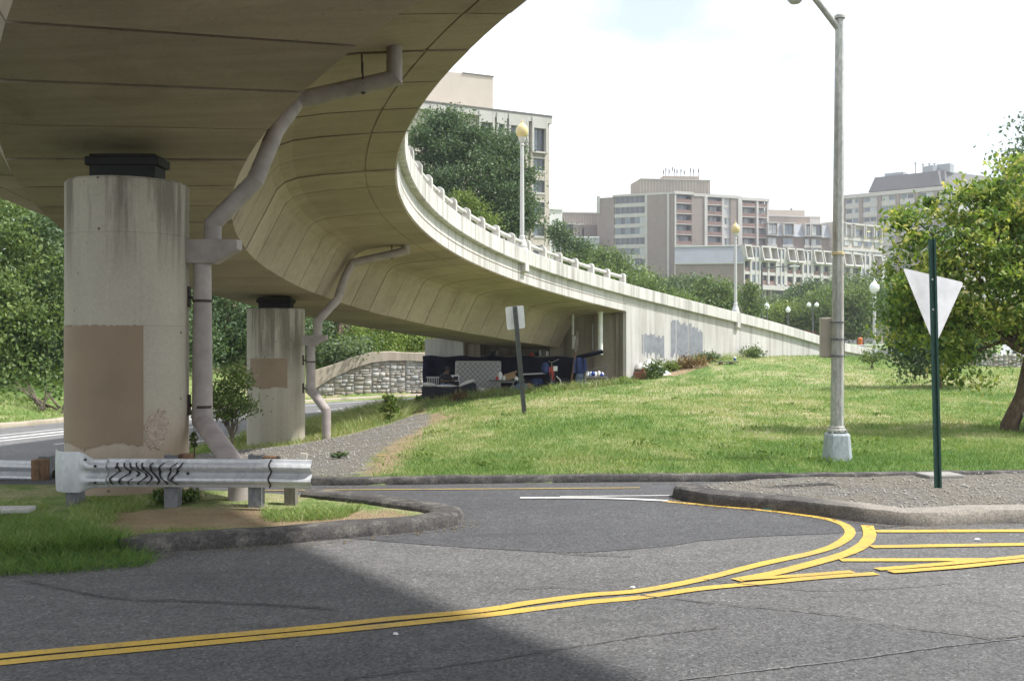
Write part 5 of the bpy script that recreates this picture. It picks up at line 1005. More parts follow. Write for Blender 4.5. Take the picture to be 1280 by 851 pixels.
# things stored on the bridge seat
for k, (u, mat, h, r) in enumerate(((673, 'white', .22, .08), (678, 'woodgrey', .30, .10), (682, 'white', .24, .07), (690, 'lamppole', .26, .06), (695, 'darkcloth', .18, .1), (704.5, 'signgreen', .16, .07), (711, 'red', .16, .13), (620, 'woodgrey', .24, .12), (614, 'darkcloth', .2, .14))):
    uu = (gx(u, 45)-AR.x)/AD.x; q = ab(uu, -.25, 1.222) if uu > 3.4 else ab(3.5+.12*k, -.2, 1.222)
    bottle_lb = ['white jar on the bridge seat above the bicycle', 'grey can beside the white jar on the bridge seat', 'white bottle third from left on the bridge seat', 'slim grey bottle in the middle of the bridge seat row', 'dark squat pot on the bridge seat', 'green bottle left of the red pot on the bridge seat', 'red pot at the right end of the bridge seat', 'grey pot on the bridge seat above the mattress', 'dark pot at the left end of the bridge seat'][k]
    t = empty('container', tuple(q), bottle_lb, 'container', 'containers stored on the bridge seat'); m = MB(); m.lathe(q, [(r*.9, 0), (r, .02), (r, h*.7), (r*.7, h*.9)], 12); m.build('container_body', M[mat], t, True); m = MB(); m.lathe(q+Vector((0, 0, h*.9)), [(r*.72, 0), (r*.72, h*.12)], 10); m.build('lid', M[mat if k % 2 else 'blackiron'], t)
# plank and debris at left of the cot, debris at the wing wall corner
m = MB(); p = lo(524, 40.0); m.box(p+Vector((0, 0, .07)), (1.0, .28, .05), .2); m.box(p+Vector((0, .1, .0)), (.3, .2, .14), .2); tag(m.build('plank', M['woodgrey']), 'grey plank lying on the bare ground left of the cot', 'plank')
m = MB(); p = lo(800.5, 44.1); m.box(p+Vector((0, .1, .13)), (.46, .3, .30), -.3); tag(m.build('wooden_crate', M['brickred'], None, False, .02), 'reddish brown box against the corner of the wing wall', 'box')
m = MB(); p = lo(807, 44.3); m.box(p+Vector((0, .15, .2)), (.42, .3, .44), .4); tag(m.build('brick_pile', M['brickred'], None, False, .03), 'taller reddish box half hidden by the bush at the wing wall', 'box')
sh = empty('white_board', tuple(lo(826, 44.2)), 'white foam board leaning beside the bush at the wing wall', 'board'); m = MB(); m.box(at(822, 463, 44.4), (1.15, .07, .50), M=Matrix.Rotation(.62, 3, 'Y') @ Matrix.Rotation(-.5, 3, 'X')); m.build('sheet', M['white'], sh, False, .02)
m = MB(); m.lathe(at(800, 459, 44.5), [(.12, -.16), (.25, -.06), (.22, .08), (.08, .2)], 9); tag(m.build('plastic_bag', M['sheet'], None, True), 'pale crumpled plastic bag at the wing wall corner', 'bag')
# ------------------------------------------------------------------ vegetation
def rot_frames(n, rng, up=.35):
    a = rng.random(n)*2*np.pi; z = np.clip(rng.normal(up, .55, n), -1, 1); r = np.sqrt(1-z*z)
    N = np.stack([r*np.cos(a), r*np.sin(a), z], 1); T = np.cross(N, np.stack([rng.normal(size=n), rng.normal(size=n), rng.normal(size=n)], 1)); T /= np.linalg.norm(T, axis=1, keepdims=True)+1e-9
    return T, np.cross(N, T), N
def leaves(name, C, size, rng, tint, mat, parent, droop=0.0, aspect=.55, up=.35):
    n = len(C); T, B, N = rot_frames(n, rng, up); s = size*(.65+.7*rng.random(n))[:, None]
    if droop: T = T-np.array([0, 0, droop]); T /= np.linalg.norm(T, axis=1, keepdims=True)
    a = C-T*s*.5; b = C+B*s*aspect*.5+N*s*.08; c = C+T*s*.5-N*s*.06; d = C-B*s*aspect*.5+N*s*.08
    V = np.stack([a, b, c, d], 1).reshape(-1, 3); F = np.arange(4*n).reshape(n, 4)
    o = npmesh(name, V, F, M[mat], parent, [('tint', 'FACE', np.clip(tint, 0, 1))]); return o
def blob_points(blobs, n, rng, clump, ragged=.15, hollow=.55):
    """clump centres inside a set of ellipsoids, then leaves round each clump"""
    w = np.array([b[3]*b[4]*b[5] for b in blobs])**(2/3); w = w/w.sum(); per = 90 if n > 9000 else 45; k = max(6, n//per)
    bi = rng.choice(len(blobs), k, p=w); dv = rng.normal(size=(k, 3)); dv /= np.linalg.norm(dv, axis=1, keepdims=True); rad = hollow+(1-hollow)*rng.random(k)**.6; rad *= 1+ragged*rng.normal(size=k)
    Bv = np.array(blobs, float); cc = Bv[bi, :3]+dv*rad[:, None]*Bv[bi, 3:6]; ci = rng.choice(k, n); off = rng.normal(size=(n, 3))*clump*(.6+.8*rng.random(k))[ci][:, None]*np.array([1, 1, .62])
    return cc[ci]+off, ci, cc
def tree(name, label, base, blobs, n, size, mat, tr=.2, th=None, seed=1, group=None, lean=(0, 0), clump=.45, tb=.5, tv=.25, limbs=9, bmat='bark', cat='tree', hollow=.55, up=.35, droop=0.0, ragged=.15):
    rng = np.random.default_rng(seed); t = empty(name, tuple(base), label, cat, group); bz = Vector(base)
    C, ci, cc = blob_points(blobs, n, rng, clump, ragged, hollow); ct = rng.normal(0, tv*.7, len(cc)); tint = tb+ct[ci]+rng.normal(0, tv*.8, n)
    ok = C[:, 2] > hgt(C[:, 0], C[:, 1])+.03; leaves('crown', C[ok], size, rng, tint[ok], mat, t, droop, .55, up)
    if tr:
        top = np.mean([b[:3] for b in blobs], axis=0); th = th or max(.5, (top[2]-bz.z)*.6); fork = bz+Vector((lean[0], lean[1], th)); m = MB()
        m.tube([bz+Vector((0, 0, -.3)), bz+Vector((0, 0, .12))*1, bz.lerp(fork, .35)+Vector((lean[0]*.10, 0, 0)), bz.lerp(fork, .7), fork], [tr*1.5, tr*1.12, tr*.92, tr*.85, tr*.72], 10); m.build('trunk', M[bmat], t, True)
        r2 = random.Random(seed); pick = r2.sample(range(len(cc)), min(limbs, len(cc)))
        for i in pick:
            e = Vector(cc[i]); st = bz.lerp(fork, r2.uniform(.72, 1.0)); mid = st.lerp(e, .5)+Vector((0, 0, (e-st).length*.10)); m = MB(); m.tube([st, st.lerp(mid, .5)+Vector((r2.uniform(-.1, .1), 0, 0)), mid, e], [tr*.48, tr*.36, tr*.26, tr*.06], 6)
            for q in range(3): 
                s2 = mid.lerp(e, r2.random()*.8); m.tube([s2, s2+Vector((r2.uniform(-1, 1), r2.uniform(-1, 1), r2.uniform(.1, .9)))*clump*2], [tr*.13, tr*.03], 5)
            m.build('limb', M[bmat], t, True)
    return t
def pxb(u, v, Y, ru, rv, ry=None): k = Y/FPX; p = at(u, v, Y); return (p.x, p.y, p.z, ru*k, ry if ry else ru*k, rv*k)
# right-hand tree: leaning dark trunk, yellow green backlit crown
Yt = 20.2; tb_ = (gx(1262, Yt), Yt, h1(gx(1262, Yt), Yt)-.02)
BL = [pxb(1240, 262, Yt, 62, 42, 1.1), pxb(1170, 285, Yt, 62, 42, 1.0), pxb(1290, 265, Yt, 60, 62, 1.4), pxb(1152, 348, Yt-.2, 48, 52, .9), pxb(1222, 340, Yt-.5, 72, 60, 1.1), pxb(1285, 360, Yt-.4, 70, 62, 1.3), pxb(1190, 412, Yt-.3, 62, 42, .9), pxb(1270, 412, Yt+.2, 44, 26, 1.1), pxb(1206, 458, Yt-.6, 30, 22, .5), pxb(1135, 405, Yt, 24, 28, .5), pxb(1330, 330, Yt, 90, 110, 1.6), pxb(1345, 440, Yt, 50, 40, 1.2), pxb(1120, 262, Yt, 16, 12, .3)]
tree('broadleaf_tree', 'leaning tree with yellow green leaves and dark furrowed trunk at the right edge', tb_, BL, 30000, .115, 'leaf_near', .15, 1.95, 21, None, (.52, -.1), .16, .43, .28, 16, 'bark', 'tree', .35, .5, .55)
# dark shrub tree behind it, conifer at the top right, small bush on the slope
Y = 34; tree('dark_tree', 'small dark green tree standing behind the yellow green crown', (gx(1172, Y), Y, h1(gx(1172, Y), Y)), [pxb(1150, 418, Y, 38, 34), pxb(1190, 430, Y, 34, 34), pxb(1130, 378, Y, 34, 26), pxb(1150, 450, Y, 30, 20), pxb(1215, 405, Y, 45, 40)], 9000, .15, 'leaf_dark', .12, 1.6, 22, None, (0, 0), .25, .4, .22, 6)
Y = 58; tree('conifer', 'tall dark needled tree top rising behind the right hand crown', (gx(1300, Y), Y, h1(gx(1300, Y), Y)), [pxb(1290, 165, Y, 14, 24), pxb(1280, 205, Y, 26, 26), pxb(1262, 225, Y, 16, 16), pxb(1300, 240, Y, 60, 40), pxb(1258, 190, Y, 10, 8), pxb(1300, 300, Y, 66, 60)], 9000, .26, 'leaf_dark', .3, 9, 23, None, (0, 0), .4, .35, .2, 6)
Y = 45; tree('bush', 'small thin reddish green bush alone on the grass slope', (gx(1090, Y), Y, h1(gx(1090, Y), Y)), [pxb(1090, 449, Y, 15, 10), pxb(1084, 442, Y, 8, 8), pxb(1098, 444, Y, 9, 9)], 700, .10, 'leaf_mid', .03, .3, 24, None, (0, 0), .12, .5, .3, 14, 'twig', 'bush', .2)
# trees beyond the ramp
BG = [('broadleaf_tree', 'big dense green tree rising beyond the ramp parapet in front of the left building', 600, 72, [(558, 176, 42, 34), (590, 190, 44, 30), (623, 188, 28, 24), (640, 204, 20, 22), (560, 156, 26, 16), (588, 232, 64, 44), (640, 240, 28, 34), (655, 268, 18, 22), (530, 205, 22, 42), (612, 275, 52, 28)], 52000, .205, 'leaf_dark', .35, .33, 7.5, .42),
 ('young_tree', 'small bright yellow green treetop just behind the railing below the big tree', 585, 68, [(578, 250, 15, 9), (590, 262, 16, 12), (606, 278, 18, 10)], 2200, .24, 'leaf_fresh', .12, .62, 7, .28),
 ('broadleaf_tree', 'rounded green tree in front of the tall apartment block left bay', 752, 105, [(752, 332, 30, 20), (735, 330, 24, 14), (770, 345, 26, 18), (715, 330, 18, 14), (800, 352, 20, 12)], 7000, .42, 'leaf_mid', .3, .5, 6, .6),
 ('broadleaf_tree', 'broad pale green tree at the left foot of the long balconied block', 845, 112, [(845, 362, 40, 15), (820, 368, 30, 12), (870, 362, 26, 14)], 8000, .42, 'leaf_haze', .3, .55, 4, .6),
 ('broadleaf_tree', 'darker green tree overlapping the pale tree before the long balconied block', 893, 98, [(893, 372, 26, 19), (880, 382, 30, 15), (912, 378, 12, 11), (858, 382, 22, 10)], 7500, .36, 'leaf_mid', .28, .42, 4, .5),
 ('young_tree', 'slim spiky sapling beside the parapet lamp', 934, 92, [(934, 372, 9, 16), (942, 362, 6, 8), (940, 385, 12, 10)], 1500, .30, 'leaf_mid', .1, .5, 2.5, .3),
 ('broadleaf_tree', 'yellowish green tree among the globe lamps', 985, 122, [(978, 392, 22, 15), (995, 402, 22, 12), (962, 402, 14, 10)], 6000, .4, 'leaf_fresh', .22, .62, 3, .5),
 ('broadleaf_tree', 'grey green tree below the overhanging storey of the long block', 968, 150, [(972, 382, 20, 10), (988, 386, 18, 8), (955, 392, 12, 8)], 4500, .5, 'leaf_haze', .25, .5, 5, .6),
 ('dark_tree', 'dark bluish tree below the long block left of the street light', 1004, 140, [(1004, 375, 22, 16), (1016, 362, 14, 9), (1000, 390, 16, 12)], 5000, .45, 'leaf_dark', .25, .45, 5, .6),
 ('broadleaf_tree', 'wide mid green tree directly behind the tall street light', 1050, 118, [(1045, 385, 40, 26), (1070, 378, 30, 22), (1030, 395, 26, 20), (1085, 400, 24, 18), (1050, 412, 40, 10)], 10000, .42, 'leaf_mid', .3, .52, 4, .6),
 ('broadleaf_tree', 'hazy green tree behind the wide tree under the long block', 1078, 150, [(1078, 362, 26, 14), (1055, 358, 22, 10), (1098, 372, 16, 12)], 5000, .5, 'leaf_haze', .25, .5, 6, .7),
 ('young_tree', 'thin dark treetop beside the white narrow building', 698, 88, [(698, 290, 11, 12), (706, 304, 12, 10), (725, 308, 10, 8)], 1500, .32, 'leaf_dark', .12, .4, 6, .4),
 ('broadleaf_tree', 'dark green hedge tree low behind the wing wall', 800, 85, [(790, 358, 26, 10), (825, 372, 26, 9), (850, 382, 24, 8), (760, 350, 24, 8), (730, 340, 20, 8)], 5000, .34, 'leaf_mid', .2, .45, 3, .5)]
for k, (nm, lb, u, Y, bl, n, s, mt_, tr, tb0, th, cl_) in enumerate(BG):
    x = gx(u, Y); z = h1(x, Y); tree(nm, lb, (x, Y, z), [pxb(*b[:2], Y, *b[2:]) for b in bl], int(n*(1.7 if n < 40000 else 1)), s*(.75 if n < 40000 else 1), mt_, tr, max(1, min(th, at(u, bl[0][1], Y).z-z-.3)), 40+k, None, (0, 0), cl_, tb0, .24, 8, 'bark', 'tree')
# wooded bank across the highway
LB = [('dark ivy covered tree at the far left edge beyond the highway', 5, 47, [(0, 330, 60, 60), (20, 280, 36, 34), (10, 400, 60, 55), (-10, 462, 60, 34), (-60, 350, 80, 130)], 16000, 'leaf_mid', .50),
 ('tree with sunlit crown just left of the near column', 62, 50, [(60, 300, 30, 40), (70, 370, 30, 60), (45, 430, 40, 34), (40, 470, 44, 26), (85, 465, 40, 30), (100, 330, 40, 80)], 16000, 'leaf_dark', .5),
 ('dark tree seen between the near column and its drain pipe', 180, 56, [(180, 380, 70, 70), (200, 320, 60, 50), (238, 420, 34, 50)], 9000, 'leaf_dark', .4),
 ('dark tree seen between the two columns under the ramp', 283, 60, [(280, 400, 40, 48), (262, 430, 34, 30), (300, 440, 34, 28), (330, 400, 40, 45), (275, 375, 30, 20)], 14000, 'leaf_dark', .42),
 ('dark tree right of the far column behind the stone wall', 395, 64, [(395, 420, 34, 24), (420, 418, 26, 20), (380, 440, 22, 24), (365, 410, 30, 30)], 9000, 'leaf_dark', .45),
 ('olive green spreading bush above the curved wall coping', 425, 61, [(430, 436, 22, 10), (415, 444, 16, 10), (448, 434, 12, 8)], 3500, 'leaf_haze', .5),
 ('bright green shrub hanging over the stone wall coping', 475, 62, [(470, 425, 26, 16), (455, 430, 20, 10), (480, 438, 18, 8)], 6000, 'leaf_fresh', .5),
 ('yellow green treetop above the right end of the stone wall', 512, 64, [(512, 425, 20, 14), (500, 420, 18, 12), (530, 428, 18, 12)], 5000, 'leaf_fresh', .66),
 ('tall dark tree at the back of the wooded bank on the left', 30, 62, [(30, 270, 60, 26), (80, 300, 50, 40), (130, 330, 60, 60)], 9000, 'leaf_mid', .5)]
for k, (lb, u, Y, bl, n, mt_, tb0) in enumerate(LB):
    x = gx(u, Y); z = h1(x, Y); tree('bank_tree', lb, (x, Y, z), [pxb(*b[:2], Y+random.uniform(-2, 2), *b[2:], 2.6) for b in bl], int(n*1.6), .20, mt_, .2, 3, 70+k, 'trees on the bank across the highway', (0, 0), .45, tb0, .26, 7, 'bark', 'tree', .45)
# masses that read as one wood, farther back and along the skyline
rng = np.random.default_rng(5); C = []
for (u, v, Y, ru, rv, n) in ((120, 380, 78, 260, 90, 16000), (400, 420, 84, 150, 45, 9000), (560, 420, 90, 60, 40, 4000)):
    p = at(u, v, Y); C.append(np.stack([p.x+rng.normal(size=n)*ru*Y/FPX*.5, p.y+rng.normal(size=n)*4, p.z+rng.normal(size=n)*rv*Y/FPX*.5], 1))
C = np.concatenate(C); tag(leaves('far_wood', C, .5, rng, rng.normal(.4, .22, len(C)), 'leaf_dark', None), kind='stuff')
rng = np.random.default_rng(6); C = []                # undergrowth on the bank
n = 44000; x = rng.uniform(-46, -11, n); y = rng.uniform(36, 66, n); d = pdist(x, y, HWF); ok = (d > 2.6+1.6*fbm(x*.3, y*.3)) & ~inpoly(x, y, HW_POLY) & ((x < -17) | (y > 60)); x, y = x[ok], y[ok]
C = np.stack([x, y, hgt(x, y)+rng.random(len(x))**1.5*1.3*np.clip((pdist(x, y, HWF)-2.6)/4, .2, 1)], 1); tag(leaves('bank_undergrowth', C, .22, rng, rng.normal(.42, .25, len(C)), 'leaf_mid', None), kind='stuff')
# dead branches on the bank
br = random.Random(4); t = empty('dead_branches', tuple(at(62, 490, 43)), 'brown tangle of dead branches on the bank left of the near column', 'branches')
for k in range(16):
    a = at(br.uniform(46, 80), br.uniform(478, 506), 42.5+br.uniform(-.5, .5)); a.z = h1(a.x, a.y)+br.uniform(.05, .25); b_ = a+Vector((br.uniform(-1.3, .6), br.uniform(-.5, .5), br.uniform(.1, 1.0))); m = MB(); m.tube([a, a.lerp(b_, .5)+Vector((0, 0, br.uniform(-.1, .15))), b_], [.05, .035, .012], 5); m.build('branch', M['twig'], t, True)
# small shrub tree between the columns
Y = 23.5; tree('shrub_tree', 'small multi stemmed shrub tree between the two columns', (gx(288, Y), Y, h1(gx(288, Y), Y)), [pxb(285, 485, Y, 24, 20), pxb(298, 472, Y, 18, 14), pxb(270, 500, Y, 18, 16), pxb(300, 505, Y, 18, 16), pxb(283, 515, Y, 20, 10)], 3600, .075, 'leaf_mid', .035, .55, 91, None, (.05, 0), .14, .5, .28, 22, 'twig', 'shrub', .25)
Y = 12.45
for k, (u, v, Y, ru, rv, n, lb, mt_) in enumerate(((212, 626, 11.75, 20, 15, 1500, 'dark green leafy bush under the middle of the guardrail', 'leaf_mid'), (238, 622, 11.8, 14, 13, 900, 'smaller leafy bush behind the second guardrail post', 'leaf_mid'), (243, 510, 13.9, 5, 26, 380, 'thin weedy vine beside the near drain pipe', 'leaf_mid'),
  (820, 460, 43.8, 14, 14, 1400, 'leafy green bush in front of the white board by the wing wall', 'leaf_mid'), (803, 458, 44.6, 7, 12, 400, 'tall thin weed against the wing wall corner', 'leaf_haze'), (838, 456, 45.6, 12, 8, 900, 'bright green low weeds left of the dry brush at the wall', 'leaf_fresh'), (885, 446, 47.6, 16, 6, 900, 'pale green weeds at the wing wall left of the low bench', 'leaf_haze'), (940, 441, 52.0, 18, 7, 1400, 'lush green creeper at the foot of the wing wall', 'leaf_mid'), (862, 457, 46.2, 26, 10, 1500, 'dry reddish brown brush along the wing wall', 'leaf_dry'),
  (488, 499, 31.5, 12, 9, 700, 'leafy green weed clump left of the camp beside the path', 'leaf_fresh'), (524, 497, 39.5, 5, 10, 260, 'bright green weed standing just left of the cot', 'leaf_fresh'), (424, 571, 16.9, 12, 6, 500, 'low grey green weed on the gravel behind the guardrail end', 'leaf_haze'), (684, 487, 41.8, 6, 5, 260, 'small bright weed beneath the red bicycle', 'leaf_fresh'), (704, 486, 42.2, 5, 4, 200, 'small bright weed right of the red bicycle', 'leaf_fresh'), (780, 478, 43.1, 9, 5, 350, 'green weeds at the foot of the wing wall corner', 'leaf_fresh'), (306, 465, 44, 5, 10, 300, 'reddish shrub beside the far column across the highway', 'leaf_dry'), (572, 497, 40.8, 14, 7, 380, 'dry brown weeds in front of the cot', 'leaf_dry'))):
    p = at(u, v, Y); g = h1(p.x, p.y); zc_ = max(p.z, g+rv*Y/FPX*.6); tree('weed_bush', lb, (p.x, p.y, g), [(p.x, p.y, zc_, ru*Y/FPX*.8, ru*Y/FPX*.7, rv*Y/FPX*.8), (p.x, p.y, (zc_+g)/2, ru*Y/FPX*.7, ru*Y/FPX*.6, max(.05, (zc_-g)*.6))], n, .055 if Y < 20 else .10, mt_, .012 if Y < 20 else .02, max(.1, (zc_-g)*.7), 120+k, None, (0, 0), ru*Y/FPX*.25, .5, .28, 8, 'twig', 'bush', .2)
# ------------------------------------------------------------------ grass blades
def grass(name, x, y, hh, ww, tint, rng, lean=.5):
    n = len(x); z = hgt(x, y); a = rng.random(n)*2*np.pi; b = rng.random(n)*2*np.pi; ln = lean*hh*(.3+rng.random(n))
    B = np.stack([x, y, z-.01], 1); d = np.stack([np.cos(a), np.sin(a), np.zeros(n)], 1)*(ww/2)[:, None]; L = np.stack([np.cos(b)*ln, np.sin(b)*ln, hh], 1)
    V = np.stack([B-d, B+d, B+L*.55+d*.75, B+L*.55-d*.75, B+L*np.array([1.25, 1.25, 1.0])], 1).reshape(-1, 3); i = np.arange(n)*5
    F = np.concatenate([np.stack([i, i+1, i+2], 1), np.stack([i, i+2, i+3], 1), np.stack([i+3, i+2, i+4], 1)]); return tag(npmesh(name, V, F, M['blade'], None, [('tint', 'FACE', np.clip(np.tile(tint, 3), 0, 1))]), kind='stuff')
rng = np.random.default_rng(31)
def hill(n, y0, y1, pw):
    y = y0+(y1-y0)*rng.random(n)**pw; x = -4+rng.random(n)*0; w = .52*y+2; x = rng.uniform(-1, 1, n)*w
    gv, dt = masks(x, y); nn = rng.random(n); ok = (y > kfar(x)+.06) & (gv+.25*(fbm(x*3, y*3)-.5) < .35+.3*(nn-.5)) & (nn > np.clip(dt*1.3-.2, 0, .93)) & ~inpoly(x, y, ISL_R) & ~inpoly(x, y, HW_POLY) & (x > -9.5)
    wl = np.array([tuple(dk(s, 0, 0).xy) for s in np.arange(17.6, 48, 2)]); ok &= ~((x < np.interp(y, wl[:, 1], wl[:, 0])) & (y > 43.8)); ok &= ~((y > 44.6) & (x < 4.8)); return x[ok], y[ok]
for k, (n, y0, y1, pw, h0, w0) in enumerate(((150000, 13.8, 20, 1.0, .055, .008), (120000, 20, 32, 1.0, .065, .013), (90000, 32, 60, 1.0, .08, .022))):
    x, y = hill(n, y0, y1, pw); dr = dryness(x, y); m_ = len(x); pt = fbm(x*.8, y*.8); hh = h0*(.5+rng.random(m_))*(.6+.9*pt)*(1+1.2*(rng.random(m_) > .985)); hh = np.where((x < -2.2) & (y > 20), hh*1.9, hh)
    grass('lawn_grass', x, y, hh, np.full(m_, w0)*(.7+.6*rng.random(m_)), .06+.66*dr+rng.normal(0, .19, m_), rng, .7)
# tall rough grass: strip beside the highway, island edge
def tallgrass(name, polys, n, h0, w0, tb0, seed):
    r = np.random.default_rng(seed); X = []; Y = []
    for P in polys:
        a = np.array(P); x = r.uniform(a[:, 0].min(), a[:, 0].max(), n); y = r.uniform(a[:, 1].min(), a[:, 1].max(), n); nn = r.random(n); ok = (soft(x, y, P, .25)+.35*(fbm(x*2.5, y*2.5)-.5) > .5+.1*nn); X.append(x[ok]); Y.append(y[ok])
    x = np.concatenate(X); y = np.concatenate(Y); m_ = len(x); hh = h0*(.4+.9*r.random(m_))*(.55+.9*fbm(x*1.6, y*1.6)); return grass(name, x, y, hh, w0*(.7+.7*r.random(m_)), tb0+.35*(fbm(x*.8+3, y*.8)-.5)+r.normal(0, .16, m_), r, 1.0)
tallgrass('rough_grass', [[(-8.3, 30), (-5.6, 29.6), (-4.9, 28.6), (-3.5, 32), (-3.2, 36), (-4.2, 41), (-4.8, 44), (-6.4, 45), (-7.6, 40), (-8.3, 34)]], 26000, .38, .02, .52, 51)
tallgrass('island_grass', [[gp(-120, 712, .1), gp(0, 706, .1), gp(100, 700, .1), gp(186, 694, .1), gp(196, 686, .1), gp(150, 668, .1), gp(60, 652, .1), gp(-20, 650, .1), gp(-140, 655, .1)]], 42000, .15, .0075, .18, 52)
tallgrass('island_grass', [[gp(180, 676, .12), gp(250, 671, .12), gp(360, 664, .12), gp(360, 657, .12), gp(180, 660, .12)]], 5000, .08, .007, .35, 53)
tallgrass('island_grass', [[gp(325, 633, .1), gp(460, 632, .1), gp(430, 645, .1), gp(330, 648, .1)], [gp(-100, 642, .1), gp(60, 640, .1), gp(70, 628, .1), gp(-100, 618, .1)], [gp(90, 652, .1), gp(140, 648, .1), gp(140, 636, .1), gp(90, 634, .1)], [gp(90, 640, .1), gp(180, 635, .1), gp(180, 622, .1), gp(80, 622, .1)]], 3000, .09, .008, .45, 54)
tallgrass('rough_grass', [[(-9.5, 15.0), (-4.8, 14.6), (-5.0, 17), (-6.4, 19.5), (-8.6, 21), (-10.5, 21), (-12, 18)]], 16000, .12, .012, .25, 55)
tallgrass('rough_grass', [[(p[0]-.4, p[1]+.2) for p in HWF[28:50]]+[(p[0]-1.2, p[1]+1.8) for p in HWF[28:50]][::-1], [(-24, 30), (-20.2, 37), (-17.5, 43), (-18.5, 45), (-25, 42), (-28, 33)]], 14000, .14, .03, .40, 56)
tallgrass('weed_grass', [[(-4.2, 41.2), (-1, 41.0), (2.5, 41.6), (5.2, 42.6), (5.0, 43.3), (2, 42.6), (-4, 42.3)]], 5000, .30, .025, .45, 57)
tallgrass('weed_grass', [[(5.6, 43.9), (8.6, 47.2), (11.5, 51.0), (11.2, 51.4), (8.2, 47.9), (5.4, 44.3)]], 6000, .34, .025, .48, 58)
# loose gravel stones
rng = np.random.default_rng(77); n = 34000; y = 10.8+25*rng.random(n)**1.7; x = rng.uniform(-9, 9, n); gv, _d = masks(x, y); ok = (gv > .55) & (np.abs(x) < .52*y+.5) & ((y > 13.9) | (inpoly(x, y, ISL_R) & (pdist(x, y, ISL_R, True) > .35))); x, y = x[ok], y[ok]; n = len(x)
s = (.005+.011*rng.random(n)**3)*(1+.03*y); z = hgt(x, y)+s*.3; O = np.array([[1, 0, 0], [0, 1, 0], [-1, 0, 0], [0, -1, 0], [0, 0, .7], [0, 0, -.7]], float); V = (np.stack([x, y, z], 1)[:, None]+O[None]*s[:, None, None]*(.7+.6*rng.random((n, 6, 1)))).reshape(-1, 3)
Ft = np.array([[0, 1, 4], [1, 2, 4], [2, 3, 4], [3, 0, 4], [1, 0, 5], [2, 1, 5], [3, 2, 5], [0, 3, 5]]); F = (np.arange(n)[:, None, None]*6+Ft[None]).reshape(-1, 3); tag(npmesh('gravel_stones', V, F, M['stone'], None, [('tint', 'FACE', np.repeat(rng.random(n)*.9, 8))]), kind='stuff')

# weeds scattered over the lawn, leaf bits and grit along the kerbs
rng = np.random.default_rng(91); K = 150; cy = 14.4+30*rng.random(K)**1.2; cx = rng.uniform(-.45, .5, K)*cy+1; n = K*34; ci = rng.integers(0, K, n); r_ = rng.uniform(.06, .26, K)
x = cx[ci]+rng.normal(size=n)*r_[ci]; y = cy[ci]+rng.normal(size=n)*r_[ci]; gv, _d = masks(x, y); ok = (y > kfar(x)+.15) & (gv < .3) & (x > -2) & (y < 43) & ~inpoly(x, y, ISL_R); x, y, cj = x[ok], y[ok], ci[ok]
tag(leaves('lawn_weeds', np.stack([x, y, hgt(x, y)+.03+.06*rng.random(len(x))], 1), .055, rng, rng.uniform(.1, .9, K)[cj]+rng.normal(0, .12, len(x)), 'leaf_fresh', None), kind='stuff')
P = []
for line, k, w in ((ISL_L[5:17], 420, .10), (ISL_R[:9], 420, .12), ([(p[0], p[1]-.14) for p in KERB_FAR if -4 < p[0] < 9], 420, .05)):
    L = smooth_line(line, 6)
    for j in range(k): a = L[rng.integers(0, len(L)-1)]; P.append((a[0]+rng.normal()*.12, a[1]-.10-abs(rng.normal())*w, .014))
P = np.array(P); ok = ~inpoly(P[:, 0], P[:, 1], ISL_L) & ~inpoly(P[:, 0], P[:, 1], ISL_R); P = P[ok]; tag(leaves('kerb_debris', P, .028, rng, rng.random(len(P)), 'leaf_dry', None, 0, .6, 3.0), kind='stuff')
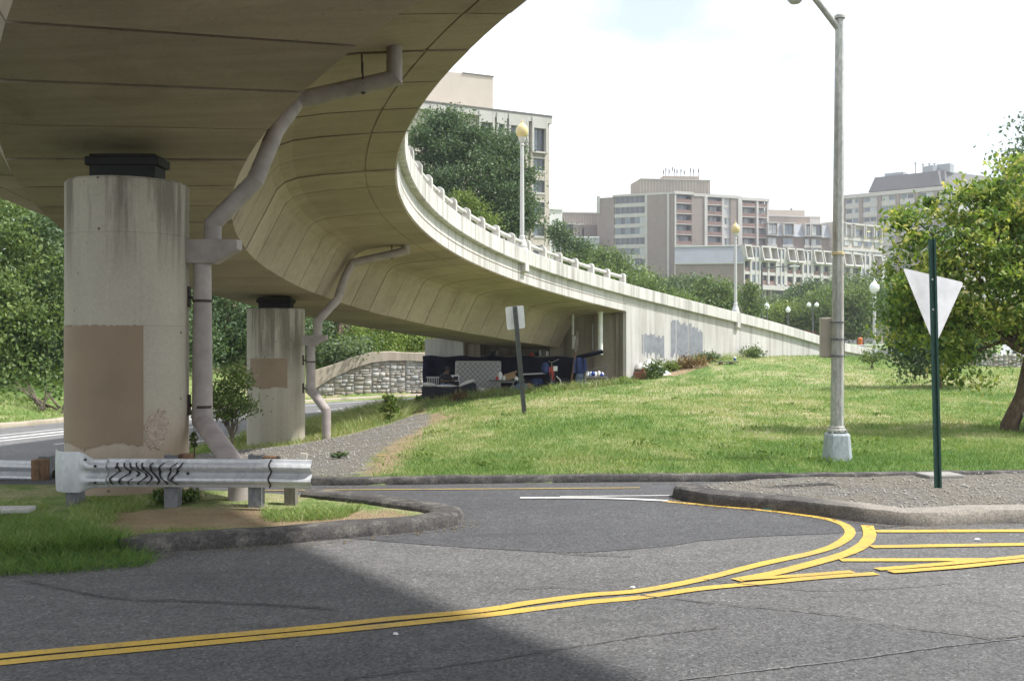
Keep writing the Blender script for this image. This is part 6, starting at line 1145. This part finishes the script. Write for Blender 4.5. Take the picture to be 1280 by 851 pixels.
# ------------------------------------------------------------------ buildings beyond the ramp
class Facade:
    def __init__(s, root, uA, YA, uB, YB, depth=18, core='bld_brick', z0=-1, z1=30, cw=-.5):
        s.root = root; s.A = Vector((gx(uA, YA), YA, 0)); s.B = Vector((gx(uB, YB), YB, 0)); s.d = (s.B-s.A).normalized(); s.L = (s.B-s.A).length; s.n = Vector((s.d.y, -s.d.x, 0)); s.z0, s.z1 = z0, z1
        if s.n.y > 0: s.n = -s.n
        m = MB(); s.boxm(m, 0.02, s.L-.02, -depth, cw, z0, z1); m.build('core_wall', M[core], root)
    def u(s, px):                                   # metres along the facade seen at photo column px
        k = (px-640)/FPX; return (k*s.A.y-s.A.x)/(s.d.x-k*s.d.y)
    def p(s, a, w, z): q = s.A+s.d*a+s.n*w; return Vector((q.x, q.y, z))
    def boxm(s, m, a0, a1, w0, w1, z0, z1, mi=0):
        m.add([s.p(a0, w0, z0), s.p(a1, w0, z0), s.p(a1, w1, z0), s.p(a0, w1, z0), s.p(a0, w0, z1), s.p(a1, w0, z1), s.p(a1, w1, z1), s.p(a0, w1, z1)], [(0, 3, 2, 1), (4, 5, 6, 7), (0, 1, 5, 4), (1, 2, 6, 5), (2, 3, 7, 6), (3, 0, 4, 7)], mi)
    def solid(s, px0, px1, mat, w1=.0, w0=-.6, z0=None, z1=None, name='wall_pier'):
        m = MB(); s.boxm(m, s.u(px0), s.u(px1), w0, w1, s.z0 if z0 is None else z0, s.z1 if z1 is None else z1); return m.build(name, M[mat], s.root)
    def rows(s, px0, px1, zs, h, maker, seed=0):       # one mesh per variant, shared by the rows
        r = random.Random(seed+int(px0)); vs = [maker(s.u(px0), s.u(px1), k) for k in range(3)]
        for z in zs:
            me, mats, nm = vs[r.randrange(3)]; link(nm, me, s.root, (0, 0, z))
    def windows(s, px0, px1, zs, h, panes=2, frame='mullion', w=-.22, ins=.0, cur=.4, name='window', bar=.07, trans=None):
        r = random.Random(int(px0*7)); 
        def mk(a0, a1, k):
            m = MB(); a0 += ins; a1 -= ins; st = (a1-a0)/panes
            for i in range(panes):
                mi = 2 if r.random() < cur else (1 if r.random() < .55 else 3); s.boxm(m, a0+i*st+bar/2, a0+(i+1)*st-bar/2, w-.02, w+.0, bar, h-bar, mi)
                if r.random() < cur*.6: s.boxm(m, a0+i*st+bar/2, a0+i*st+st*.45, w-.01, w+.012, bar, h-bar, 2)
                s.boxm(m, a0+i*st-bar/2, a0+i*st+bar/2, w-.05, w+.06, 0, h)
            s.boxm(m, a1-bar/2, a1+bar/2, w-.05, w+.06, 0, h); s.boxm(m, a0-bar/2, a1+bar/2, w-.05, w+.062, 0, bar); s.boxm(m, a0-bar/2, a1+bar/2, w-.05, w+.062, h-bar, h)
            if trans: s.boxm(m, a0, a1, w-.04, w+.05, h*trans-.04, h*trans+.04)
            return m.mesh(name, [M[frame], M['glass'], M['curtain'], M['glass2']]), None, name
        s.rows(px0, px1, zs, h, mk)
    def spandrels(s, px0, px1, zs, h, mat='bld_conc', w1=-.05, w0=-.5, name='spandrel'):
        me = MB(); s.boxm(me, s.u(px0), s.u(px1), w0, w1, 0, h); me = me.mesh(name, M[mat])
        for z in zs: link(name, me, s.root, (0, 0, z))
    def balconies(s, px0, px1, zs, fh, rail='bld_rail', w=.35, railh=1.0):
        a0, a1 = s.u(px0), s.u(px1); m = MB(); s.boxm(m, a0, a1, -1.5, w, -.22, 0); slab = m.mesh('balcony_slab', M['bld_conc'])
        m = MB(); s.boxm(m, a0+.1, a1-.1, w-.08, w, .02, railh); s.boxm(m, a1-.18, a1-.1, -.5, w-.08, .02, railh); rl_ = m.mesh('balcony_panel', M[rail])
        for z in zs: link('balcony_slab', slab, s.root, (0, 0, z)); link('balcony_panel', rl_, s.root, (0, 0, z))
        s.windows(px0, px1, zs, fh-.35, 3, 'mullion', -1.30, .15, .3, 'balcony_window')
# tall apartment block (centre)
Y = 290; fh = 2.92; zt = zat(240, Y)
B1 = empty('apartment_block', (gx(845, Y), Y, 0), 'tall tan brick apartment block with ribbon windows, brown balconies and roof antennas', 'building')
f = Facade(B1, 748, 298, 842, 290, 22, 'bld_brick2', -1, zt-.6, -.5)
zs = [zt-2.6-fh*k*1.0 for k in range(13)]
f.solid(746.5, 768, 'bld_brick2', .0); f.solid(746, 750, 'bld_conc', .3, -.6, zt-5, zt-.1); f.solid(808, 834.5, 'bld_brick2', .35); f.solid(834.5, 837, 'bld_conc', .7); f.solid(837, 842.5, 'bld_brick2', .2); f.solid(806.5, 809.5, 'bld_conc', .45, -.6)
f.windows(769, 806, zs, 1.95, 6, 'bld_conc', -.2, .02, .22); f.spandrels(768, 807, [z-.97 for z in zs], .97); f.solid(766, 844, 'bld_conc', .45, -.6, zt-.6, zt, 'roof_edge'); 
f2 = Facade(B1, 842.5, 290, 959, 301, 22, 'bld_brick2', -1, zt-.6, -1.55)
f2.solid(842.5, 844.5, 'bld_conc', .4); f2.balconies(844.5, 864, [z-.35 for z in zs], fh); f2.solid(864, 880, 'bld_brick2', .3); f2.solid(879.5, 883, 'bld_conc', .6); f2.balconies(883, 902, [z-.35 for z in zs], fh); f2.solid(902, 904.5, 'bld_conc', .3)
f2.windows(904.5, 912.5, zs, 1.9, 2, 'bld_conc', -.2, .02, .5); f2.spandrels(904.5, 912.5, [z-1.02 for z in zs], 1.02); f2.solid(912.5, 922, 'bld_brick2', .3); f2.solid(921.5, 926.5, 'bld_conc', .55); f2.balconies(926.5, 944.5, [z-.35 for z in zs], fh); f2.solid(944.5, 947, 'bld_conc', .5); f2.balconies(947, 958.5, [z-.35 for z in zs], fh); f2.solid(957.8, 960, 'bld_conc', .4)
f2.solid(842, 866, 'bld_conc', .55, -1.55, zt-.6, zt+.2, 'roof_edge'); f2.solid(866.4, 926, 'bld_conc', .5, -1.55, zt-.9, zt-.1, 'roof_edge'); f2.solid(926.4, 960.5, 'bld_conc', .6, -1.55, zt-1.3, zt-.5, 'roof_edge')
f3 = Facade(B1, 799, 297, 888, 300, 10, 'bld_tan', zt-.8, zat(224, 297), 0)
for k in range(23): f3.solid(800+k*3.85, 800.6+k*3.85, 'bld_conc', .15, -.1, zt, zat(224.3, 297), 'cladding_rib')
m = MB(); f3.boxm(m, f3.u(799.4), f3.u(888), -.3, .3, zat(224.2, 297), zat(223, 297)); m.build('roof_edge', M['bld_conc'], B1)
f4 = Facade(B1, 829, 301, 874, 302, 6, 'bld_tan', zat(224, 300), zat(220, 301), 0)
for k, (px, h) in enumerate(((830, 8), (833, 11), (837, 9), (841, 12), (844, 10), (847, 9), (852, 10), (856, 8), (864, 11), (868, 10), (874, 10.5))):
    p = f4.p(f4.u(px), -1, zat(220, 301)); m = MB(); m.tube([p, p+Vector((0, 0, h*.232))], .10, 6); m.box(p+Vector((.1, -.1, h*.232-.6)), (.3, .2, 1.1)); m.build('antenna', M['bld_slate'], B1)
# long low balconied block
Y = 250; C1 = empty('apartment_block', (gx(930, Y), Y, 0), 'long low block with grey mansard end and white framed box balconies', 'building'); fh = 2.95; zt = zat(306, Y)
f = Facade(C1, 844, 253, 929.5, 250, 24, 'bld_brick', -1, zat(328, 251), 0)
m = MB(); m.loft([[f.p(a, .35, zat(328.5, 251)), f.p(a, -1.2, zat(307.5, 251)), f.p(a, -10, zat(307.5, 251)), f.p(a, -10, zat(328.5, 251))] for a in (f.u(843), f.L)]); m.build('mansard_roof', M['bld_grey'], C1)
for k in range(28): m = MB(); a = f.u(844+k*3.05); m.loft([[f.p(a+e, .43, zat(328.2, 251)), f.p(a+e, -1.12, zat(307.4, 251)), f.p(a+e, -1.2, zat(307.6, 251)), f.p(a+e, .35, zat(328.4, 251))] for e in (0, .10)]); m.build('roof_seam', M['bld_grey'], C1)
m = MB(); f.boxm(m, f.u(843), f.L, -1.6, -.9, zat(307.6, 251), zat(306, 251)); m.build('roof_edge', M['bld_white'], C1); m = MB(); f.boxm(m, f.u(843), f.L, -.2, .5, zat(330, 251), zat(328.4, 251)); m.build('eave_band', M['bld_conc'], C1)
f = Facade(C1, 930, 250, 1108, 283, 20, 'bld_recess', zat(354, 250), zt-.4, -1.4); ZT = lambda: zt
rows3 = [zt-4.05-3.15*k for k in range(3)]
cols = [(931, 938, 'b'), (940, 944.5, 'w'), (945.2, 949.2, 'w'), (952, 960, 'b'), (962, 970, 'b'), (972, 976, 'w'), (977, 980.5, 'w'), (984, 992, 'b'), (995, 1003, 'b'), (1005, 1009, 'w'), (1010, 1014, 'w'), (1017, 1026, 'b'), (1029, 1037.5, 'b'), (1040, 1044, 'b'), (1054, 1063, 'b'), (1066, 1075.5, 'b'), (1077.5, 1081, 'w'), (1082.5, 1086.5, 'w'), (1091, 1101, 'b'), (1103, 1107, 'w')]
pr = 930
for a, b, k in cols:
    f.solid(pr-.2, a, 'bld_conc', .05); pr = b
    zz = [zt-3.3]+rows3[1:]+[rows3[2]-3.15]
    zz = [zt-3.1, zt-6.3, zt-9.4]
    if k == 'w': f.windows(a, b, [z+.3 for z in zz], 2.1, 1, 'bld_conc', -.15, .02, .35); f.spandrels(a, b, [z-.7 for z in zz], 1.0)
    else:
        f.windows(a, b, zz[1:], 2.5, 2, 'mullion', -1.1, .05, .2); f.solid(a, b, 'bld_tan', -.75, -1.3, zt-3.1, zt-.3, 'bay_panel'); f.spandrels(a, b, [z-.75 for z in zz], .75)
        f.spandrels(a, b, zz[1:], 1.05, 'bld_rail', -.30, -.36, 'balcony_panel')
        m = MB(); a0, a1 = f.u(a)-.25, f.u(b)+.25                   # sloping box frame of the top storey
        for e0, e1 in ((a0, a0+.28), (a1-.28, a1)): m.loft([[f.p(e, 1.0, zt-3.4), f.p(e, .25, zt+.0), f.p(e, -1.3, zt+.0), f.p(e, -1.3, zt-3.4)] for e in (e0, e1)])
        m.loft([[f.p(e, .32, zt-.28), f.p(e, .28, zt+.1), f.p(e, -1.3, zt+.1), f.p(e, -1.3, zt-.28)] for e in (a0, a1)]); m.loft([[f.p(e, 1.05, zt-3.5), f.p(e, .95, zt-3.05), f.p(e, -1.3, zt-3.05), f.p(e, -1.3, zt-3.5)] for e in (a0, a1)]); m.build('box_bay', M['bld_conc'], C1)
f.solid(pr, 1108, 'bld_conc', .05); f.solid(930, 1108, 'bld_conc', .6, -1.4, zt-10.6, zt-9.5, 'base_band'); f.solid(930, 1108, 'bld_conc', -.2, -1.4, zt-.35, zt-.05, 'roof_edge')
fb = Facade(C1, 932, 254, 1106, 287, 14, 'bld_slate', -1, zt-10.5, -1)
for k, px in enumerate((933, 940, 947, 954.5, 962, 984, 1006)): fb.solid(px, px+2.6, 'bld_cream', .2)
fb.windows(934, 962, [zt-14, zt-17.2], 2.2, 8, 'bld_conc', -.6, .02, .4)
m = MB(); f.boxm(m, f.u(869), f.u(898), -26, -18, zt, zt+2.0); 
# middle block with mansard storey behind
Y = 305; C2 = empty('apartment_block', (gx(1000, Y), Y, 0), 'brick block with grey mansard storey and tan rooftop box behind the long block', 'building')
f = Facade(C2, 958, 300, 1041, 306, 20, 'bld_brick', -1, zat(291, 300), -.4); zt = zat(279, 300)
f.solid(958, 1042, 'bld_brick', 0, -.5, -1, zat(306, 300)-.0)
m = MB(); m.loft([[f.p(a, .3, zat(295, 300)), f.p(a, -.9, zt), f.p(a, -12, zt), f.p(a, -12, zat(295, 300))] for a in (0, f.L)]); m.build('mansard_roof', M['bld_grey'], C2)
for a, b in ((959.5, 970), (979, 990.5), (1006, 1011), (1014, 1025.5)):
    m = MB(); a0, a1 = f.u(a), f.u(b); f.boxm(m, a0-.3, a0, -.8, .75, zat(293, 300), zt); f.boxm(m, a1, a1+.3, -.8, .75, zat(293, 300), zt); f.boxm(m, a0-.3, a1+.3, -.8, .8, zt, zt+.3); f.boxm(m, a0-.3, a1+.3, -.8, .8, zat(294, 300), zat(293, 300)); m.build('box_bay', M['bld_conc'], C2)
    f.windows(a, b, [zat(292.5, 300)], 2.7, 2, 'mullion', .3, .05, .3)
    f.windows(a, b, [zat(305, 300), zat(317, 300)], 1.8, 2, 'bld_conc', .05, .05, .4)
    f.spandrels(a-1, b+1, [zat(308.5, 300)], .8, 'bld_conc', .2)
f = Facade(C2, 1041.5, 305, 1104, 318, 20, 'bld_cream', -1, zat(277, 305), -.3); zt = zat(278, 305)
for a, b in ((1056, 1062), (1067, 1078), (1081, 1090), (1094, 1100)):
    f.windows(a, b, [zt-3.4-3.0*k for k in range(4)], 2.1, 2 if b-a > 7 else 1, 'bld_conc', -.1, .02, .5)
    m = MB(); f.boxm(m, f.u(a)-.35, f.u(a)-.05, -.4, .7, zt-3.9, zt); f.boxm(m, f.u(b)+.05, f.u(b)+.35, -.4, .7, zt-3.9, zt); f.boxm(m, f.u(a)-.35, f.u(b)+.35, -.4, .7, zt-.3, zt+.02); m.build('box_bay', M['bld_conc'], C2)
f.spandrels(1041.5, 1104, [zt-4.9-3.0*k for k in range(4)], .8, 'bld_conc', .05); f.solid(1041.5, 1055, 'bld_grey', .08, -.3, zt-4, zt); f.solid(1041.5, 1104.2, 'bld_conc', .25, -.3, zt, zt+.3, 'roof_edge')
f = Facade(C2, 958, 316, 1025, 320, 14, 'bld_tan', 20, zat(269, 316), 0); f.solid(958, 1025.5, 'bld_conc', .3, -.3, zat(270.5, 316), zat(268.8, 316), 'roof_edge'); f.solid(1012, 1025, 'bld_conc', .2, -.1, zat(279, 316), zat(270.5, 316))
f = Facade(C2, 958, 322, 1006, 324, 8, 'bld_cream', 20, zat(262, 322), 0); m = MB(); f.boxm(m, f.u(993), f.u(994.5), -3, -2.4, zat(262, 322), zat(258.5, 322)); m.build('roof_vent', M['bld_slate'], C2)
# grey roofed office block at the right
Y = 330; D1 = empty('office_block', (gx(1180, Y), Y, 0), 'wide office block with paired windows and dark grey overhanging roof storey', 'building'); fh = 3.3
f = Facade(D1, 1052, 352, 1180, 330, 40, 'bld_cream', -1, zat(232, 330), -.4); zt = zat(233, 330)
zs = [zt-3.0-fh*k for k in range(8)]; dx = (1180-1054)/6
for k in range(6):
    a = 1052+22.0*k*(1+.012*k); b = a+21.2*(1+.012*k); f.solid(a, a+4.3, 'bld_brick2', .25, -.6, -1, zt-1.0); f.windows(a+5.3, b-.2, zs, 1.8, 2, 'bld_conc', -.25, .02, .15, 'window', .22)
    f.spandrels(a+4.3, b+.9, [z-1.5 for z in zs], 1.5, 'bld_conc', -.03); 
f.solid(1052, 1180, 'bld_conc', .4, -.6, zt-1.1, zt, 'roof_edge')
f5 = Facade(D1, 1180.5, 330, 1290, 352, 40, 'bld_cream', -1, zat(232, 330), -.4)
for k in range(6):
    a = 1181+16*k; f5.solid(a, a+3.2, 'bld_conc', .2, -.6, -1, zt-1); f5.windows(a+3.6, a+15.4, zs, 1.9, 2, 'bld_conc', -.25, .02, .4, 'window', .2); f5.spandrels(a+3.2, a+16, [z-1.45 for z in zs], 1.45, 'bld_conc', -.03)
f5.solid(1180.5, 1290, 'bld_conc', .4, -.6, zt-1.1, zt, 'roof_edge')
zlo, zhi = zat(230.5, 330), zat(211, 330)
for ff, e0, e1, q0, q1 in ((f, f.u(1083), f.L-.1, f.u(1089), f.L-.9), (f5, .1, f5.L, .9, f5.L-2)):
    m = MB(); m.loft([[ff.p(e0, -1.5, zlo), ff.p(e1, -1.5, zlo), ff.p(e1, -14, zlo), ff.p(e0, -14, zlo)], [ff.p(q0, -3.2, zhi), ff.p(q1, -3.2, zhi), ff.p(q1, -14, zhi), ff.p(q0, -14, zhi)]]); m.build('roof_storey', M['bld_slate'], D1)
    m = MB(); ff.boxm(m, e0+3, e1-.5, -12, -3.2, zt-.2, zlo+.1); m.build('roof_recess', M['mullion'], D1)
for a in (1085, 1090, 1096, 1101): m = MB(); f.boxm(m, f.u(a), f.u(a)+.35, -2.2, -1.8, zt, zlo); m.build('roof_strut', M['bld_conc'], D1)
for a in (1156, 1163, 1170): m = MB(); f.boxm(m, f.u(a), f.u(a)+.3, -2.0, -1.7, zt, zlo); m.build('roof_strut', M['bld_conc'], D1)
for px, v in ((1136, 203.5), (1145.5, 205), (1153.5, 204.5), (1160, 204.5)):
    m = MB(); p = f.p(f.u(px), -6, zhi-.3); m.tube([p, Vector((p.x, p.y, zat(v+1, p.y)))], .22, 8); m.tube([Vector((p.x, p.y, zat(v+1, p.y))), Vector((p.x, p.y, zat(v, p.y)))], .5, 8); m.build('roof_flue', M['bld_conc'], D1)
for a, b, v in ((1098.5, 1122, 209.5), (1164, 1181, 205), (1183, 1189, 206.5), (1191, 1199, 207), ):
    m = MB(); ff = f if a < 1175 else f5; ff.boxm(m, ff.u(a), ff.u(b), -9, -5, zhi-.4, zat(v, 335)); m.build('roof_plant', M['bld_grey'], D1)
# left cream building with projecting window bays
Y = 134; A1 = empty('office_building', (gx(640, Y), Y, 0), 'cream building with deep framed windows standing behind the big tree', 'building'); fh = 2.86
zt = zat(146, 137); f = Facade(A1, 520, 128, 688.5, 137.2, 22, 'bld_cream', -1, zt, -.3)
zw = [zat(185.5+27.3*k, 136) for k in range(10)]
zs0 = zw[0]
for a, b, top in ((540, 556, 1), (562, 576, 1), (600, 614, 1), (622, 629, 1), (637, 656.5, 0), (666, 680.5, 1)):
    f.solid(a-3.2, a, 'bld_cream', .12, -.4, -1, zt-.9); f.solid(b, b+3, 'bld_cream', .12, -.4, -1, zt-.9)
    f.windows(a+.4, b-.3, [zw[0]-.35], 3.0, 2 if b-a > 8 else 1, 'mullion', -.18, .02, .0, 'window', .09, .25)
    f.windows(a+.4, b-.3, zw[1:], 1.55, 2 if b-a > 8 else 1, 'mullion', -.18, .02, .12)
    f.spandrels(a, b, [z-1.31 for z in zw[1:]], 1.31, 'bld_cream', .06); f.spandrels(a-.6, b+.6, [z-.28 for z in zw[1:]], .28, 'bld_conc', .16, -.2, 'sill'); f.spandrels(a-.6, b+.6, [z+1.55 for z in zw[1:]], .16, 'bld_conc', .14, -.2, 'lintel')
    m = MB(); a0, a1 = f.u(a), f.u(b); f.boxm(m, a0-.30, a0-.02, -.2, .42, zw[0]-.5, zt-.3); f.boxm(m, a1+.02, a1+.30, -.2, .42, zw[0]-.5, zt-.3); f.boxm(m, a0-.3, a1+.3, -.2, .40, zw[0]+2.62, zt-.32); f.boxm(m, a0-.3, a1+.3, -.2, .38, zw[0]-.62, zw[0]-.4); m.build('window_surround', M['bld_conc'], A1)
f.solid(520, 688.8, 'bld_conc', .30, -.4, zt-.95, zt-.12, 'roof_band'); f.solid(520, 689, 'mullion', .38, -.4, zt-.11, zt+.10, 'roof_edge')
f6 = Facade(A1, 500, 140, 616.5, 146, 14, 'bld_cream', 20, zat(96.5, 146), 0); m = MB(); f6.boxm(m, f6.u(578), f6.L+.1, -1, .15, zat(96.5, 146), zat(95.5, 146)); m.build('roof_edge', M['mullion'], A1)
# pale narrow block and the low tan block beside it
A2 = empty('apartment_block', (gx(696, 170), 170, 0), 'narrow white rendered block edge beside the cream building', 'building'); f = Facade(A2, 686, 170, 703, 171, 16, 'bld_white', -1, zat(261, 170), 0)
f.windows(690.5, 698.5, [zat(287-.2+13.5*k, 170) for k in range(4)], 1.35, 2, 'bld_white', .03, .02, .5); f.solid(686, 703.5, 'bld_white', .2, -.2, zat(262, 170), zat(260.3, 170), 'roof_edge')
B2 = empty('apartment_block', (gx(728, 300), 300, 0), 'low tan block with ribbed rooftop box and small balconies left of the tall block', 'building'); f = Facade(B2, 703, 300, 749, 302, 18, 'bld_brick2', -1, zat(280, 300), -1.4); f.solid(716, 727, 'bld_brick2', .3); f.solid(730, 749.5, 'bld_brick', .1, -1.4, -1, zat(284, 300)); f.solid(703, 704.5, 'bld_conc', .3); f.solid(716, 730, 'bld_conc', .5, -1.4, zat(281, 300), zat(279.3, 300), 'roof_edge'); f.solid(703, 718, 'bld_conc', .6, -1.4, zat(280.5, 300), zat(279, 300), 'roof_edge')
f.balconies(704.5, 715.5, [zat(292, 300), zat(306, 300)], 2.9)
f = Facade(B2, 703.5, 292, 749, 293, 6, 'bld_grey', -1, zat(296, 292), 0); f.windows(707, 715, [zat(307, 292)], 2.1, 2, 'bld_conc', .05); f.windows(725, 731, [zat(307, 292)], 2.1, 1, 'mullion', .05); f.windows(736, 742, [zat(305, 292)], 1.5, 2, 'bld_conc', .05); f.solid(703.5, 749, 'bld_white', .2, -.2, zat(297, 292), zat(295.3, 292), 'roof_edge')
f = Facade(B2, 703.5, 310, 749, 312, 8, 'bld_tan', 20, zat(265.5, 310), 0); f.solid(703, 749, 'bld_conc', .25, -.3, zat(266.5, 310), zat(264.8, 310), 'roof_edge')
for k in range(13): f.solid(705+k*3.4, 705.5+k*3.4, 'bld_conc', .12, -.1, zat(279, 310), zat(266.8, 310), 'cladding_rib')
# a pale parapet of another ramp at the far left
op = empty('far_ramp', (gx(-20, 52), 52, 5), 'sliver of a white ramp parapet at the far left edge above the trees', 'overpass')
m = MB(); m.loft([[Vector((gx(u, 46), 46+d, zat(v, 46))) for d, v in ((0, v1), (0, v0), (.35, v0), (.35, v1))] for u, v0, v1 in ((-90, 232, 248), (-20, 235, 248), (6, 240, 248), (20, 245.5, 248.5))]); m.build('parapet', M['bld_white'], op)
m = MB(); m.tube([Vector((gx(-60, 46.5), 46.5, -.5)), Vector((gx(-60, 46.5), 46.5, zat(246, 46.5)))], .5, 14); m.build('support_column', M['wall'], op)
# ------------------------------------------------------------------ thin summer haze
m = MB(); m.box((0, 1500, 44), (9400, 9400, 95)); hz_ = m.build('haze', bpy.data.materials.new('haze_air')); tag(hz_, kind='stuff')
hm = hz_.data.materials[0]; hm.use_nodes = True; ht = hm.node_tree; ht.nodes.clear(); pv = ht.nodes.new('ShaderNodeVolumePrincipled'); ho = ht.nodes.new('ShaderNodeOutputMaterial')
pv.inputs['Color'].default_value = (.93, .95, 1, 1); pv.inputs['Density'].default_value = .00042; pv.inputs['Anisotropy'].default_value = .3; ht.links.new(pv.outputs[0], ho.inputs['Volume'])
